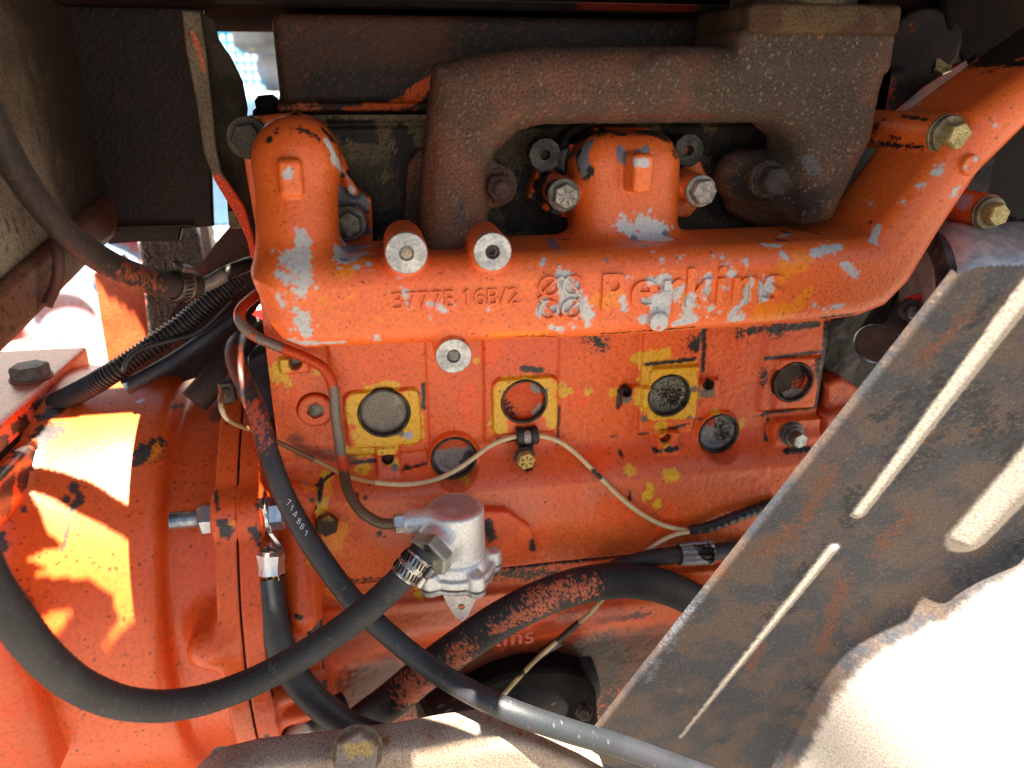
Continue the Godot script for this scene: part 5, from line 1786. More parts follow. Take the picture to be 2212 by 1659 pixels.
# ---------------------------------------------------------------- fuel lift pump
func build_pump() -> void:
	var ax := Vector3(-0.0672, 0, 0.078)
	var yt := -0.0865
	var t := thing("fuel_lift_pump", "bare aluminium fuel lift pump with round cap and lobed flange", "fuel pump", ax + Vector3(0, -0.158, 0))
	var F := Field.new()
	F.vs = 0.0011
	var at := func(y: float) -> Vector3: return Vector3(ax.x, y, ax.z)
	F.cyl(at.call(-0.140), at.call(yt), 0.0275, 0.0268, 0.0032, 0.003)
	F.cyl(at.call(-0.146), at.call(-0.136), 0.0315, 0.0292, 0.002, 0.003)
	F.cyl(at.call(-0.1545), at.call(-0.1465), 0.0355, 0.0350, 0.0015, 0.002)
	for k in 5:
		var a := TAU * k / 5.0 + 1.15
		var o := Vector3(cos(a), 0, sin(a)) * 0.0360
		F.cyl(at.call(-0.1545) + o, at.call(-0.1400) + o, 0.0085, 0.0074, 0.002, 0.004)
	var lp := P(872, 1130, 0.083)
	var l0 := Vector3(ax.x, lp.y, ax.z + 0.004)
	F.cyl(l0, Vector3(lp.x, lp.y, ax.z + 0.004), 0.0112, 0.0104, 0.0012, 0.005)
	var dir := Vector3(-0.62, -0.20, 0.77).normalized()
	var i0 := Vector3(ax.x, -0.1060, ax.z)
	F.cyl(i0, i0 + dir * 0.036, 0.0185, 0.0178, 0.0015, 0.006)
	F.lo = Vector3(-0.125, -0.162, 0.030)
	F.hi = Vector3(-0.018, -0.082, 0.130)
	var w := wear(Color(0.64, 0.655, 0.66), Color(0.50, 0.515, 0.52), 0.6, 25.0)
	w.add(at.call(yt), at.call(yt), 0.022, Color(0.40, 0.425, 0.45), 0.25, 1.4)
	w.speck_at = 0.52
	w.speck_freq = 420.0
	w.speck = Color(0.80, 0.81, 0.82)
	cast(F.mesh(), "body", M.cast_alloy, t, w.at, 0.0002, 260.0)
	var m := MB.new()
	# lower half of the flange with its own lobes, under a thin gasket
	var G := Field.new()
	G.vs = 0.0012
	G.cyl(at.call(-0.1605), at.call(-0.1555), 0.0355, 0.0355, 0.0012, 0.002)
	for k in 5:
		var a := TAU * k / 5.0 + 1.15
		var o := Vector3(cos(a), 0, sin(a)) * 0.0360
		G.cyl(at.call(-0.1610) + o, at.call(-0.1555) + o, 0.0086, 0.0086, 0.0012, 0.004)
	G.cyl(at.call(-0.172), at.call(-0.158), 0.020, 0.028, 0.003, 0.004)
	G.lo = Vector3(-0.118, -0.176, 0.026)
	G.hi = Vector3(-0.016, -0.153, 0.130)
	cast(G.mesh(), "lower_flange", M.cast_alloy, t, mottled(Color(0.48, 0.48, 0.47), Color(0.28, 0.28, 0.275), 60.0))
	m.lathe([Vector2(0.0348, -0.1556), Vector2(0.0348, -0.1544)], Transform3D(Basis(Vector3.RIGHT, -PI / 2), Vector3(ax.x, 0, ax.z)), 48)
	put(m, "gasket", M.soot, t, flat_color(Color(0.12, 0.05, 0.035)))
	# priming lever bracket below
	m = MB.new()
	m.tube(PackedVector3Array([at.call(-0.165), at.call(-0.178), at.call(-0.190)]), PackedFloat32Array([0.0098]), 24)
	put(m, "boot", M.rubber, t, flat_color(Color(0.03, 0.03, 0.032)))
	m = MB.new()
	var z := 0.092
	var hole := XY(997, 1311, z)
	var outl := poly([[952, 1272], [1030, 1278], [1030, 1290], [1012, 1330], [1000, 1342], [984, 1334], [964, 1302]], z)
	var inner := PackedVector2Array()
	for k in 14:
		inner.append(hole + Vector2.from_angle(-TAU * k / 14.0) * 0.0034)
	for k in outl.size():
		pass
	# a plate with a drilled hole: fan between the outline and the hole
	var ang := func(p: Vector2) -> float: return (p - hole).angle()
	var dense := PackedVector2Array()
	for k in outl.size():
		for q in 6:
			dense.append(outl[k].lerp(outl[(k + 1) % outl.size()], q / 6.0))
	for k in dense.size():
		var p := dense[k]
		var q := dense[(k + 1) % dense.size()]
		var ip := hole + (p - hole).normalized() * 0.0034
		var iq := hole + (q - hole).normalized() * 0.0034
		for zz in [z, z - 0.0016]:
			m.quad(Vector3(p.x, p.y, zz), Vector3(q.x, q.y, zz), Vector3(iq.x, iq.y, zz), Vector3(ip.x, ip.y, zz))
		m.quad(Vector3(p.x, p.y, z), Vector3(q.x, q.y, z), Vector3(q.x, q.y, z - 0.0016), Vector3(p.x, p.y, z - 0.0016))
		m.quad(Vector3(ip.x, ip.y, z), Vector3(iq.x, iq.y, z), Vector3(iq.x, iq.y, z - 0.0016), Vector3(ip.x, ip.y, z - 0.0016))
	for s in [[956, 1262], [1024, 1268]]:
		var a := P(s[0], s[1], z - 0.001)
		m.box(Transform3D(Basis(Vector3.BACK, 0.05), a + Vector3(0, 0.010, -0.008)), Vector3(0.0016, 0.024, 0.016), 0.0004)
	m.finer(0.003)
	var w2 := wear(Color(0.78, 0.77, 0.74), Color(0.60, 0.59, 0.56), 0.7, 60.0)
	w2.add(P(990, 1282, z), P(1003, 1284, z), 0.0035, Color(0.42, 0.24, 0.08), 0.8, 1.8, 1)
	put(m, "lever_bracket", M.cast_alloy, t, w2.at)

	# unions
	var hexc := mottled(Color(0.42, 0.43, 0.39), Color(0.30, 0.31, 0.27), 60.0)
	var o2 := i0 + dir * 0.0362
	m = MB.new()
	m.hexagon(frame(o2, dir), 0.0212, 0.0125, 0.25)
	m.finer(0.004)
	var un := put(m, "union_nut", M.alloy, t, hexc, 24.0)
	m = MB.new()
	m.lathe([Vector2(0.0, 0.0125), Vector2(0.0105, 0.0126), Vector2(0.0100, 0.0165), Vector2(0.0088, 0.0165)], frame(o2, dir), 28)
	m.hexagon(frame(o2 + dir * 0.0165, dir + Vector3(-0.12, -0.16, 0)), 0.0098, 0.012, 0.1)
	put(m, "hose_tail", M.old_steel, un, mottled(Color(0.46, 0.45, 0.37), Color(0.28, 0.27, 0.22), 60.0), 24.0)
	m = MB.new()
	var ln := Vector3(lp.x + 0.0004, lp.y, ax.z + 0.004)
	m.hexagon(frame(ln, Vector3(-1, 0, 0)), 0.0088, 0.0095, 0.2)
	put(m, "pipe_nut", M.zinc, t, mottled(Color(0.66, 0.66, 0.65), Color(0.42, 0.41, 0.40), 80.0), 24.0)

	# steel fuel pipe down to the pump
	var fp := thing("fuel_pipe", "thin bent steel fuel pipe with worn orange paint", "pipe", P(735, 960, 0.02))
	var pe := ln + Vector3(-0.004, 0, 0)
	var pts := path([[565, 628, -0.045], [540, 648, -0.02], [519, 672, 0.0], [521, 698, 0.008], [548, 724, 0.012], [600, 748, 0.014], [660, 773, 0.016], [700, 797, 0.018], [719, 835, 0.020], [724, 890, 0.020], [733, 955, 0.022], [742, 1015, 0.034], [754, 1064, 0.054], [782, 1106, 0.070], [815, 1127, 0.078]])
	pts.append(pe + Vector3(-0.012, 0.0002, 0))
	pts.append(pe)
	var sp := spline(pts, 0.0022)
	m = MB.new()
	m.tube(sp, PackedFloat32Array([0.0050]), 18)
	var w3 := wear(Color(0.66, 0.080, 0.012), Color(0.74, 0.10, 0.02), 0.6, 30.0)
	for q in [[515, 690, 10, 530, 715], [545, 722, 12, 598, 742], [560, 630, 16, 530, 655], [648, 762, 6, 700, 780], [705, 800, 11, 722, 818]]:
		w3.add(P(q[0], q[1], 0.01), P(q[3], q[4], 0.015), q[2] * 0.0006, Color(0.26, 0.245, 0.22), 0.7, 1.8)
	w3.add(P(722, 850, 0.022), P(738, 975, 0.024), 0.0075, Color(0.25, 0.23, 0.19), 0.4, 1.8)
	w3.add(P(745, 1035, 0.040), P(760, 1080, 0.060), 0.0085, Color(0.16, 0.115, 0.065), 0.2, 1.8)
	w3.add(P(760, 1080, 0.060), P(800, 1122, 0.078), 0.0085, Color(0.17, 0.125, 0.075), 0.2, 1.8)
	w3.add(P(800, 1122, 0.078), P(870, 1134, 0.082), 0.0085, Color(0.19, 0.145, 0.09), 0.2, 1.8)
	w3.add(P(520, 668, 0.005), P(524, 684, 0.006), 0.004, Color(0.7, 0.10, 0.02), 0.5, 1.8)
	put(m, "pipe", M.old_steel, fp, w3.at)

# ---------------------------------------------------------------- hoses
func build_hoses() -> void:
	# fuel hose from the pump to the left
	var a := thing("fuel_hose", "thick matt black braided fuel hose sweeping from the pump to the left", "hose", P(420, 1520, 0.16))
	var pts := spline(path([[914, 1190, 0.1285], [893, 1217, 0.134], [858, 1258, 0.139], [800, 1311, 0.148], [720, 1372, 0.156], [636, 1426, 0.166], [530, 1480, 0.180], [415, 1517, 0.198], [300, 1523, 0.222], [195, 1493, 0.245], [105, 1428, 0.265], [30, 1335, 0.280], [-35, 1235, 0.285], [-80, 1100, 0.28]]), 0.0022)
	var m := MB.new()
	m.tube(pts, PackedFloat32Array([0.0114]), 36)
	for i in m.v.size():
		var p := m.v[i]
		var th := (i % 36) * TAU / 36.0
		var ri := i / 36
		m.v[i] += m.n[i] * (0.00030 * sin(th * 9.0 + ri * 0.8) * sin(th * 9.0 - ri * 0.8) + 0.00012 * nf.get_noise_3d(p.x * 260, p.y * 260, p.z * 260) + 0.0003 * nz.get_noise_3d(p.x * 60, p.y * 60, p.z * 60))
	var w := wear(Color(0.046, 0.048, 0.052), Color(0.030, 0.031, 0.034), 0.9, 22.0)
	w.speck_at = 0.50
	w.speck_freq = 520.0
	w.speck = Color(0.10, 0.095, 0.09)
	for q in [[360, 1545, 14, 420, 1555], [60, 1420, 14, 90, 1450], [560, 1495, 10], [690, 1400, 12, 760, 1350], [590, 1440, 8]]:
		w.add(P(q[0], q[1], 0.18), P(q[3] if q.size() > 3 else q[0], q[4] if q.size() > 3 else q[1], 0.18), q[2] * 0.0006, Color(0.13, 0.115, 0.095), 1.1, 1.6, 1)
	put(m, "hose", M.dull_rubber, a, w.at)
	var chrome := mottled(Color(0.16, 0.15, 0.14), Color(0.50, 0.48, 0.44), 200.0, -0.1)
	clamp_on(pts, 7, 0.0119, 0.0115, "upper of the two worm drive clips on the fuel hose at the pump", chrome, Vector3(0.55, -0.75, 0.15), M.zinc, "hose_clip", "clips on the fuel hose")
	clamp_on(pts, 14, 0.0119, 0.0115, "lower of the two worm drive clips on the fuel hose at the pump", chrome, Vector3(0.55, -0.75, 0.15), M.zinc, "hose_clip", "clips on the fuel hose")

	# numbered black hose
	var b := thing("breather_hose", "smooth black hose printed 714881 crossing under the fuel hose", "hose", P(760, 1300, 0.1))
	var bp := spline(path([[590, 700, -0.075], [545, 722, -0.050], [512, 742, -0.020], [508, 775, 0.000], [528, 828, 0.020], [554, 888, 0.038], [572, 950, 0.050], [594, 1020, 0.062], [626, 1095, 0.072], [684, 1192, 0.088], [760, 1294, 0.104], [836, 1368, 0.120], [922, 1437, 0.142], [1008, 1490, 0.172], [1100, 1534, 0.196], [1220, 1576, 0.205], [1340, 1612, 0.205], [1480, 1662, 0.205], [1640, 1720, 0.205], [1900, 1830, 0.19], [2200, 2000, 0.12]]), 0.0022)
	m = MB.new()
	var rad := PackedFloat32Array()
	for i in bp.size():
		rad.append(lerpf(0.0082, 0.0100, clampf(i / 180.0, 0.0, 1.0)))
	m.tube(bp, rad, 28)
	var w2 := wear(Color(0.018, 0.020, 0.025), Color(0.026, 0.029, 0.036), 0.8, 16.0)
	for q in [[508, 770, 20, 520, 810], [520, 810, 18, 545, 870]]:
		w2.add(P(q[0], q[1], 0.005), P(q[3], q[4], 0.03), q[2] * 0.0006, Color(0.13, 0.030, 0.014), 0.8, 1.0)
	for q in [[548, 885, 16, 560, 930], [566, 940, 12, 575, 960]]:
		w2.add(P(q[0], q[1], 0.045), P(q[3], q[4], 0.055), q[2] * 0.0006, Color(0.42, 0.055, 0.016), 1.1, 1.6, 1)
	for q in [[792, 1315, 7, 800, 1330], [745, 1270, 5], [660, 1195, 6, 670, 1215]]:
		w2.add(P(q[0], q[1], 0.11), P(q[3] if q.size() > 3 else q[0], q[4] if q.size() > 3 else q[1], 0.11), q[2] * 0.0006, Color(0.13, 0.11, 0.09), 1.0, 1.8, 1)
	w2.speck_at = 0.60
	w2.speck_freq = 420.0
	w2.speck = Color(0.10, 0.10, 0.11)
	put(m, "hose", M.rubber, b, w2.at)
	# white print, one figure after another down the hose
	var digits := ["7", "1", "4", "8", "8", "1"]
	var spots := [[626, 1082], [632, 1097], [638, 1111], [644, 1125], [650, 1140], [656, 1154]]
	m = MB.new()
	for k in 6:
		var target := P(spots[k][0], spots[k][1], 0.08)
		var best := 0
		for i in bp.size():
			if (bp[i] - cam_pos).normalized().distance_squared_to((target - cam_pos).normalized()) < (bp[best] - cam_pos).normalized().distance_squared_to((target - cam_pos).normalized()):
				best = i
		var tan := (bp[best + 1] - bp[best - 1]).normalized()
		var out := (cam_pos - bp[best])
		out = (out - tan * out.dot(tan)).normalized()
		var yy := (Vector3(0.45, 0.9, 0) - out * Vector3(0.45, 0.9, 0).dot(out)).normalized()
		var xx := yy.cross(out)
		var dm := lettering(digits[k], 0.0050, 0.0003, Transform3D(Basis(xx, yy, out), bp[best] + out * (rad[best] + 0.0001) - xx * 0.0017 - yy * 0.003), false, false)
		m.tv.append_array(dm.tv)
	put(m, "printed_number", M.plastic, b, flat_color(Color(0.50, 0.52, 0.54)))

	# big coolant hose
	var c := thing("coolant_hose", "fat ribbed coolant hose smeared with orange paint arching to the right", "hose", P(1100, 1340, 0.08))
	var cp := spline(path([[690, 1640, 0.035], [760, 1575, 0.055], [838, 1518, 0.078], [925, 1447, 0.088], [1015, 1382, 0.092], [1110, 1322, 0.092], [1208, 1278, 0.088], [1305, 1256, 0.080], [1395, 1258, 0.070], [1475, 1284, 0.055], [1550, 1330, 0.035], [1640, 1410, 0.005]]), 0.0011)
	rad = PackedFloat32Array()
	for i in cp.size():
		rad.append(0.0177 + 0.00016 * (1.0 if i % 2 == 0 else -1.0) + 0.0004 * nz.get_noise_1d(i * 0.03))
	m = MB.new()
	m.tube(cp, rad, 48)
	var w3 := wear(Color(0.030, 0.030, 0.034), Color(0.020, 0.020, 0.023), 0.8, 14.0)
	w3.speck_at = 0.50
	w3.speck_freq = 420.0
	w3.speck = Color(0.10, 0.09, 0.085)
	var og := Color(0.66, 0.165, 0.065)
	for q in [[1240, 1250, 20, 1285, 1250], [1215, 1275, 22, 1280, 1272], [1150, 1290, 18, 1230, 1270], [1120, 1330, 16, 1190, 1300], [1060, 1360, 12, 1120, 1330], [1000, 1400, 20, 985, 1420], [1030, 1385, 10, 1020, 1400], [980, 1430, 16, 1005, 1420], [860, 1490, 34, 890, 1500], [830, 1480, 22, 900, 1460], [870, 1520, 20, 920, 1490], [800, 1480, 12], [1010, 1365, 6, 1030, 1350], [1270, 1240, 14]]:
		var z := 0.105
		w3.add(P(q[0], q[1], z), P(q[3] if q.size() > 3 else q[0], q[4] if q.size() > 3 else q[1], z), q[2] * 0.00070, og, 0.75, 1.1, 1)
	w3.add(P(1085, 1340, 0.105), P(1075, 1270, 0.10), 0.0010, og, 0.6, 1.6)
	w3.add(P(1203, 1290, 0.102), P(1196, 1228, 0.095), 0.0010, og, 0.6, 1.6)
	put(m, "hose", M.dull_rubber, c, w3.at)

	# small hydraulic hose with a crimped ferrule
	var d := thing("hydraulic_hose", "small black hydraulic hose with a crimped silver ferrule", "hose", P(1430, 1200, 0.05))
	var dp := spline(path([[1290, 1245, 0.050], [1350, 1220, 0.052], [1410, 1205, 0.054], [1470, 1198, 0.054], [1540, 1192, 0.052], [1640, 1186, 0.045]]), 0.002)
	m = MB.new()
	m.tube(dp, PackedFloat32Array([0.0088]), 24)
	put(m, "hose", M.rubber, d, mottled(Color(0.020, 0.020, 0.023), Color(0.030, 0.030, 0.034), 20.0))
	m = MB.new()
	var f0 := P(1466, 1198, 0.054)
	var f1 := P(1536, 1193, 0.052)
	var xf := frame(f0, f1 - f0)
	var fl := f0.distance_to(f1)
	for k in 12:
		var t0 := TAU * k / 12.0
		for s in 4:
			var e0 := t0 + TAU / 12.0 * s / 4.0
			var e1 := t0 + TAU / 12.0 * (s + 1) / 4.0
			var rr := [0.0112, 0.0122, 0.0122, 0.0112]
			var r0: float = 0.0108 if s == 0 else 0.0122
			var r1: float = 0.0108 if s == 3 else 0.0122
			var prof := [[0.0, -0.001], [0.4, 0.0], [0.86, 0.0], [0.87, 0.001], [0.93, 0.0012], [1.0, -0.001]]
			for i in 5:
				var za: float = prof[i][0] * fl
				var zb: float = prof[i + 1][0] * fl
				var da: float = prof[i][1]
				var db: float = prof[i + 1][1]
				m.quad(xf * Vector3(cos(e0) * (r0 + da), sin(e0) * (r0 + da), za), xf * Vector3(cos(e1) * (r1 + da), sin(e1) * (r1 + da), za), xf * Vector3(cos(e1) * (r1 + db), sin(e1) * (r1 + db), zb), xf * Vector3(cos(e0) * (r0 + db), sin(e0) * (r0 + db), zb))
	m.finer(0.003)
	var w4 := wear(Color(0.40, 0.42, 0.42), Color(0.30, 0.32, 0.32), 0.7, 40.0)
	w4.add(P(1520, 1180, 0.066), P(1536, 1205, 0.064), 0.010, Color(0.025, 0.024, 0.024), 0.9, 1.6)
	w4.add(P(1490, 1172, 0.06), P(1530, 1170, 0.06), 0.005, Color(0.04, 0.04, 0.042), 0.9, 1.6)
	put(m, "ferrule", M.alloy, d, w4.at, 20.0)

# ---------------------------------------------------------------- wires
func build_wires() -> void:
	var cream := Color(0.66, 0.56, 0.33)
	var t := thing("sensor_wire", "thin cream wire sagging across the engine block to the clip", "wire", P(900, 1045, 0.04))
	var pts := path([[500, 808, -0.01], [483, 838, 0.008], [477, 872, 0.030], [492, 905, 0.034], [545, 930, 0.030], [610, 960, 0.016], [690, 998, 0.010], [762, 1031, 0.022], [850, 1046, 0.030], [925, 1040, 0.026], [980, 1018, 0.018], [1022, 990, 0.012], [1064, 960, 0.012], [1110, 944, 0.013], [1140, 941, 0.013], [1190, 947, 0.013], [1232, 970, 0.012], [1282, 1017, 0.024], [1342, 1076, 0.038], [1392, 1114, 0.042], [1440, 1137, 0.043], [1495, 1147, 0.044]])
	# lay it on the block where it would sink in
	for i in pts.size():
		if pts[i].x > -0.225:
			var zb := block_z(pts[i].x, pts[i].y) + 0.0035
			if pts[i].z < zb:
				pts[i] = cam_pos + (pts[i] - cam_pos) * ((zb - cam_pos.z) / (pts[i].z - cam_pos.z))
	var m := MB.new()
	var sp := spline(pts, 0.002)
	m.tube(sp, PackedFloat32Array([0.00245]), 12)
	var w := wear(cream, Color(0.58, 0.47, 0.26), 0.8, 24.0)
	w.add(P(480, 840, 0.01), P(560, 935, 0.025), 0.02, Color(0.32, 0.15, 0.055), 0.2, 0.6)
	w.add(P(560, 935, 0.02), P(700, 1003, 0.012), 0.018, Color(0.17, 0.080, 0.035), 0.3, 0.8)
	w.add(P(700, 1003, 0.012), P(790, 1040, 0.024), 0.010, Color(0.45, 0.25, 0.10), 0.4, 0.8)
	for q in [[995, 1008, 9, 1008, 1002], [1020, 993, 4], [1275, 1015, 6, 1292, 1028], [1310, 1050, 5, 1320, 1058], [1400, 1118, 4, 1412, 1126], [945, 1038, 3]]:
		w.add(P(q[0], q[1], 0.03), P(q[3] if q.size() > 3 else q[0], q[4] if q.size() > 3 else q[1], 0.03), q[2] * 0.0007, GREASE, 0.7, 1.8)
	put(m, "insulation", M.wire, t, w.at)
	var t2 := thing("branch_wire", "short cream wire branching down from the black tape", "wire", P(1430, 1168, 0.045))
	m = MB.new()
	m.tube(spline(path([[1500, 1147, 0.046], [1455, 1156, 0.048], [1415, 1177, 0.046], [1380, 1205, 0.040]]), 0.002), PackedFloat32Array([0.0023]), 12)
	put(m, "insulation", M.wire, t2, mottled(cream, Color(0.66, 0.45, 0.35), 60.0))
	var t3 := thing("taped_loom", "wire bundle wrapped in shiny black tape disappearing behind the rusty plate", "cable", P(1550, 1130, 0.05))
	m = MB.new()
	var tp := spline(path([[1488, 1146, 0.045], [1535, 1137, 0.046], [1585, 1118, 0.046], [1680, 1085, 0.04]]), 0.0015)
	var rad := PackedFloat32Array()
	for i in tp.size():
		rad.append(0.0046 + 0.0004 * float((i / 5) % 2) + 0.0005 * nz.get_noise_1d(i * 0.3) + minf(i, 20) * 0.00006)
	m.tube(tp, rad, 16)
	put(m, "tape", M.plastic, t3, flat_color(Color(0.018, 0.018, 0.022)))
	var t4 := thing("lower_wire", "cream wire with a black sleeve hanging below the coolant hose", "wire", P(1150, 1440, 0.04))
	m = MB.new()
	m.tube(spline(path([[1310, 1285, 0.05], [1270, 1328, 0.05], [1205, 1384, 0.045], [1155, 1428, 0.045], [1115, 1470, 0.05], [1078, 1512, 0.055]]), 0.002), PackedFloat32Array([0.0024]), 12)
	var w2 := wear(cream * 0.85, Color(0.30, 0.24, 0.12), 0.9, 60.0)
	for q in [[1120, 1462, 5, 1130, 1452], [1180, 1405, 3]]:
		w2.add(P(q[0], q[1], 0.048), P(q[3] if q.size() > 3 else q[0], q[4] if q.size() > 3 else q[1], 0.048), q[2] * 0.0006, GREASE, 0.7, 1.8)
	put(m, "insulation", M.wire, t4, w2.at)
	m = MB.new()
	m.tube(spline(path([[1250, 1345, 0.049], [1228, 1364, 0.047], [1205, 1384, 0.0455]]), 0.002), PackedFloat32Array([0.0036]), 12)
	put(m, "sleeve", M.plastic, t4, flat_color(Color(0.016, 0.015, 0.015)))
	m = MB.new()
	m.tube(path2([[1210, 1385, 0.035], [1190, 1396, 0.034], [1168, 1410, 0.033]]), PackedFloat32Array([0.0052]), 12)
	put(m, "connector", M.plastic, t4, flat_color(Color(0.016, 0.015, 0.015)))

	# rubber lined clip with its bolt
	var c := P(1138, 941, 0.013)
	var cl := thing("cable_clip", "black rubber lined clip holding the cream wire", "clip", c)
	m = MB.new()
	for s in [-1.0, 1.0]:
		m.lathe([Vector2(0.0025, -0.0035), Vector2(0.0085, -0.0035), Vector2(0.0095, -0.0025), Vector2(0.0095, 0.0025), Vector2(0.0085, 0.0035), Vector2(0.0025, 0.0035)], frame(c + Vector3(s * 0.0075, 0, 0), Vector3(1, 0.05, 0)), 28)
	m.lathe([Vector2(0.0082, -0.006), Vector2(0.0082, 0.006)], frame(c, Vector3(1, 0.05, 0)), 28)
	put(m, "rubber_lining", M.rubber, cl, flat_color(Color(0.016, 0.016, 0.018)))
	m = MB.new()
	m.lathe([Vector2(0.0086, -0.0040), Vector2(0.0088, -0.0036), Vector2(0.0088, 0.0036), Vector2(0.0086, 0.0040)], frame(c, Vector3(1, 0.05, 0)), 28)
	m.box(Transform3D(Basis(), c + Vector3(-0.001, -0.016, 0.001)), Vector3(0.015, 0.016, 0.0025), 0.0006)
	var w3 := wear(Color(0.02, 0.02, 0.02))
	w3.add(c + Vector3(-0.001, 0.006, 0.007), c + Vector3(-0.001, -0.003, 0.009), 0.0034, Color(0.42, 0.41, 0.38), 0.4, 2.0)
	m.finer(0.002)
	put(m, "steel_band", M.old_steel, cl, w3.at)
	bolt("clip_bolt", "brass coloured bolt holding the black cable clip", "bolt", "", P(1132, 986, 0.020), Vector3(0.05, -0.05, 1), [[0.0112, 0.0018], [0.0098, 0.0022]], 0.0096, 0.0075, mottled(Color(0.72, 0.56, 0.20), Color(0.55, 0.40, 0.12), 120.0), mottled(Color(0.06, 0.055, 0.05), Color(0.14, 0.13, 0.12), 120.0), M.old_steel, 0.2, 0.0, 0.0, Color(0.06, 0.05, 0.04))
	bolt("blanking_plug", "small brown brass plug low on the left of the block", "plug", "", P(707, 1128, block_z(P(707, 1128, 0.03).x, P(707, 1128, 0.03).y) - 0.003), Vector3(0.05, 0.25, 1), [], 0.0112, 0.014, wear_top(P(707, 1128, 0.04)), flat_color(DIRT), M.grime, 0.3)
	bolt("mounting_bolt", "steel hex bolt on stacked washers at the right end of the block", "bolt", "", P(1708, 938, 0.0105), Vector3(0.08, 0.0, 1), [[0.0150, 0.0022], [0.0138, 0.0030], [0.0112, 0.0035]], 0.0088, 0.010, mottled(Color(0.33, 0.39, 0.38), Color(0.22, 0.26, 0.26), 90.0), mottled(Color(0.22, 0.23, 0.24), Color(0.12, 0.12, 0.125), 80.0), M.steel, 0.4)
	bolt("lower_bolt", "small dark bolt half hidden behind the fuel hose", "bolt", "", P(668, 1352, 0.075), Vector3(1, 0.1, 0.1), [[0.011, 0.003]], 0.0105, 0.009, mottled(Color(0.24, 0.24, 0.22), Color(0.10, 0.09, 0.08), 90.0), flat_color(Color(0.05, 0.045, 0.04)), M.old_steel, 0.1)
	bolt("sump_bolt", "oily grey bolt low down beside the coolant hose", "bolt", "", P(722, 1545, 0.045), Vector3(0.2, 0.6, 0.8), [], 0.010, 0.010, mottled(Color(0.22, 0.22, 0.20), Color(0.06, 0.055, 0.05), 90.0), flat_color(DIRT), M.old_steel, 0.1)

func wear_top(c: Vector3) -> Callable:
	var w := wear(Color(0.075, 0.048, 0.022), Color(0.05, 0.033, 0.018), 0.8, 60.0)
	w.add(c + Vector3(-0.008, 0.012, 0), c + Vector3(0.010, 0.010, 0), 0.0075, Color(0.36, 0.22, 0.05), 0.4, 1.8)
	return w.at

# ---------------------------------------------------------------- rusty plate in front, at the right
var pl_o := Vector3.ZERO
var pl_n := Vector3.ZERO
var pl_x := Vector3.ZERO
var pl_y := Vector3.ZERO
var pl_ribs := []
var pl_fold := PackedVector2Array()

func LP(u: float, v: float) -> Vector2:
	var d := cam_f + cam_r * ((u - 1106.0) / FOCAL) + cam_u * ((829.5 - v) / FOCAL)
	var p := cam_pos + d * ((pl_o - cam_pos).dot(pl_n) / d.dot(pl_n))
	return Vector2((p - pl_o).dot(pl_x), (p - pl_o).dot(pl_y))

static func seg_d(p: Vector2, a: Vector2, b: Vector2) -> Vector2:
	var ab := b - a
	var s := clampf((p - a).dot(ab) / ab.length_squared(), 0.0, 1.0)
	return Vector2((p - a - ab * s).length(), s)

func fold_sd(p: Vector2) -> float:
	# how far p lies past the fold, which wanders across the sheet
	var m := pl_fold.size()
	var i := 0
	while i < m - 2 and p.x < pl_fold[i + 1].x:
		i += 1
	var a := pl_fold[i]
	var b := pl_fold[i + 1]
	var t := clampf((p.x - a.x) / (b.x - a.x), 0.0, 1.0)
	return p.y - lerpf(a.y, b.y, t * t * (3.0 - 2.0 * t))

func plate_h(x: float, y: float) -> float:
	var p := Vector2(x, y)
	var h := 0.0
	# rolled edge
	if y < 0.005:
		h -= 0.005 - sqrt(maxf(0.0, 0.005 * 0.005 - (0.005 - y) * (0.005 - y)))
	for r in pl_ribs:
		var q := seg_d(p, r[0], r[1])
		var w: float = lerpf(r[2], r[3], q.y)
		if q.x < w:
			h += lerpf(r[4], r[5], q.y) * (0.5 + 0.5 * cos(PI * q.x / w))
	# beyond the fold the sheet turns out towards the viewer
	var sd := fold_sd(p)
	var k := 0.010
	sd += 0.008
	h += 1.45 * (sd if sd > k else (0.0 if sd < -k else (sd + k) * (sd + k) / (4.0 * k)))
	h += 0.0002 * nz.get_noise_2d(x * 25.0, y * 25.0)
	return h

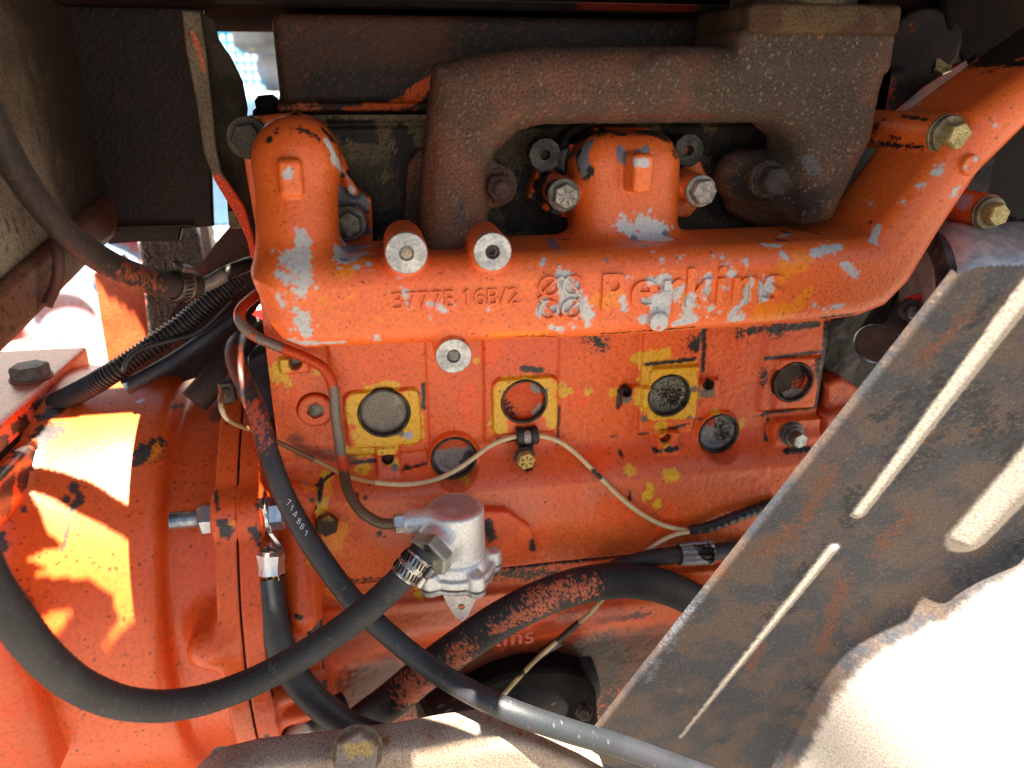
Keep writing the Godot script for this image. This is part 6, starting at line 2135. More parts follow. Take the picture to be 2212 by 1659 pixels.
func build_plate() -> void:
	var A := P(2062, 592, 0.272)
	var B := P(1280, 1584, 0.125)
	pl_x = (A - B).normalized()
	var n0 := Vector3(-0.15, -0.262, 0.95)
	pl_n = (n0 - pl_x * n0.dot(pl_x)).normalized()
	pl_y = -pl_n.cross(pl_x)
	if pl_y.y > 0:
		pl_y = -pl_y
	pl_o = B
	var a := LP(2260, 585)
	pl_ribs = [
		[LP(2240, 602), LP(1855, 1108), 0.0105, 0.0070, 0.0060, 0.0042],
		[LP(1800, 1182), LP(1470, 1592), 0.0066, 0.0024, 0.0038, 0.0012],
		[LP(2300, 930), LP(2092, 1158), 0.0250, 0.0220, 0.0130, 0.0110]]
	pl_fold = PackedVector2Array()
	pl_fold = PackedVector2Array([Vector2(0.75, 0.222), Vector2(0.50, 0.238), Vector2(0.42, 0.240), Vector2(0.30, 0.196), Vector2(0.20, 0.166), Vector2(0.0, 0.212), Vector2(-0.25, 0.262)])
	var t := thing("rusty_plate", "pitted rusty steel plate with pressed ribs, sunlit at its lower right", "steel plate", pl_o + pl_x * 0.2 + pl_y * 0.2)
	var len := (A - B).length()
	var m := MB.new()
	var step := 0.0014
	var nx := int((len + 0.16) / step)
	var ny := int(0.36 / step)
	hf_f = plate_h
	hf_x0 = -0.05
	hf_y0 = 0.0
	hf_dx = step
	hf_n = nx
	hf_rows = []
	hf_rows.resize(ny)
	var g := WorkerThreadPool.add_group_task(_hf_row, ny, -1, true)
	WorkerThreadPool.wait_for_group_task_completion(g)
	# the top corner is rounded and runs off to the right
	var keep := PackedVector2Array()
	for q in [[1240, 1634], [1280, 1584], [2030, 628], [2046, 606], [2066, 590], [2100, 577], [2140, 571], [2230, 570], [2420, 580], [2900, 1300], [2300, 2500], [1100, 2500]]:
		keep.append(LP(q[0], q[1]))
	var id := PackedInt32Array()
	id.resize(nx * ny)
	id.fill(-1)
	for jy in ny:
		var r: PackedFloat32Array = hf_rows[jy]
		var up: PackedFloat32Array = hf_rows[mini(jy + 1, ny - 1)]
		var dn: PackedFloat32Array = hf_rows[maxi(jy - 1, 0)]
		for i in nx:
			var x := hf_x0 + step * i
			var y := step * jy
			if jy > 0 and x > len - 0.03 and not Geometry2D.is_point_in_polygon(Vector2(x, y + 0.0001), keep):
				continue
			if x > len + 0.001 and jy == 0:
				continue
			id[jy * nx + i] = m.v.size()
			m.v.append(pl_o + pl_x * x + pl_y * y + pl_n * r[i])
			var gx := (r[mini(i + 1, nx - 1)] - r[maxi(i - 1, 0)]) / (2.0 * step)
			var gy := (up[i] - dn[i]) / (step * (2.0 if jy > 0 else 1.0))
			m.n.append((pl_n - pl_x * gx - pl_y * gy).normalized())
	for jy in ny - 1:
		for i in nx - 1:
			var q := [id[jy * nx + i], id[jy * nx + i + 1], id[(jy + 1) * nx + i + 1], id[(jy + 1) * nx + i]]
			if q[0] < 0 or q[1] < 0 or q[2] < 0 or q[3] < 0:
				continue
			m.idx.append_array([q[0], q[1], q[2], q[0], q[2], q[3]])
	# Godot's winding: clockwise from the front
	var flip := pl_x.cross(pl_y).dot(pl_n) > 0.0
	if flip:
		for k in range(0, m.idx.size(), 3):
			var s := m.idx[k + 1]
			m.idx[k + 1] = m.idx[k + 2]
			m.idx[k + 2] = s
	var w := wear(Color(0.125, 0.092, 0.078), Color(0.058, 0.066, 0.080), 1.0, 26.0)
	w.speck_at = 0.46
	w.speck_freq = 420.0
	w.speck = Color(0.17, 0.145, 0.13)
	var PP := func(u: float, v: float) -> Vector3:
		var l := LP(u, v)
		return pl_o + pl_x * l.x + pl_y * l.y
	for q in [[1960, 1000, 60, 2040, 840], [1900, 900, 30, 1960, 850], [2110, 850, 40, 2130, 960], [2100, 700, 20, 2140, 650], [1830, 1130, 24, 1840, 1060], [1740, 1240, 30, 1690, 1320], [1660, 1330, 20], [1780, 1180, 14], [1630, 1110, 14, 1660, 1040], [1480, 1180, 26, 1640, 1010], [1400, 1350, 34, 1560, 1130], [2190, 900, 30, 2180, 1010], [1750, 1480, 20], [1960, 640, 20, 1900, 760], [2130, 1240, 34, 2090, 1250], [2190, 1180, 26, 2150, 1230], [1560, 1600, 18]]:
		var p0: Vector3 = PP.call(q[0], q[1])
		var p1: Vector3 = PP.call(q[3], q[4]) if q.size() > 3 else p0
		w.add(p0, p1, q[2] * mpp(p0), Color(0.030, 0.034, 0.042), 0.9, 0.9, 1)
	for q in [[1790, 1020, 26, 1740, 1120], [2000, 770, 26, 2080, 690], [2010, 930, 18, 1980, 960], [1640, 1200, 34, 1720, 1140], [1960, 1120, 30, 1900, 1180], [1620, 1440, 20, 1640, 1400], [1780, 1400, 24, 1820, 1260], [2110, 930, 10], [1560, 1240, 20]]:
		var p0: Vector3 = PP.call(q[0], q[1])
		var p1: Vector3 = PP.call(q[3], q[4]) if q.size() > 3 else p0
		w.add(p0, p1, q[2] * mpp(p0), Color(0.17, 0.072, 0.042), 0.9, 0.9, 1)
	for q in [[1440, 1400, 16, 1500, 1290], [1400, 1470, 12, 1420, 1430], [1520, 1270, 10], [1470, 1490, 8]]:
		var p0: Vector3 = PP.call(q[0], q[1])
		var p1: Vector3 = PP.call(q[3], q[4]) if q.size() > 3 else p0
		w.add(p0, p1, q[2] * mpp(p0), Color(0.16, 0.18, 0.23), 1.1, 1.8, 1)
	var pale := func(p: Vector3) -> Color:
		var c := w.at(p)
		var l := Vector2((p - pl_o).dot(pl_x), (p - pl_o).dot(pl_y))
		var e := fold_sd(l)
		c = c.lerp(Color(0.62, 0.59, 0.54), smoothstep(0.002, 0.008, e + 0.003 * nz.get_noise_2d(l.x * 90.0, l.y * 90.0)) * 0.9)  # sun glare past the fold, painted in as a pale colour
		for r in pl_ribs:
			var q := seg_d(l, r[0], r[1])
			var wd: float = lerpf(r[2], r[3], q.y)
			c = c.lerp(Color(0.56, 0.52, 0.45), 0.85 * (1.0 - smoothstep(wd * 0.75, wd * 0.95, q.x + 0.0015 * nf.get_noise_2d(l.x * 160.0, l.y * 160.0))))  # ribs painted pale so that they read as sunlit
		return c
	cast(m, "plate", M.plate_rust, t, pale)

	# bracket at the bottom with its bolt
	var br := thing("axle_bracket", "rust beige steel bracket at the bottom with a large bolt, half in sun", "bracket", P(950, 1650, 0.2))
	var F := Field.new()
	F.vs = 0.0016
	var c := P(960, 1560, 0.2)
	var ol := PackedVector2Array()
	for q in [[395, 1690], [440, 1645], [490, 1618], [560, 1601], [700, 1586], [860, 1566], [960, 1548], [1030, 1538], [1100, 1546], [1170, 1568], [1240, 1600], [1300, 1640], [1360, 1700], [1360, 1950], [395, 1950]]:
		ol.append(XY(q[0], q[1], 0.172))
	var pr := F.ext(ol, 0.165, 0.200, 0.006, 0.0)
	# its face leans back
	var slope := F.box(Transform3D(Basis(Vector3.RIGHT, -0.62), Vector3(c.x, c.y - 0.02, 0.236)), Vector3(0.5, 0.2, 0.034), 0.0, 0.012)
	slope.cut = true
	F.lo = Vector3(-0.32, c.y - 0.10, 0.14)
	F.hi = Vector3(0.05, c.y + 0.02, 0.21)
	var w2 := wear(Color(0.50, 0.41, 0.325), Color(0.34, 0.255, 0.19), 0.7, 26.0)
	w2.speck_at = 0.56
	w2.speck = Color(0.42, 0.36, 0.30)
	w2.speck_freq = 180.0
	var fd := F.d
	for q in [[1000, 1560, 14], [1060, 1550, 10], [830, 1600, 16], [1120, 1580, 12], [930, 1590, 10]]:
		w2.add(hit(fd, q[0], q[1]), hit(fd, q[0], q[1]), q[2] * 0.0004, Color(0.40, 0.13, 0.06), 1.0, 1.4, 1)
	w2.add(hit(fd, 770, 1620), hit(fd, 770, 1620), 0.024, Color(0.30, 0.20, 0.08), 0.6, 1.2, 1)
	cast(F.mesh(), "plate", M.plate_rust, br, w2.at, 0.0003, 120.0)
	var w3 := wear(Color(0.34, 0.29, 0.25), Color(0.27, 0.22, 0.17), 0.8, 60.0)
	var bc := hit(fd, 772, 1622)
	w3.add(bc + Vector3(-0.004, 0.012, 0.01), bc + Vector3(0.008, 0.012, 0.01), 0.006, Color(0.55, 0.40, 0.14), 0.7, 1.6)
	w3.add(bc + Vector3(-0.014, -0.012, 0.01), bc + Vector3(0.012, -0.016, 0.008), 0.006, Color(0.50, 0.32, 0.09), 0.9, 1.6)
	bolt("bracket_bolt", "large rust yellow hex bolt in the beige bracket at the bottom", "bolt", "", bc, Vector3(0.0, 0.5, 0.87), [[0.0215, 0.0022, M.plate_rust]], 0.0190, 0.0140, w3.at, mottled(Color(0.30, 0.23, 0.15), Color(0.20, 0.14, 0.09), 60.0), M.plate_rust, 0.35)

# ---------------------------------------------------------------- what shows at the right of the engine
func build_right_side() -> void:
	var t := thing("alternator", "silver hammered metal alternator body behind the rusty plate", "alternator", P(2130, 600, 0.0))
	var F := Field.new()
	F.vs = 0.0022
	var c := P(2150, 632, 0.075)
	F.cyl(c + Vector3(-0.062, -0.004, -0.03), c + Vector3(0.16, 0.006, 0.035), 0.066, 0.062, 0.03, 0.0)
	F.lo = c + Vector3(-0.08, -0.08, -0.11)
	F.hi = c + Vector3(0.17, 0.085, 0.11)
	var w := wear(Color(0.60, 0.62, 0.64), Color(0.42, 0.44, 0.46), 0.9, 90.0)
	w.add(P(2120, 555, 0.07), P(2160, 572, 0.07), 0.0022, GREASE, 0.3, 1.0)
	w.add(P(2090, 540, 0.07), P(2120, 555, 0.07), 0.0018, GREASE, 0.3, 1.0)
	cast(F.mesh(), "body", M.cast_alloy, t, w.at, 0.0012, 170.0)
	var m := MB.new()
	m.lathe([Vector2(0.045, 0.0), Vector2(0.062, -0.004), Vector2(0.062, -0.022), Vector2(0.03, -0.022)], frame(c + Vector3(-0.064, -0.006, -0.03), Vector3(-1, 0, -0.25)), 40)
	m.finer(0.01)
	put(m, "end_bracket", M.grime, t, mottled(Color(0.12, 0.12, 0.14), Color(0.03, 0.028, 0.03), 60.0))

	var s := thing("solenoid_can", "blue silver can with a brown end cap under the intake manifold's bend", "solenoid", P(1900, 735, 0.03))
	m = MB.new()
	var d := Vector3(-0.72, -0.22, 0.66)
	var sc := P(1893, 745, 0.045)
	m.lathe([Vector2(0.0205, -0.002), Vector2(0.0222, -0.001), Vector2(0.0228, -0.004), Vector2(0.0222, -0.010), Vector2(0.0222, -0.07), Vector2(0.0, -0.07)], frame(sc, d), 44)
	m.finer(0.004)
	put(m, "can", M.zinc, s, mottled(Color(0.30, 0.35, 0.40), Color(0.16, 0.19, 0.23), 40.0))
	m = MB.new()
	m.lathe([Vector2(0.0, -0.0012), Vector2(0.020, -0.0014), Vector2(0.0207, -0.003)], frame(sc, d), 40)
	m.finer(0.004)
	put(m, "end_cap", M.grime, s, mottled(Color(0.085, 0.042, 0.036), Color(0.05, 0.028, 0.025), 60.0))
	m = MB.new()
	bolt("terminal_bolt", "small dark socket screw beside a red cable end under the manifold's bend", "bolt", "", P(1962, 666, 0.06), Vector3(-0.25, -0.1, 1), [[0.0105, 0.006, M.rubber]], 0.0066, 0.007, mottled(Color(0.28, 0.32, 0.36), Color(0.10, 0.11, 0.13), 120.0), flat_color(Color(0.03, 0.03, 0.035)), M.zinc, 0.0)
	var rc := thing("red_cable", "bright red cable end beside the dark socket screw", "cable", P(1975, 645, 0.06))
	m = MB.new()
	m.tube(spline(path([[1955, 652, 0.055], [1972, 645, 0.058], [1990, 642, 0.058], [2020, 650, 0.05]]), 0.002), PackedFloat32Array([0.0035]), 12)
	put(m, "cable", M.plastic, rc, flat_color(Color(0.55, 0.02, 0.015)))
	# timing case: dark front end of the engine
	var tc := thing("timing_case", "black oily timing case at the front end of the block with grey smears", "timing case", P(1850, 800, -0.04))
	var f := func(x: float, y: float) -> float:
		return -0.030 - 0.12 * smoothstep(0.37, 0.60, x) + 0.004 * nz.get_noise_2d(x * 40.0, y * 40.0)
	var w2 := wear(Color(0.030, 0.022, 0.022), Color(0.016, 0.012, 0.012), 0.9, 30.0)
	for q in [[1800, 830, 20, 1830, 880], [1850, 780, 16, 1830, 840], [1820, 720, 10]]:
		w2.add(P(q[0], q[1], -0.03), P(q[3] if q.size() > 3 else q[0], q[4] if q.size() > 3 else q[1], -0.03), q[2] * 0.0006, Color(0.10, 0.085, 0.10), 0.7, 1.0)
	cast(relief(f, 0.337, 0.62, -0.40, 0.24, 0.0025, 0.12), "casting", M.grime, tc, w2.at)
	var lg := thing("side_lug", "orange cast mounting lug between the block and the rusty plate", "lug", P(1800, 860, 0.0))
	var G := Field.new()
	G.vs = 0.0018
	G.ext(poly([[1778, 828], [1815, 812], [1850, 835], [1862, 880], [1850, 930], [1790, 935], [1778, 900]], -0.005), -0.03, 0.0, 0.006, 0.0)
	G.ext(poly([[1775, 895], [1850, 880], [1900, 900], [1860, 990], [1775, 985]], 0.01), -0.02, 0.012, 0.008, 0.006)
	G.lo = Vector3(0.325, -0.13, -0.032)
	G.hi = Vector3(0.42, 0.01, 0.016)
	var w3 := wear(DEEP, Color(0.42, 0.05, 0.01), 0.8, 30.0)
	w3.speck_at = 0.40
	w3.add(P(1790, 888, 0.0), P(1850, 880, 0.0), 0.004, GREASE, 0.9, 1.4)
	cast(G.mesh(), "lug", M.block_paint, lg, w3.at)

	# dark jumble above the arm
	var sh := thing("fan_shroud", "black brown fan shroud sheet in the dark upper right corner", "fan shroud", P(2150, 80, -0.1))
	m = MB.new()
	m.plate(poly([[2030, -200], [2050, 60], [2090, 150], [2140, 190], [2400, 260], [2600, -200]], -0.02), -0.03, -0.02, 0.002)
	m.finer(0.02)
	put(m, "sheet", M.soot, sh, mottled(Color(0.022, 0.015, 0.011), Color(0.012, 0.010, 0.008), 14.0))
	var wp := thing("water_pump", "dark water pump with flaking orange paint behind the exhaust outlet", "water pump", P(1980, 130, -0.08))
	var H := Field.new()
	H.vs = 0.0028
	H.box(Transform3D(Basis(), P(1935, 190, -0.10)), Vector3(0.035, 0.09, 0.03), 0.008, 0.0)
	H.cyl(P(1990, 100, -0.10), P(1990, 100, -0.035), 0.036, 0.034, 0.004, 0.008)
	H.cyl(P(1990, 168, -0.09), P(1990, 168, -0.04), 0.034, 0.036, 0.003, 0.004)
	H.box(Transform3D(Basis(), P(1930, 215, -0.06)), Vector3(0.040, 0.028, 0.02), 0.006, 0.006)
	H.lo = P(1935, 190, -0.10) + Vector3(-0.05, -0.10, -0.04)
	H.hi = P(1935, 190, -0.10) + Vector3(0.13, 0.20, 0.08)
	var w4 := wear(Color(0.040, 0.026, 0.020), Color(0.016, 0.013, 0.012), 0.9, 30.0)
	for q in [[1915, 225, 16, 1920, 195], [1900, 230, 12, 1910, 250], [1970, 60, 6], [1905, 75, 5], [1945, 240, 8]]:
		var p0 := hit(H.d, q[0], q[1])
		w4.add(p0, p0 if q.size() < 4 else hit(H.d, q[3], q[4]), q[2] * 0.0006, Color(0.42, 0.045, 0.010), 0.9, 1.0, 1)
	cast(H.mesh(), "casting", M.grime, wp, w4.at)
	bolt("pump_nut", "shiny nut catching light in the dark above the intake's arm", "nut", "", P(2028, 150, -0.03), Vector3(-0.2, 0.5, 1), [], 0.0100, 0.010, mottled(Color(0.62, 0.58, 0.36), Color(0.20, 0.18, 0.10), 160.0), flat_color(DIRT), M.zinc, 0.4)
	# fin of the manifold's bracket
	var fin := thing("bracket_fin", "dark red bracket fin rising behind the intake's arm", "bracket", P(2040, 180, 0.0))
	m = MB.new()
	m.plate(poly([[1905, 262], [1990, 190], [2060, 145], [2112, 112], [2108, 150], [2085, 175], [2000, 250], [1940, 290]], -0.02), -0.025, -0.02, 0.001)
	m.finer(0.006)
	put(m, "fin", M.block_paint, fin, mottled(Color(0.16, 0.020, 0.008), Color(0.025, 0.012, 0.010), 30.0))
	var rc2 := thing("dark_backdrop", "flat black backdrop added behind the water pump to keep the corner dark", "dark_backdrop", Vector3(0.72, 0.0, -0.1))
	m = MB.new()
	m.box(Transform3D(Basis(Vector3.UP, -0.5), Vector3(0.78, 0.12, -0.12)), Vector3(0.70, 0.72, 0.05), 0.01)  # dark backing, added so that no sky shows in this corner
	m.finer(0.04)
	put(m, "core", M.grime, rc2, mottled(Color(0.022, 0.017, 0.015), Color(0.012, 0.010, 0.010), 20.0))
	# a hose end under the lower brass bolt
	var he := thing("hose_coupling", "black and steel hose coupling at the right edge below the intake's arm", "hose coupling", P(2190, 490, 0.03))
	m = MB.new()
	m.lathe([Vector2(0.0, -0.002), Vector2(0.011, -0.002), Vector2(0.013, 0.0), Vector2(0.013, 0.012), Vector2(0.009, 0.013), Vector2(0.009, 0.02), Vector2(0.0105, 0.021), Vector2(0.0105, 0.028), Vector2(0.009, 0.029), Vector2(0.009, 0.036), Vector2(0.0105, 0.037), Vector2(0.0105, 0.08)], frame(P(2155, 492, 0.035), Vector3(1, -0.05, 0.35)), 28)
	m.finer(0.005)
	put(m, "coupling", M.old_steel, he, mottled(Color(0.035, 0.03, 0.03), Color(0.25, 0.25, 0.25), 120.0, -0.25))
	# starter motor low down in the gap below the hose
	var st := thing("oil_filter_body", "grey flaking cylinder in the gap below the coolant hose", "filter", P(1080, 1540, 0.02))
	m = MB.new()
	m.lathe([Vector2(0.0, 0.0), Vector2(0.040, 0.0), Vector2(0.046, -0.006), Vector2(0.046, -0.05), Vector2(0.049, -0.052), Vector2(0.049, -0.066), Vector2(0.046, -0.068), Vector2(0.046, -0.2)], frame(P(925, 1590, 0.030), Vector3(-0.95, -0.1, 0.3)), 48)
	m.finer(0.006)
	var w5 := wear(Color(0.035, 0.031, 0.028), Color(0.018, 0.016, 0.015), 0.9, 26.0)
	for q in [[1000, 1530, 20, 1040, 1525], [1180, 1510, 22, 1240, 1530], [960, 1560, 12]]:
		w5.add(P(q[0], q[1], 0.06), P(q[3] if q.size() > 3 else q[0], q[4] if q.size() > 3 else q[1], 0.06), q[2] * 0.001, Color(0.34, 0.38, 0.33), 1.0, 1.4, 1)
	put(m, "can", M.grime, st, w5.at)
	var bl := thing("engine_mount", "black oily cast arm behind the hanging cream wire", "bracket", P(1150, 1450, 0.02))
	m = MB.new()
	m.plate(poly([[1010, 1490], [1060, 1462], [1130, 1440], [1215, 1436], [1262, 1450], [1285, 1490], [1290, 1560], [1230, 1580], [1225, 1520], [1190, 1478], [1120, 1480], [1050, 1510]], 0.022), 0.0, 0.030, 0.004)
	m.finer(0.006)
	var w6 := wear(Color(0.014, 0.012, 0.012), Color(0.008, 0.007, 0.007), 0.9, 30.0)
	put(m, "arm", M.soot, bl, w6.at)
	bolt("arm_bolt", "dark threaded bolt end beside the lower corner of the rusty plate", "bolt", "", P(1262, 1535, 0.07), Vector3(-0.3, 0.45, 0.8), [], 0.010, 0.008, mottled(Color(0.13, 0.11, 0.10), Color(0.04, 0.034, 0.03), 100.0), flat_color(DIRT), M.old_steel, 0.2, 0.009, 0.006)
	# small white-marked hose end at the bottom left
	var wt := thing("white_duct", "white tape wrapped duct end low beside the back plate", "duct", P(650, 1570, 0.06))
	m = MB.new()
	m.tube(spline(path([[585, 1650, 0.08], [640, 1590, 0.085], [690, 1550, 0.082], [745, 1520, 0.07]]), 0.003), PackedFloat32Array([0.0125]), 24)
	var w7 := wear(Color(0.60, 0.60, 0.58), Color(0.42, 0.42, 0.41), 0.7, 30.0)
	w7.add(P(700, 1545, 0.09), P(750, 1515, 0.08), 0.018, Color(0.03, 0.03, 0.032), 0.2, 1.0)
	put(m, "duct", M.dull_rubber, wt, w7.at)

# ---------------------------------------------------------------- bonnet, ground and the yard behind
func to_bonnet(p: Vector3, y: float) -> Vector2:
	var q := p + SUN * ((y - p.y) / SUN.y)
	return Vector2(q.x, q.z)

func bell_point(u: float, v: float) -> Vector3:
	var f := func(p: Vector3) -> float: return (Vector2(p.y + 0.252, p.z + 0.14).length() - 0.236)
	return hit(f, u, v)

func build_surroundings() -> void:
	var g := MeshInstance3D.new()
	var pm := PlaneMesh.new()
	pm.size = Vector2(240, 240)
	g.mesh = pm
	g.name = "ground"
	var gm: StandardMaterial3D = M.ground
	var gm2: StandardMaterial3D = gm.duplicate()
	gm2.vertex_color_use_as_albedo = false
	gm2.albedo_color = Color(0.19, 0.18, 0.165).linear_to_srgb()
	pm.material = gm2
	g.position.y = -0.95
	g.set_meta("kind", "structure")
	add_child(g)

	# the bonnet over the engine; unseen, with openings cut to shape the sun patches
	var y := 0.47
	var t := thing("shade_bonnet", "unseen sheet over the engine with openings cut to shape the sunlight", "shade_bonnet", Vector3(0, y, 0))
	var gaps: Array[PackedVector2Array] = []
	for list in [
		[[112, 905], [328, 887], [312, 925], [298, 960], [294, 985], [304, 1008], [333, 1045], [337, 1080], [329, 1120], [272, 1088], [198, 1040], [125, 1016], [46, 1002], [60, 985], [86, 968], [75, 954], [95, 930]],
		[[66, 1062], [105, 1074], [165, 1108], [262, 1158], [320, 1203], [334, 1240], [332, 1300], [300, 1330], [262, 1360], [234, 1392], [190, 1443], [234, 1386], [256, 1340], [246, 1283], [192, 1250], [76, 1243], [102, 1225], [60, 1207], [100, 1190], [142, 1180], [104, 1150], [88, 1105]],
		[[72, 1353], [100, 1330], [159, 1317], [129, 1360], [99, 1384]],
		[[178, 842], [200, 830], [300, 822], [290, 834]]]:
		var q := PackedVector2Array()
		for e in list:
			q.append(to_bonnet(bell_point(e[0], e[1]), y))
		gaps.append(q)
	var q2 := PackedVector2Array()
	for e in [[206, 600], [232, 640], [300, 690], [312, 720], [340, 760], [340, 850], [236, 850]]:
		q2.append(to_bonnet(P(e[0], e[1], -0.25), y))
	gaps.append(q2)
	var m := MB.new()
	var x0 := -0.70
	var x1 := -0.28
	var z0 := -0.36
	var z1 := 0.24
	var st := 0.002
	var nx := int((x1 - x0) / st)
	var nzc := int((z1 - z0) / st)
	for i in nx:
		var run := -1
		for k in nzc + 1:
			var solid := false
			if k < nzc:
				solid = true
				var c := Vector2(x0 + st * (i + 0.5), z0 + st * (k + 0.5))
				for gp in gaps:
					if Geometry2D.is_point_in_polygon(c, gp):
						solid = false
			if solid and run < 0:
				run = k
			elif not solid and run >= 0:
				var za := z0 + st * run
				var zb := z0 + st * k
				m.quad(Vector3(x0 + st * i, y, za), Vector3(x0 + st * (i + 1), y, za), Vector3(x0 + st * (i + 1), y, zb), Vector3(x0 + st * i, y, zb))
				run = -1
	for r in [[-1.9, x0, z0, z1], [x1, 1.6, z0, z1], [-1.9, 1.6, -0.42, -0.36]]:
		m.quad(Vector3(r[0], y, r[2]), Vector3(r[1], y, r[2]), Vector3(r[1], y, r[3]), Vector3(r[0], y, r[3]))
	# its front edge, stepped and slotted to place the border of the shadow
	for e in [[-1.9, 0.50, -0.40, 0.50], [-0.40, 0.50, -0.19, 0.44], [-0.19, 0.44, -0.172, 0.363], [-0.115, 0.361, -0.097, 0.361], [-0.097, 0.361, -0.07, 0.300], [-0.07, 0.300, 1.6, 0.292]]:
		m.quad(Vector3(e[0], y, 0.24), Vector3(e[2], y, 0.24), Vector3(e[2], y, e[3]), Vector3(e[0], y, e[1]))
	m.quad(Vector3(-0.172, y, 0.24), Vector3(-0.115, y, 0.24), Vector3(-0.115, y, 0.338), Vector3(-0.172, y, 0.312))
	m.quad(Vector3(-0.172, y, 0.322), Vector3(-0.115, y, 0.356), Vector3(-0.115, y, 0.361), Vector3(-0.172, y, 0.363))
	put(m, "sheet", M.smooth_paint, t, flat_color(Color(0.06, 0.03, 0.02)))

	# fuel tank hanging under it: the dark band along the top of the view
	var ft := thing("fuel_tank", "black underside of the fuel tank above the valve cover", "fuel tank", Vector3(0.1, 0.40, -0.1))
	m = MB.new()
	m.box(Transform3D(Basis(), Vector3(0.15, 0.393, -0.22)), Vector3(1.06, 0.11, 0.32), 0.008)
	m.finer(0.05)
	put(m, "tank", M.black, ft, mottled(Color(0.022, 0.012, 0.010), Color(0.012, 0.009, 0.008), 10.0))
	var rl := thing("bonnet_rail", "black rail under the tank with a faint orange patch", "rail", Vector3(0.1, 0.352, -0.06))
	m = MB.new()
	var ry := P(1200, 14, -0.05).y
	m.box(Transform3D(Basis(), Vector3(0.06, ry + 0.012, -0.075)), Vector3(0.62, 0.026, 0.03), 0.005)
	m.finer(0.012)
	var w := wear(Color(0.018, 0.014, 0.013), Color(0.035, 0.030, 0.030), 0.6, 60.0)
	w.add(P(1290, 10, -0.06), P(1480, 20, -0.06), 0.016, Color(0.24, 0.030, 0.010), 0.5, 0.8)
	put(m, "rail", M.grime, rl, w.at)

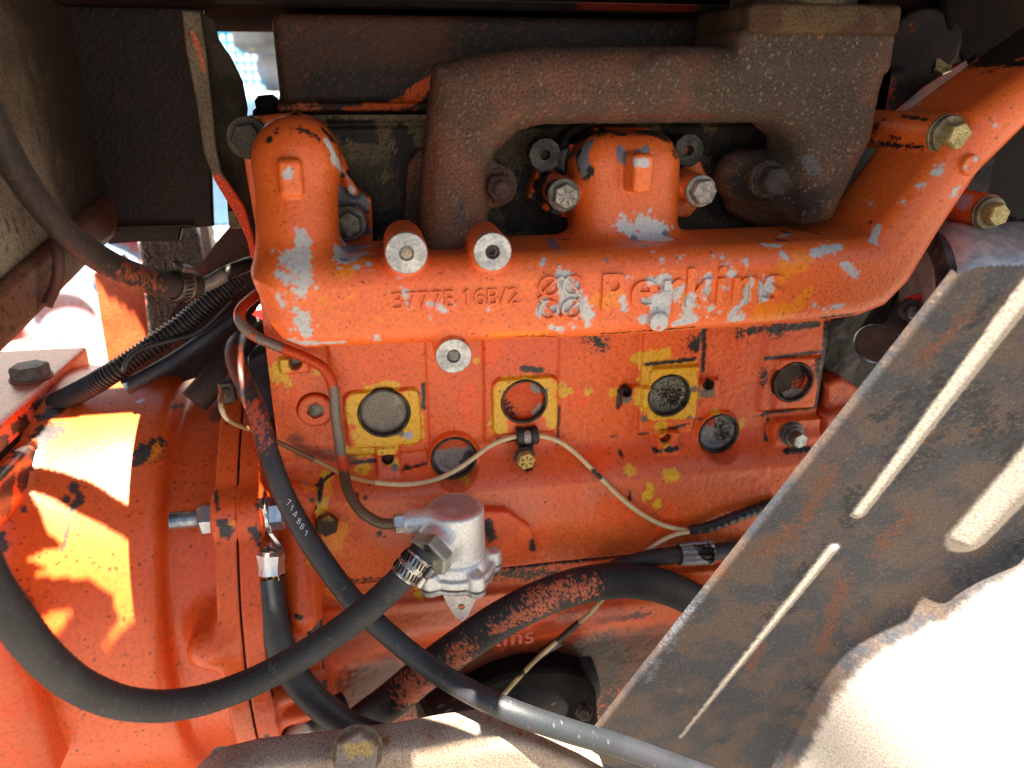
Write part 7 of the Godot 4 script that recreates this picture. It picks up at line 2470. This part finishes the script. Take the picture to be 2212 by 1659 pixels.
func build_background() -> void:
	# orange post and gritty block behind the gearbox
	var t := thing("orange_post", "flat orange post half in sun behind the bell housing", "post", P(260, 700, -0.25))
	var m := MB.new()
	m.plate(poly([[203, 592], [262, 552], [300, 604], [306, 640], [332, 860], [244, 860]], -0.25), -0.262, -0.25, 0.001)
	m.finer(0.01)
	put(m, "post", M.smooth_paint, t, mottled(Color(0.78, 0.16, 0.055), Color(0.70, 0.12, 0.04), 20.0))
	var b := thing("gritty_block", "dark oily block crusted with glittering grit behind the hose clip", "block", P(380, 640, -0.34))
	var F := Field.new()
	F.vs = 0.0028
	F.ext(poly([[296, 500], [418, 480], [436, 520], [452, 640], [480, 860], [330, 860], [318, 700]], -0.33), -0.42, -0.33, 0.006, 0.0)
	F.lo = Vector3(-0.52, -0.10, -0.43)
	F.hi = Vector3(-0.30, 0.17, -0.32)
	cast(F.mesh(), "block", M.wet_grit, b, mottled(Color(0.10, 0.085, 0.055), Color(0.030, 0.024, 0.018), 110.0), 0.004, 130.0)
	var s := thing("pale_strut", "thin pale grey strut beside the gritty block", "strut", P(450, 620, -0.36))
	m = MB.new()
	m.plate(poly([[428, 470], [446, 478], [470, 600], [500, 850], [472, 850], [450, 640]], -0.31), -0.325, -0.31, 0.001)
	m.finer(0.02)
	put(m, "strut", M.outdoor, s, mottled(Color(0.30, 0.28, 0.24), Color(0.20, 0.185, 0.16), 20.0))

	# wooden boards and an expanded metal step beyond
	for k in 3:
		var bd := thing("wooden_board", ["sunlit bleached board nearest behind the gearbox", "sunlit bleached board second behind the gearbox", "sunlit bleached board farthest from the gearbox"][k], "board", P(170, 800, -0.75) + Vector3(0, 0, -0.12 * k), "sunlit boards behind the gearbox")
		m = MB.new()
		m.box(Transform3D(Basis(Vector3.RIGHT, 0.1), P(250, 806 - 24 * k, -0.62 - 0.10 * k)), Vector3(0.9, 0.022, 0.095), 0.003)
		m.finer(0.03)
		put(m, "board", M.outdoor, bd, mottled(Color(0.62, 0.53, 0.36), Color(0.45, 0.37, 0.24), 25.0))
	var ms := thing("mesh_step", "grey expanded metal step behind the boards", "step", P(150, 745, -1.1))
	m = MB.new()
	var o := P(150, 748, -1.15)
	for i in 16:
		for k in 5:
			var x := o.x - 0.56 + 0.07 * i + (0.035 if k % 2 == 1 else 0.0)
			var z := o.z - 0.06 + 0.03 * k
			for sgn in [-1.0, 1.0]:
				m.box(Transform3D(Basis(Vector3.UP, sgn * 0.72), Vector3(x + sgn * 0.0175, o.y, z)), Vector3(0.047, 0.010, 0.005), 0.0008)
	put(m, "mesh", M.outdoor, ms, flat_color(Color(0.20, 0.20, 0.20)))
	# the wheel of another machine
	var wc := P(150, 690, -1.7)
	var wh := thing("wheel_hub", "faded red wheel hub with a pale round cap in the yard", "wheel", wc)
	m = MB.new()
	var xf := frame(wc, Vector3(0.1, 0.1, 1))
	m.lathe([Vector2(0.0, 0.020), Vector2(0.075, 0.022), Vector2(0.085, 0.036), Vector2(0.104, 0.036), Vector2(0.112, 0.026), Vector2(0.114, 0.0), Vector2(0.19, -0.01), Vector2(0.225, -0.03), Vector2(0.32, -0.05), Vector2(0.34, 0.0), Vector2(0.36, 0.0), Vector2(0.36, -0.10)], xf, 64)
	m.finer(0.02)
	var w := wear(Color(0.50, 0.10, 0.09), Color(0.34, 0.06, 0.06), 0.8, 6.0)
	w.add(wc, wc, 0.118, Color(0.52, 0.44, 0.50), 0.1, 0.3)
	w.add(wc + Vector3(0.01, -0.005, 0.02), wc + Vector3(0.01, -0.005, 0.02), 0.075, Color(0.52, 0.27, 0.29), 0.5, 0.3)
	w.add(wc + Vector3(0.15, 0.14, 0), wc + Vector3(0.08, 0.22, 0), 0.10, Color(0.25, 0.38, 0.52), 0.3, 0.3)
	put(m, "hub", M.outdoor, wh, w.at)
	for k in 9:
		m = MB.new()
		var a := TAU * k / 9.0 + 0.2
		m.hexagon(xf * Transform3D(Basis(), Vector3(cos(a) * 0.155, sin(a) * 0.155, -0.006)), 0.022, 0.022)
		put(m, "wheel_nut", M.outdoor, wh, mottled(Color(0.50, 0.48, 0.52), Color(0.5, 0.2, 0.2), 4.0))
	# red machine cover that shows beside the pipe
	var rm := thing("red_cover", "bright red machine cover glimpsed beside the block's corner", "machine cover", P(545, 690, -0.6))
	m = MB.new()
	m.box(Transform3D(Basis(Vector3.BACK, 0.15), P(548, 690, -0.62)), Vector3(0.10, 0.10, 0.06), 0.03)
	put(m, "cover", M.smooth_paint, rm, flat_color(Color(0.62, 0.035, 0.035)))
	# blue drum on a pale sill, through the gap beside the bracket
	var bd2 := thing("blue_drum", "dull blue drum seen through the gap left of the bracket foot", "drum", P(475, 450, -1.4))
	m = MB.new()
	m.lathe([Vector2(0.0, 0.30), Vector2(0.27, 0.30), Vector2(0.285, 0.28), Vector2(0.285, 0.20), Vector2(0.295, 0.19), Vector2(0.285, 0.18), Vector2(0.285, -0.012), Vector2(0.0, -0.012)], Transform3D(Basis(Vector3.RIGHT, -PI / 2), P(475, 474, -1.4) + Vector3(0, 0, -0.28)), 48)
	put(m, "drum", M.outdoor, bd2, flat_color(Color(0.075, 0.15, 0.25)))
	var ps := thing("pale_cart", "pale grey metal cart under the blue drum", "cart", P(475, 530, -1.4))
	m = MB.new()
	var pc := P(480, 476, -1.4)
	m.box(Transform3D(Basis(), pc + Vector3(0, -0.05, -0.32)), Vector3(0.34, 0.07, 0.95), 0.01)
	put(m, "deck", M.outdoor, ps, flat_color(Color(0.36, 0.42, 0.44)))
	m = MB.new()
	m.box(Transform3D(Basis(), pc + Vector3(0, -0.28, -0.5)), Vector3(0.30, 0.40, 0.5), 0.02)
	put(m, "base", M.outdoor, ps, flat_color(Color(0.20, 0.26, 0.30)))
	for k in 5:
		m = MB.new()
		var q := P(446 + 9 * k, 557 + 7 * (k % 2), -1.05)
		m.lathe([Vector2(0.0, 0.02), Vector2(0.018, 0.014), Vector2(0.022, 0.0), Vector2(0.0, -0.01)], Transform3D(Basis(Vector3.RIGHT, -PI / 2), q), 16)
		put(m, "rivet", M.zinc, ps, flat_color(Color(0.7, 0.72, 0.75)))

	# turquoise crate with slots, and what stands round it, seen through the upper gap
	var cz := -1.9
	var cr := thing("plastic_crate", "turquoise slotted plastic crate seen through the gap beside the valve cover", "crate", P(545, 190, cz))
	var c0 := P(470, 192, cz)
	var c1 := P(600, 72, cz)
	m = MB.new()
	var rows := 6
	var cols := 9
	var dx := (c1.x - c0.x) / cols
	var dy := (c1.y - c0.y) / rows
	for k in rows + 1:
		m.box(Transform3D(Basis(), Vector3((c0.x + c1.x) * 0.5, c0.y + dy * k, cz)), Vector3(c1.x - c0.x, dy * 0.42, 0.012), 0.003)
	for i in cols + 1:
		m.box(Transform3D(Basis(), Vector3(c0.x + dx * i, (c0.y + c1.y) * 0.5, cz - 0.001)), Vector3(dx * 0.5, c1.y - c0.y, 0.010), 0.003)
	put(m, "slotted_side", M.plastic, cr, flat_color(Color(0.010, 0.36, 0.50)))
	m = MB.new()
	m.box(Transform3D(Basis(), Vector3((c0.x + c1.x) * 0.5, c1.y + 0.025, cz)), Vector3(c1.x - c0.x + 0.02, 0.018, 0.03), 0.004)
	m.box(Transform3D(Basis(), Vector3((c0.x + c1.x) * 0.5, c1.y + 0.060, cz)), Vector3(c1.x - c0.x + 0.02, 0.018, 0.03), 0.004)
	put(m, "rim", M.outdoor, cr, flat_color(Color(0.55, 0.62, 0.68)))
	var wl := thing("white_wall", "white painted shed wall beyond the crate", "wall", P(545, 150, -3.2))
	m = MB.new()
	m.box(Transform3D(Basis(), Vector3(-0.9, 0.55, -3.3)), Vector3(5.0, 3.0, 0.1), 0.01)
	put(m, "wall", M.outdoor, wl, flat_color(Color(0.80, 0.80, 0.79)))
	var sh := thing("white_bench", "white bench top under the turquoise crate", "bench", P(545, 215, -1.85))
	m = MB.new()
	m.box(Transform3D(Basis(), P(545, 215, -1.80) + Vector3(0, -0.02, -0.1)), Vector3(0.9, 0.045, 0.34), 0.006)
	put(m, "top", M.outdoor, sh, flat_color(Color(0.75, 0.74, 0.70)))
	m = MB.new()
	m.box(Transform3D(Basis(), P(545, 232, -1.78) + Vector3(0, -0.035, -0.1)), Vector3(0.86, 0.03, 0.30), 0.004)
	put(m, "rail", M.outdoor, sh, flat_color(Color(0.42, 0.40, 0.34)))
	var bk := thing("grey_bucket", "grey bucket with a tan rim hanging before the turquoise crate", "bucket", P(552, 90, -1.6))
	m = MB.new()
	m.lathe([Vector2(0.0, -0.035), Vector2(0.05, -0.033), Vector2(0.075, -0.022), Vector2(0.085, -0.005), Vector2(0.088, 0.10), Vector2(0.0, 0.10)], Transform3D(Basis(Vector3.RIGHT, -PI / 2 + 0.15).scaled(Vector3(0.75, 0.75, 0.75)), P(560, 92, -1.5)), 32)
	var w2 := wear(Color(0.13, 0.14, 0.15), Color(0.20, 0.22, 0.24), 0.6, 5.0)
	m.finer(0.012)
	w2.add(P(500, 113, -1.45), P(600, 113, -1.42), 0.010, Color(0.34, 0.29, 0.20), 0.2, 0.5)
	put(m, "bucket", M.outdoor, bk, w2.at)
	var kb := thing("grey_jug", "small rounded grey jug beside the valve cover's end", "jug", P(584, 155, -1.55))
	m = MB.new()
	m.lathe([Vector2(0.0, -0.05), Vector2(0.020, -0.048), Vector2(0.028, -0.03), Vector2(0.040, -0.005), Vector2(0.042, 0.020), Vector2(0.030, 0.045), Vector2(0.0, 0.052)], Transform3D(Basis(Vector3.RIGHT, -PI / 2), P(588, 155, -1.55)), 28)
	put(m, "jug", M.outdoor, kb, flat_color(Color(0.38, 0.40, 0.44)))
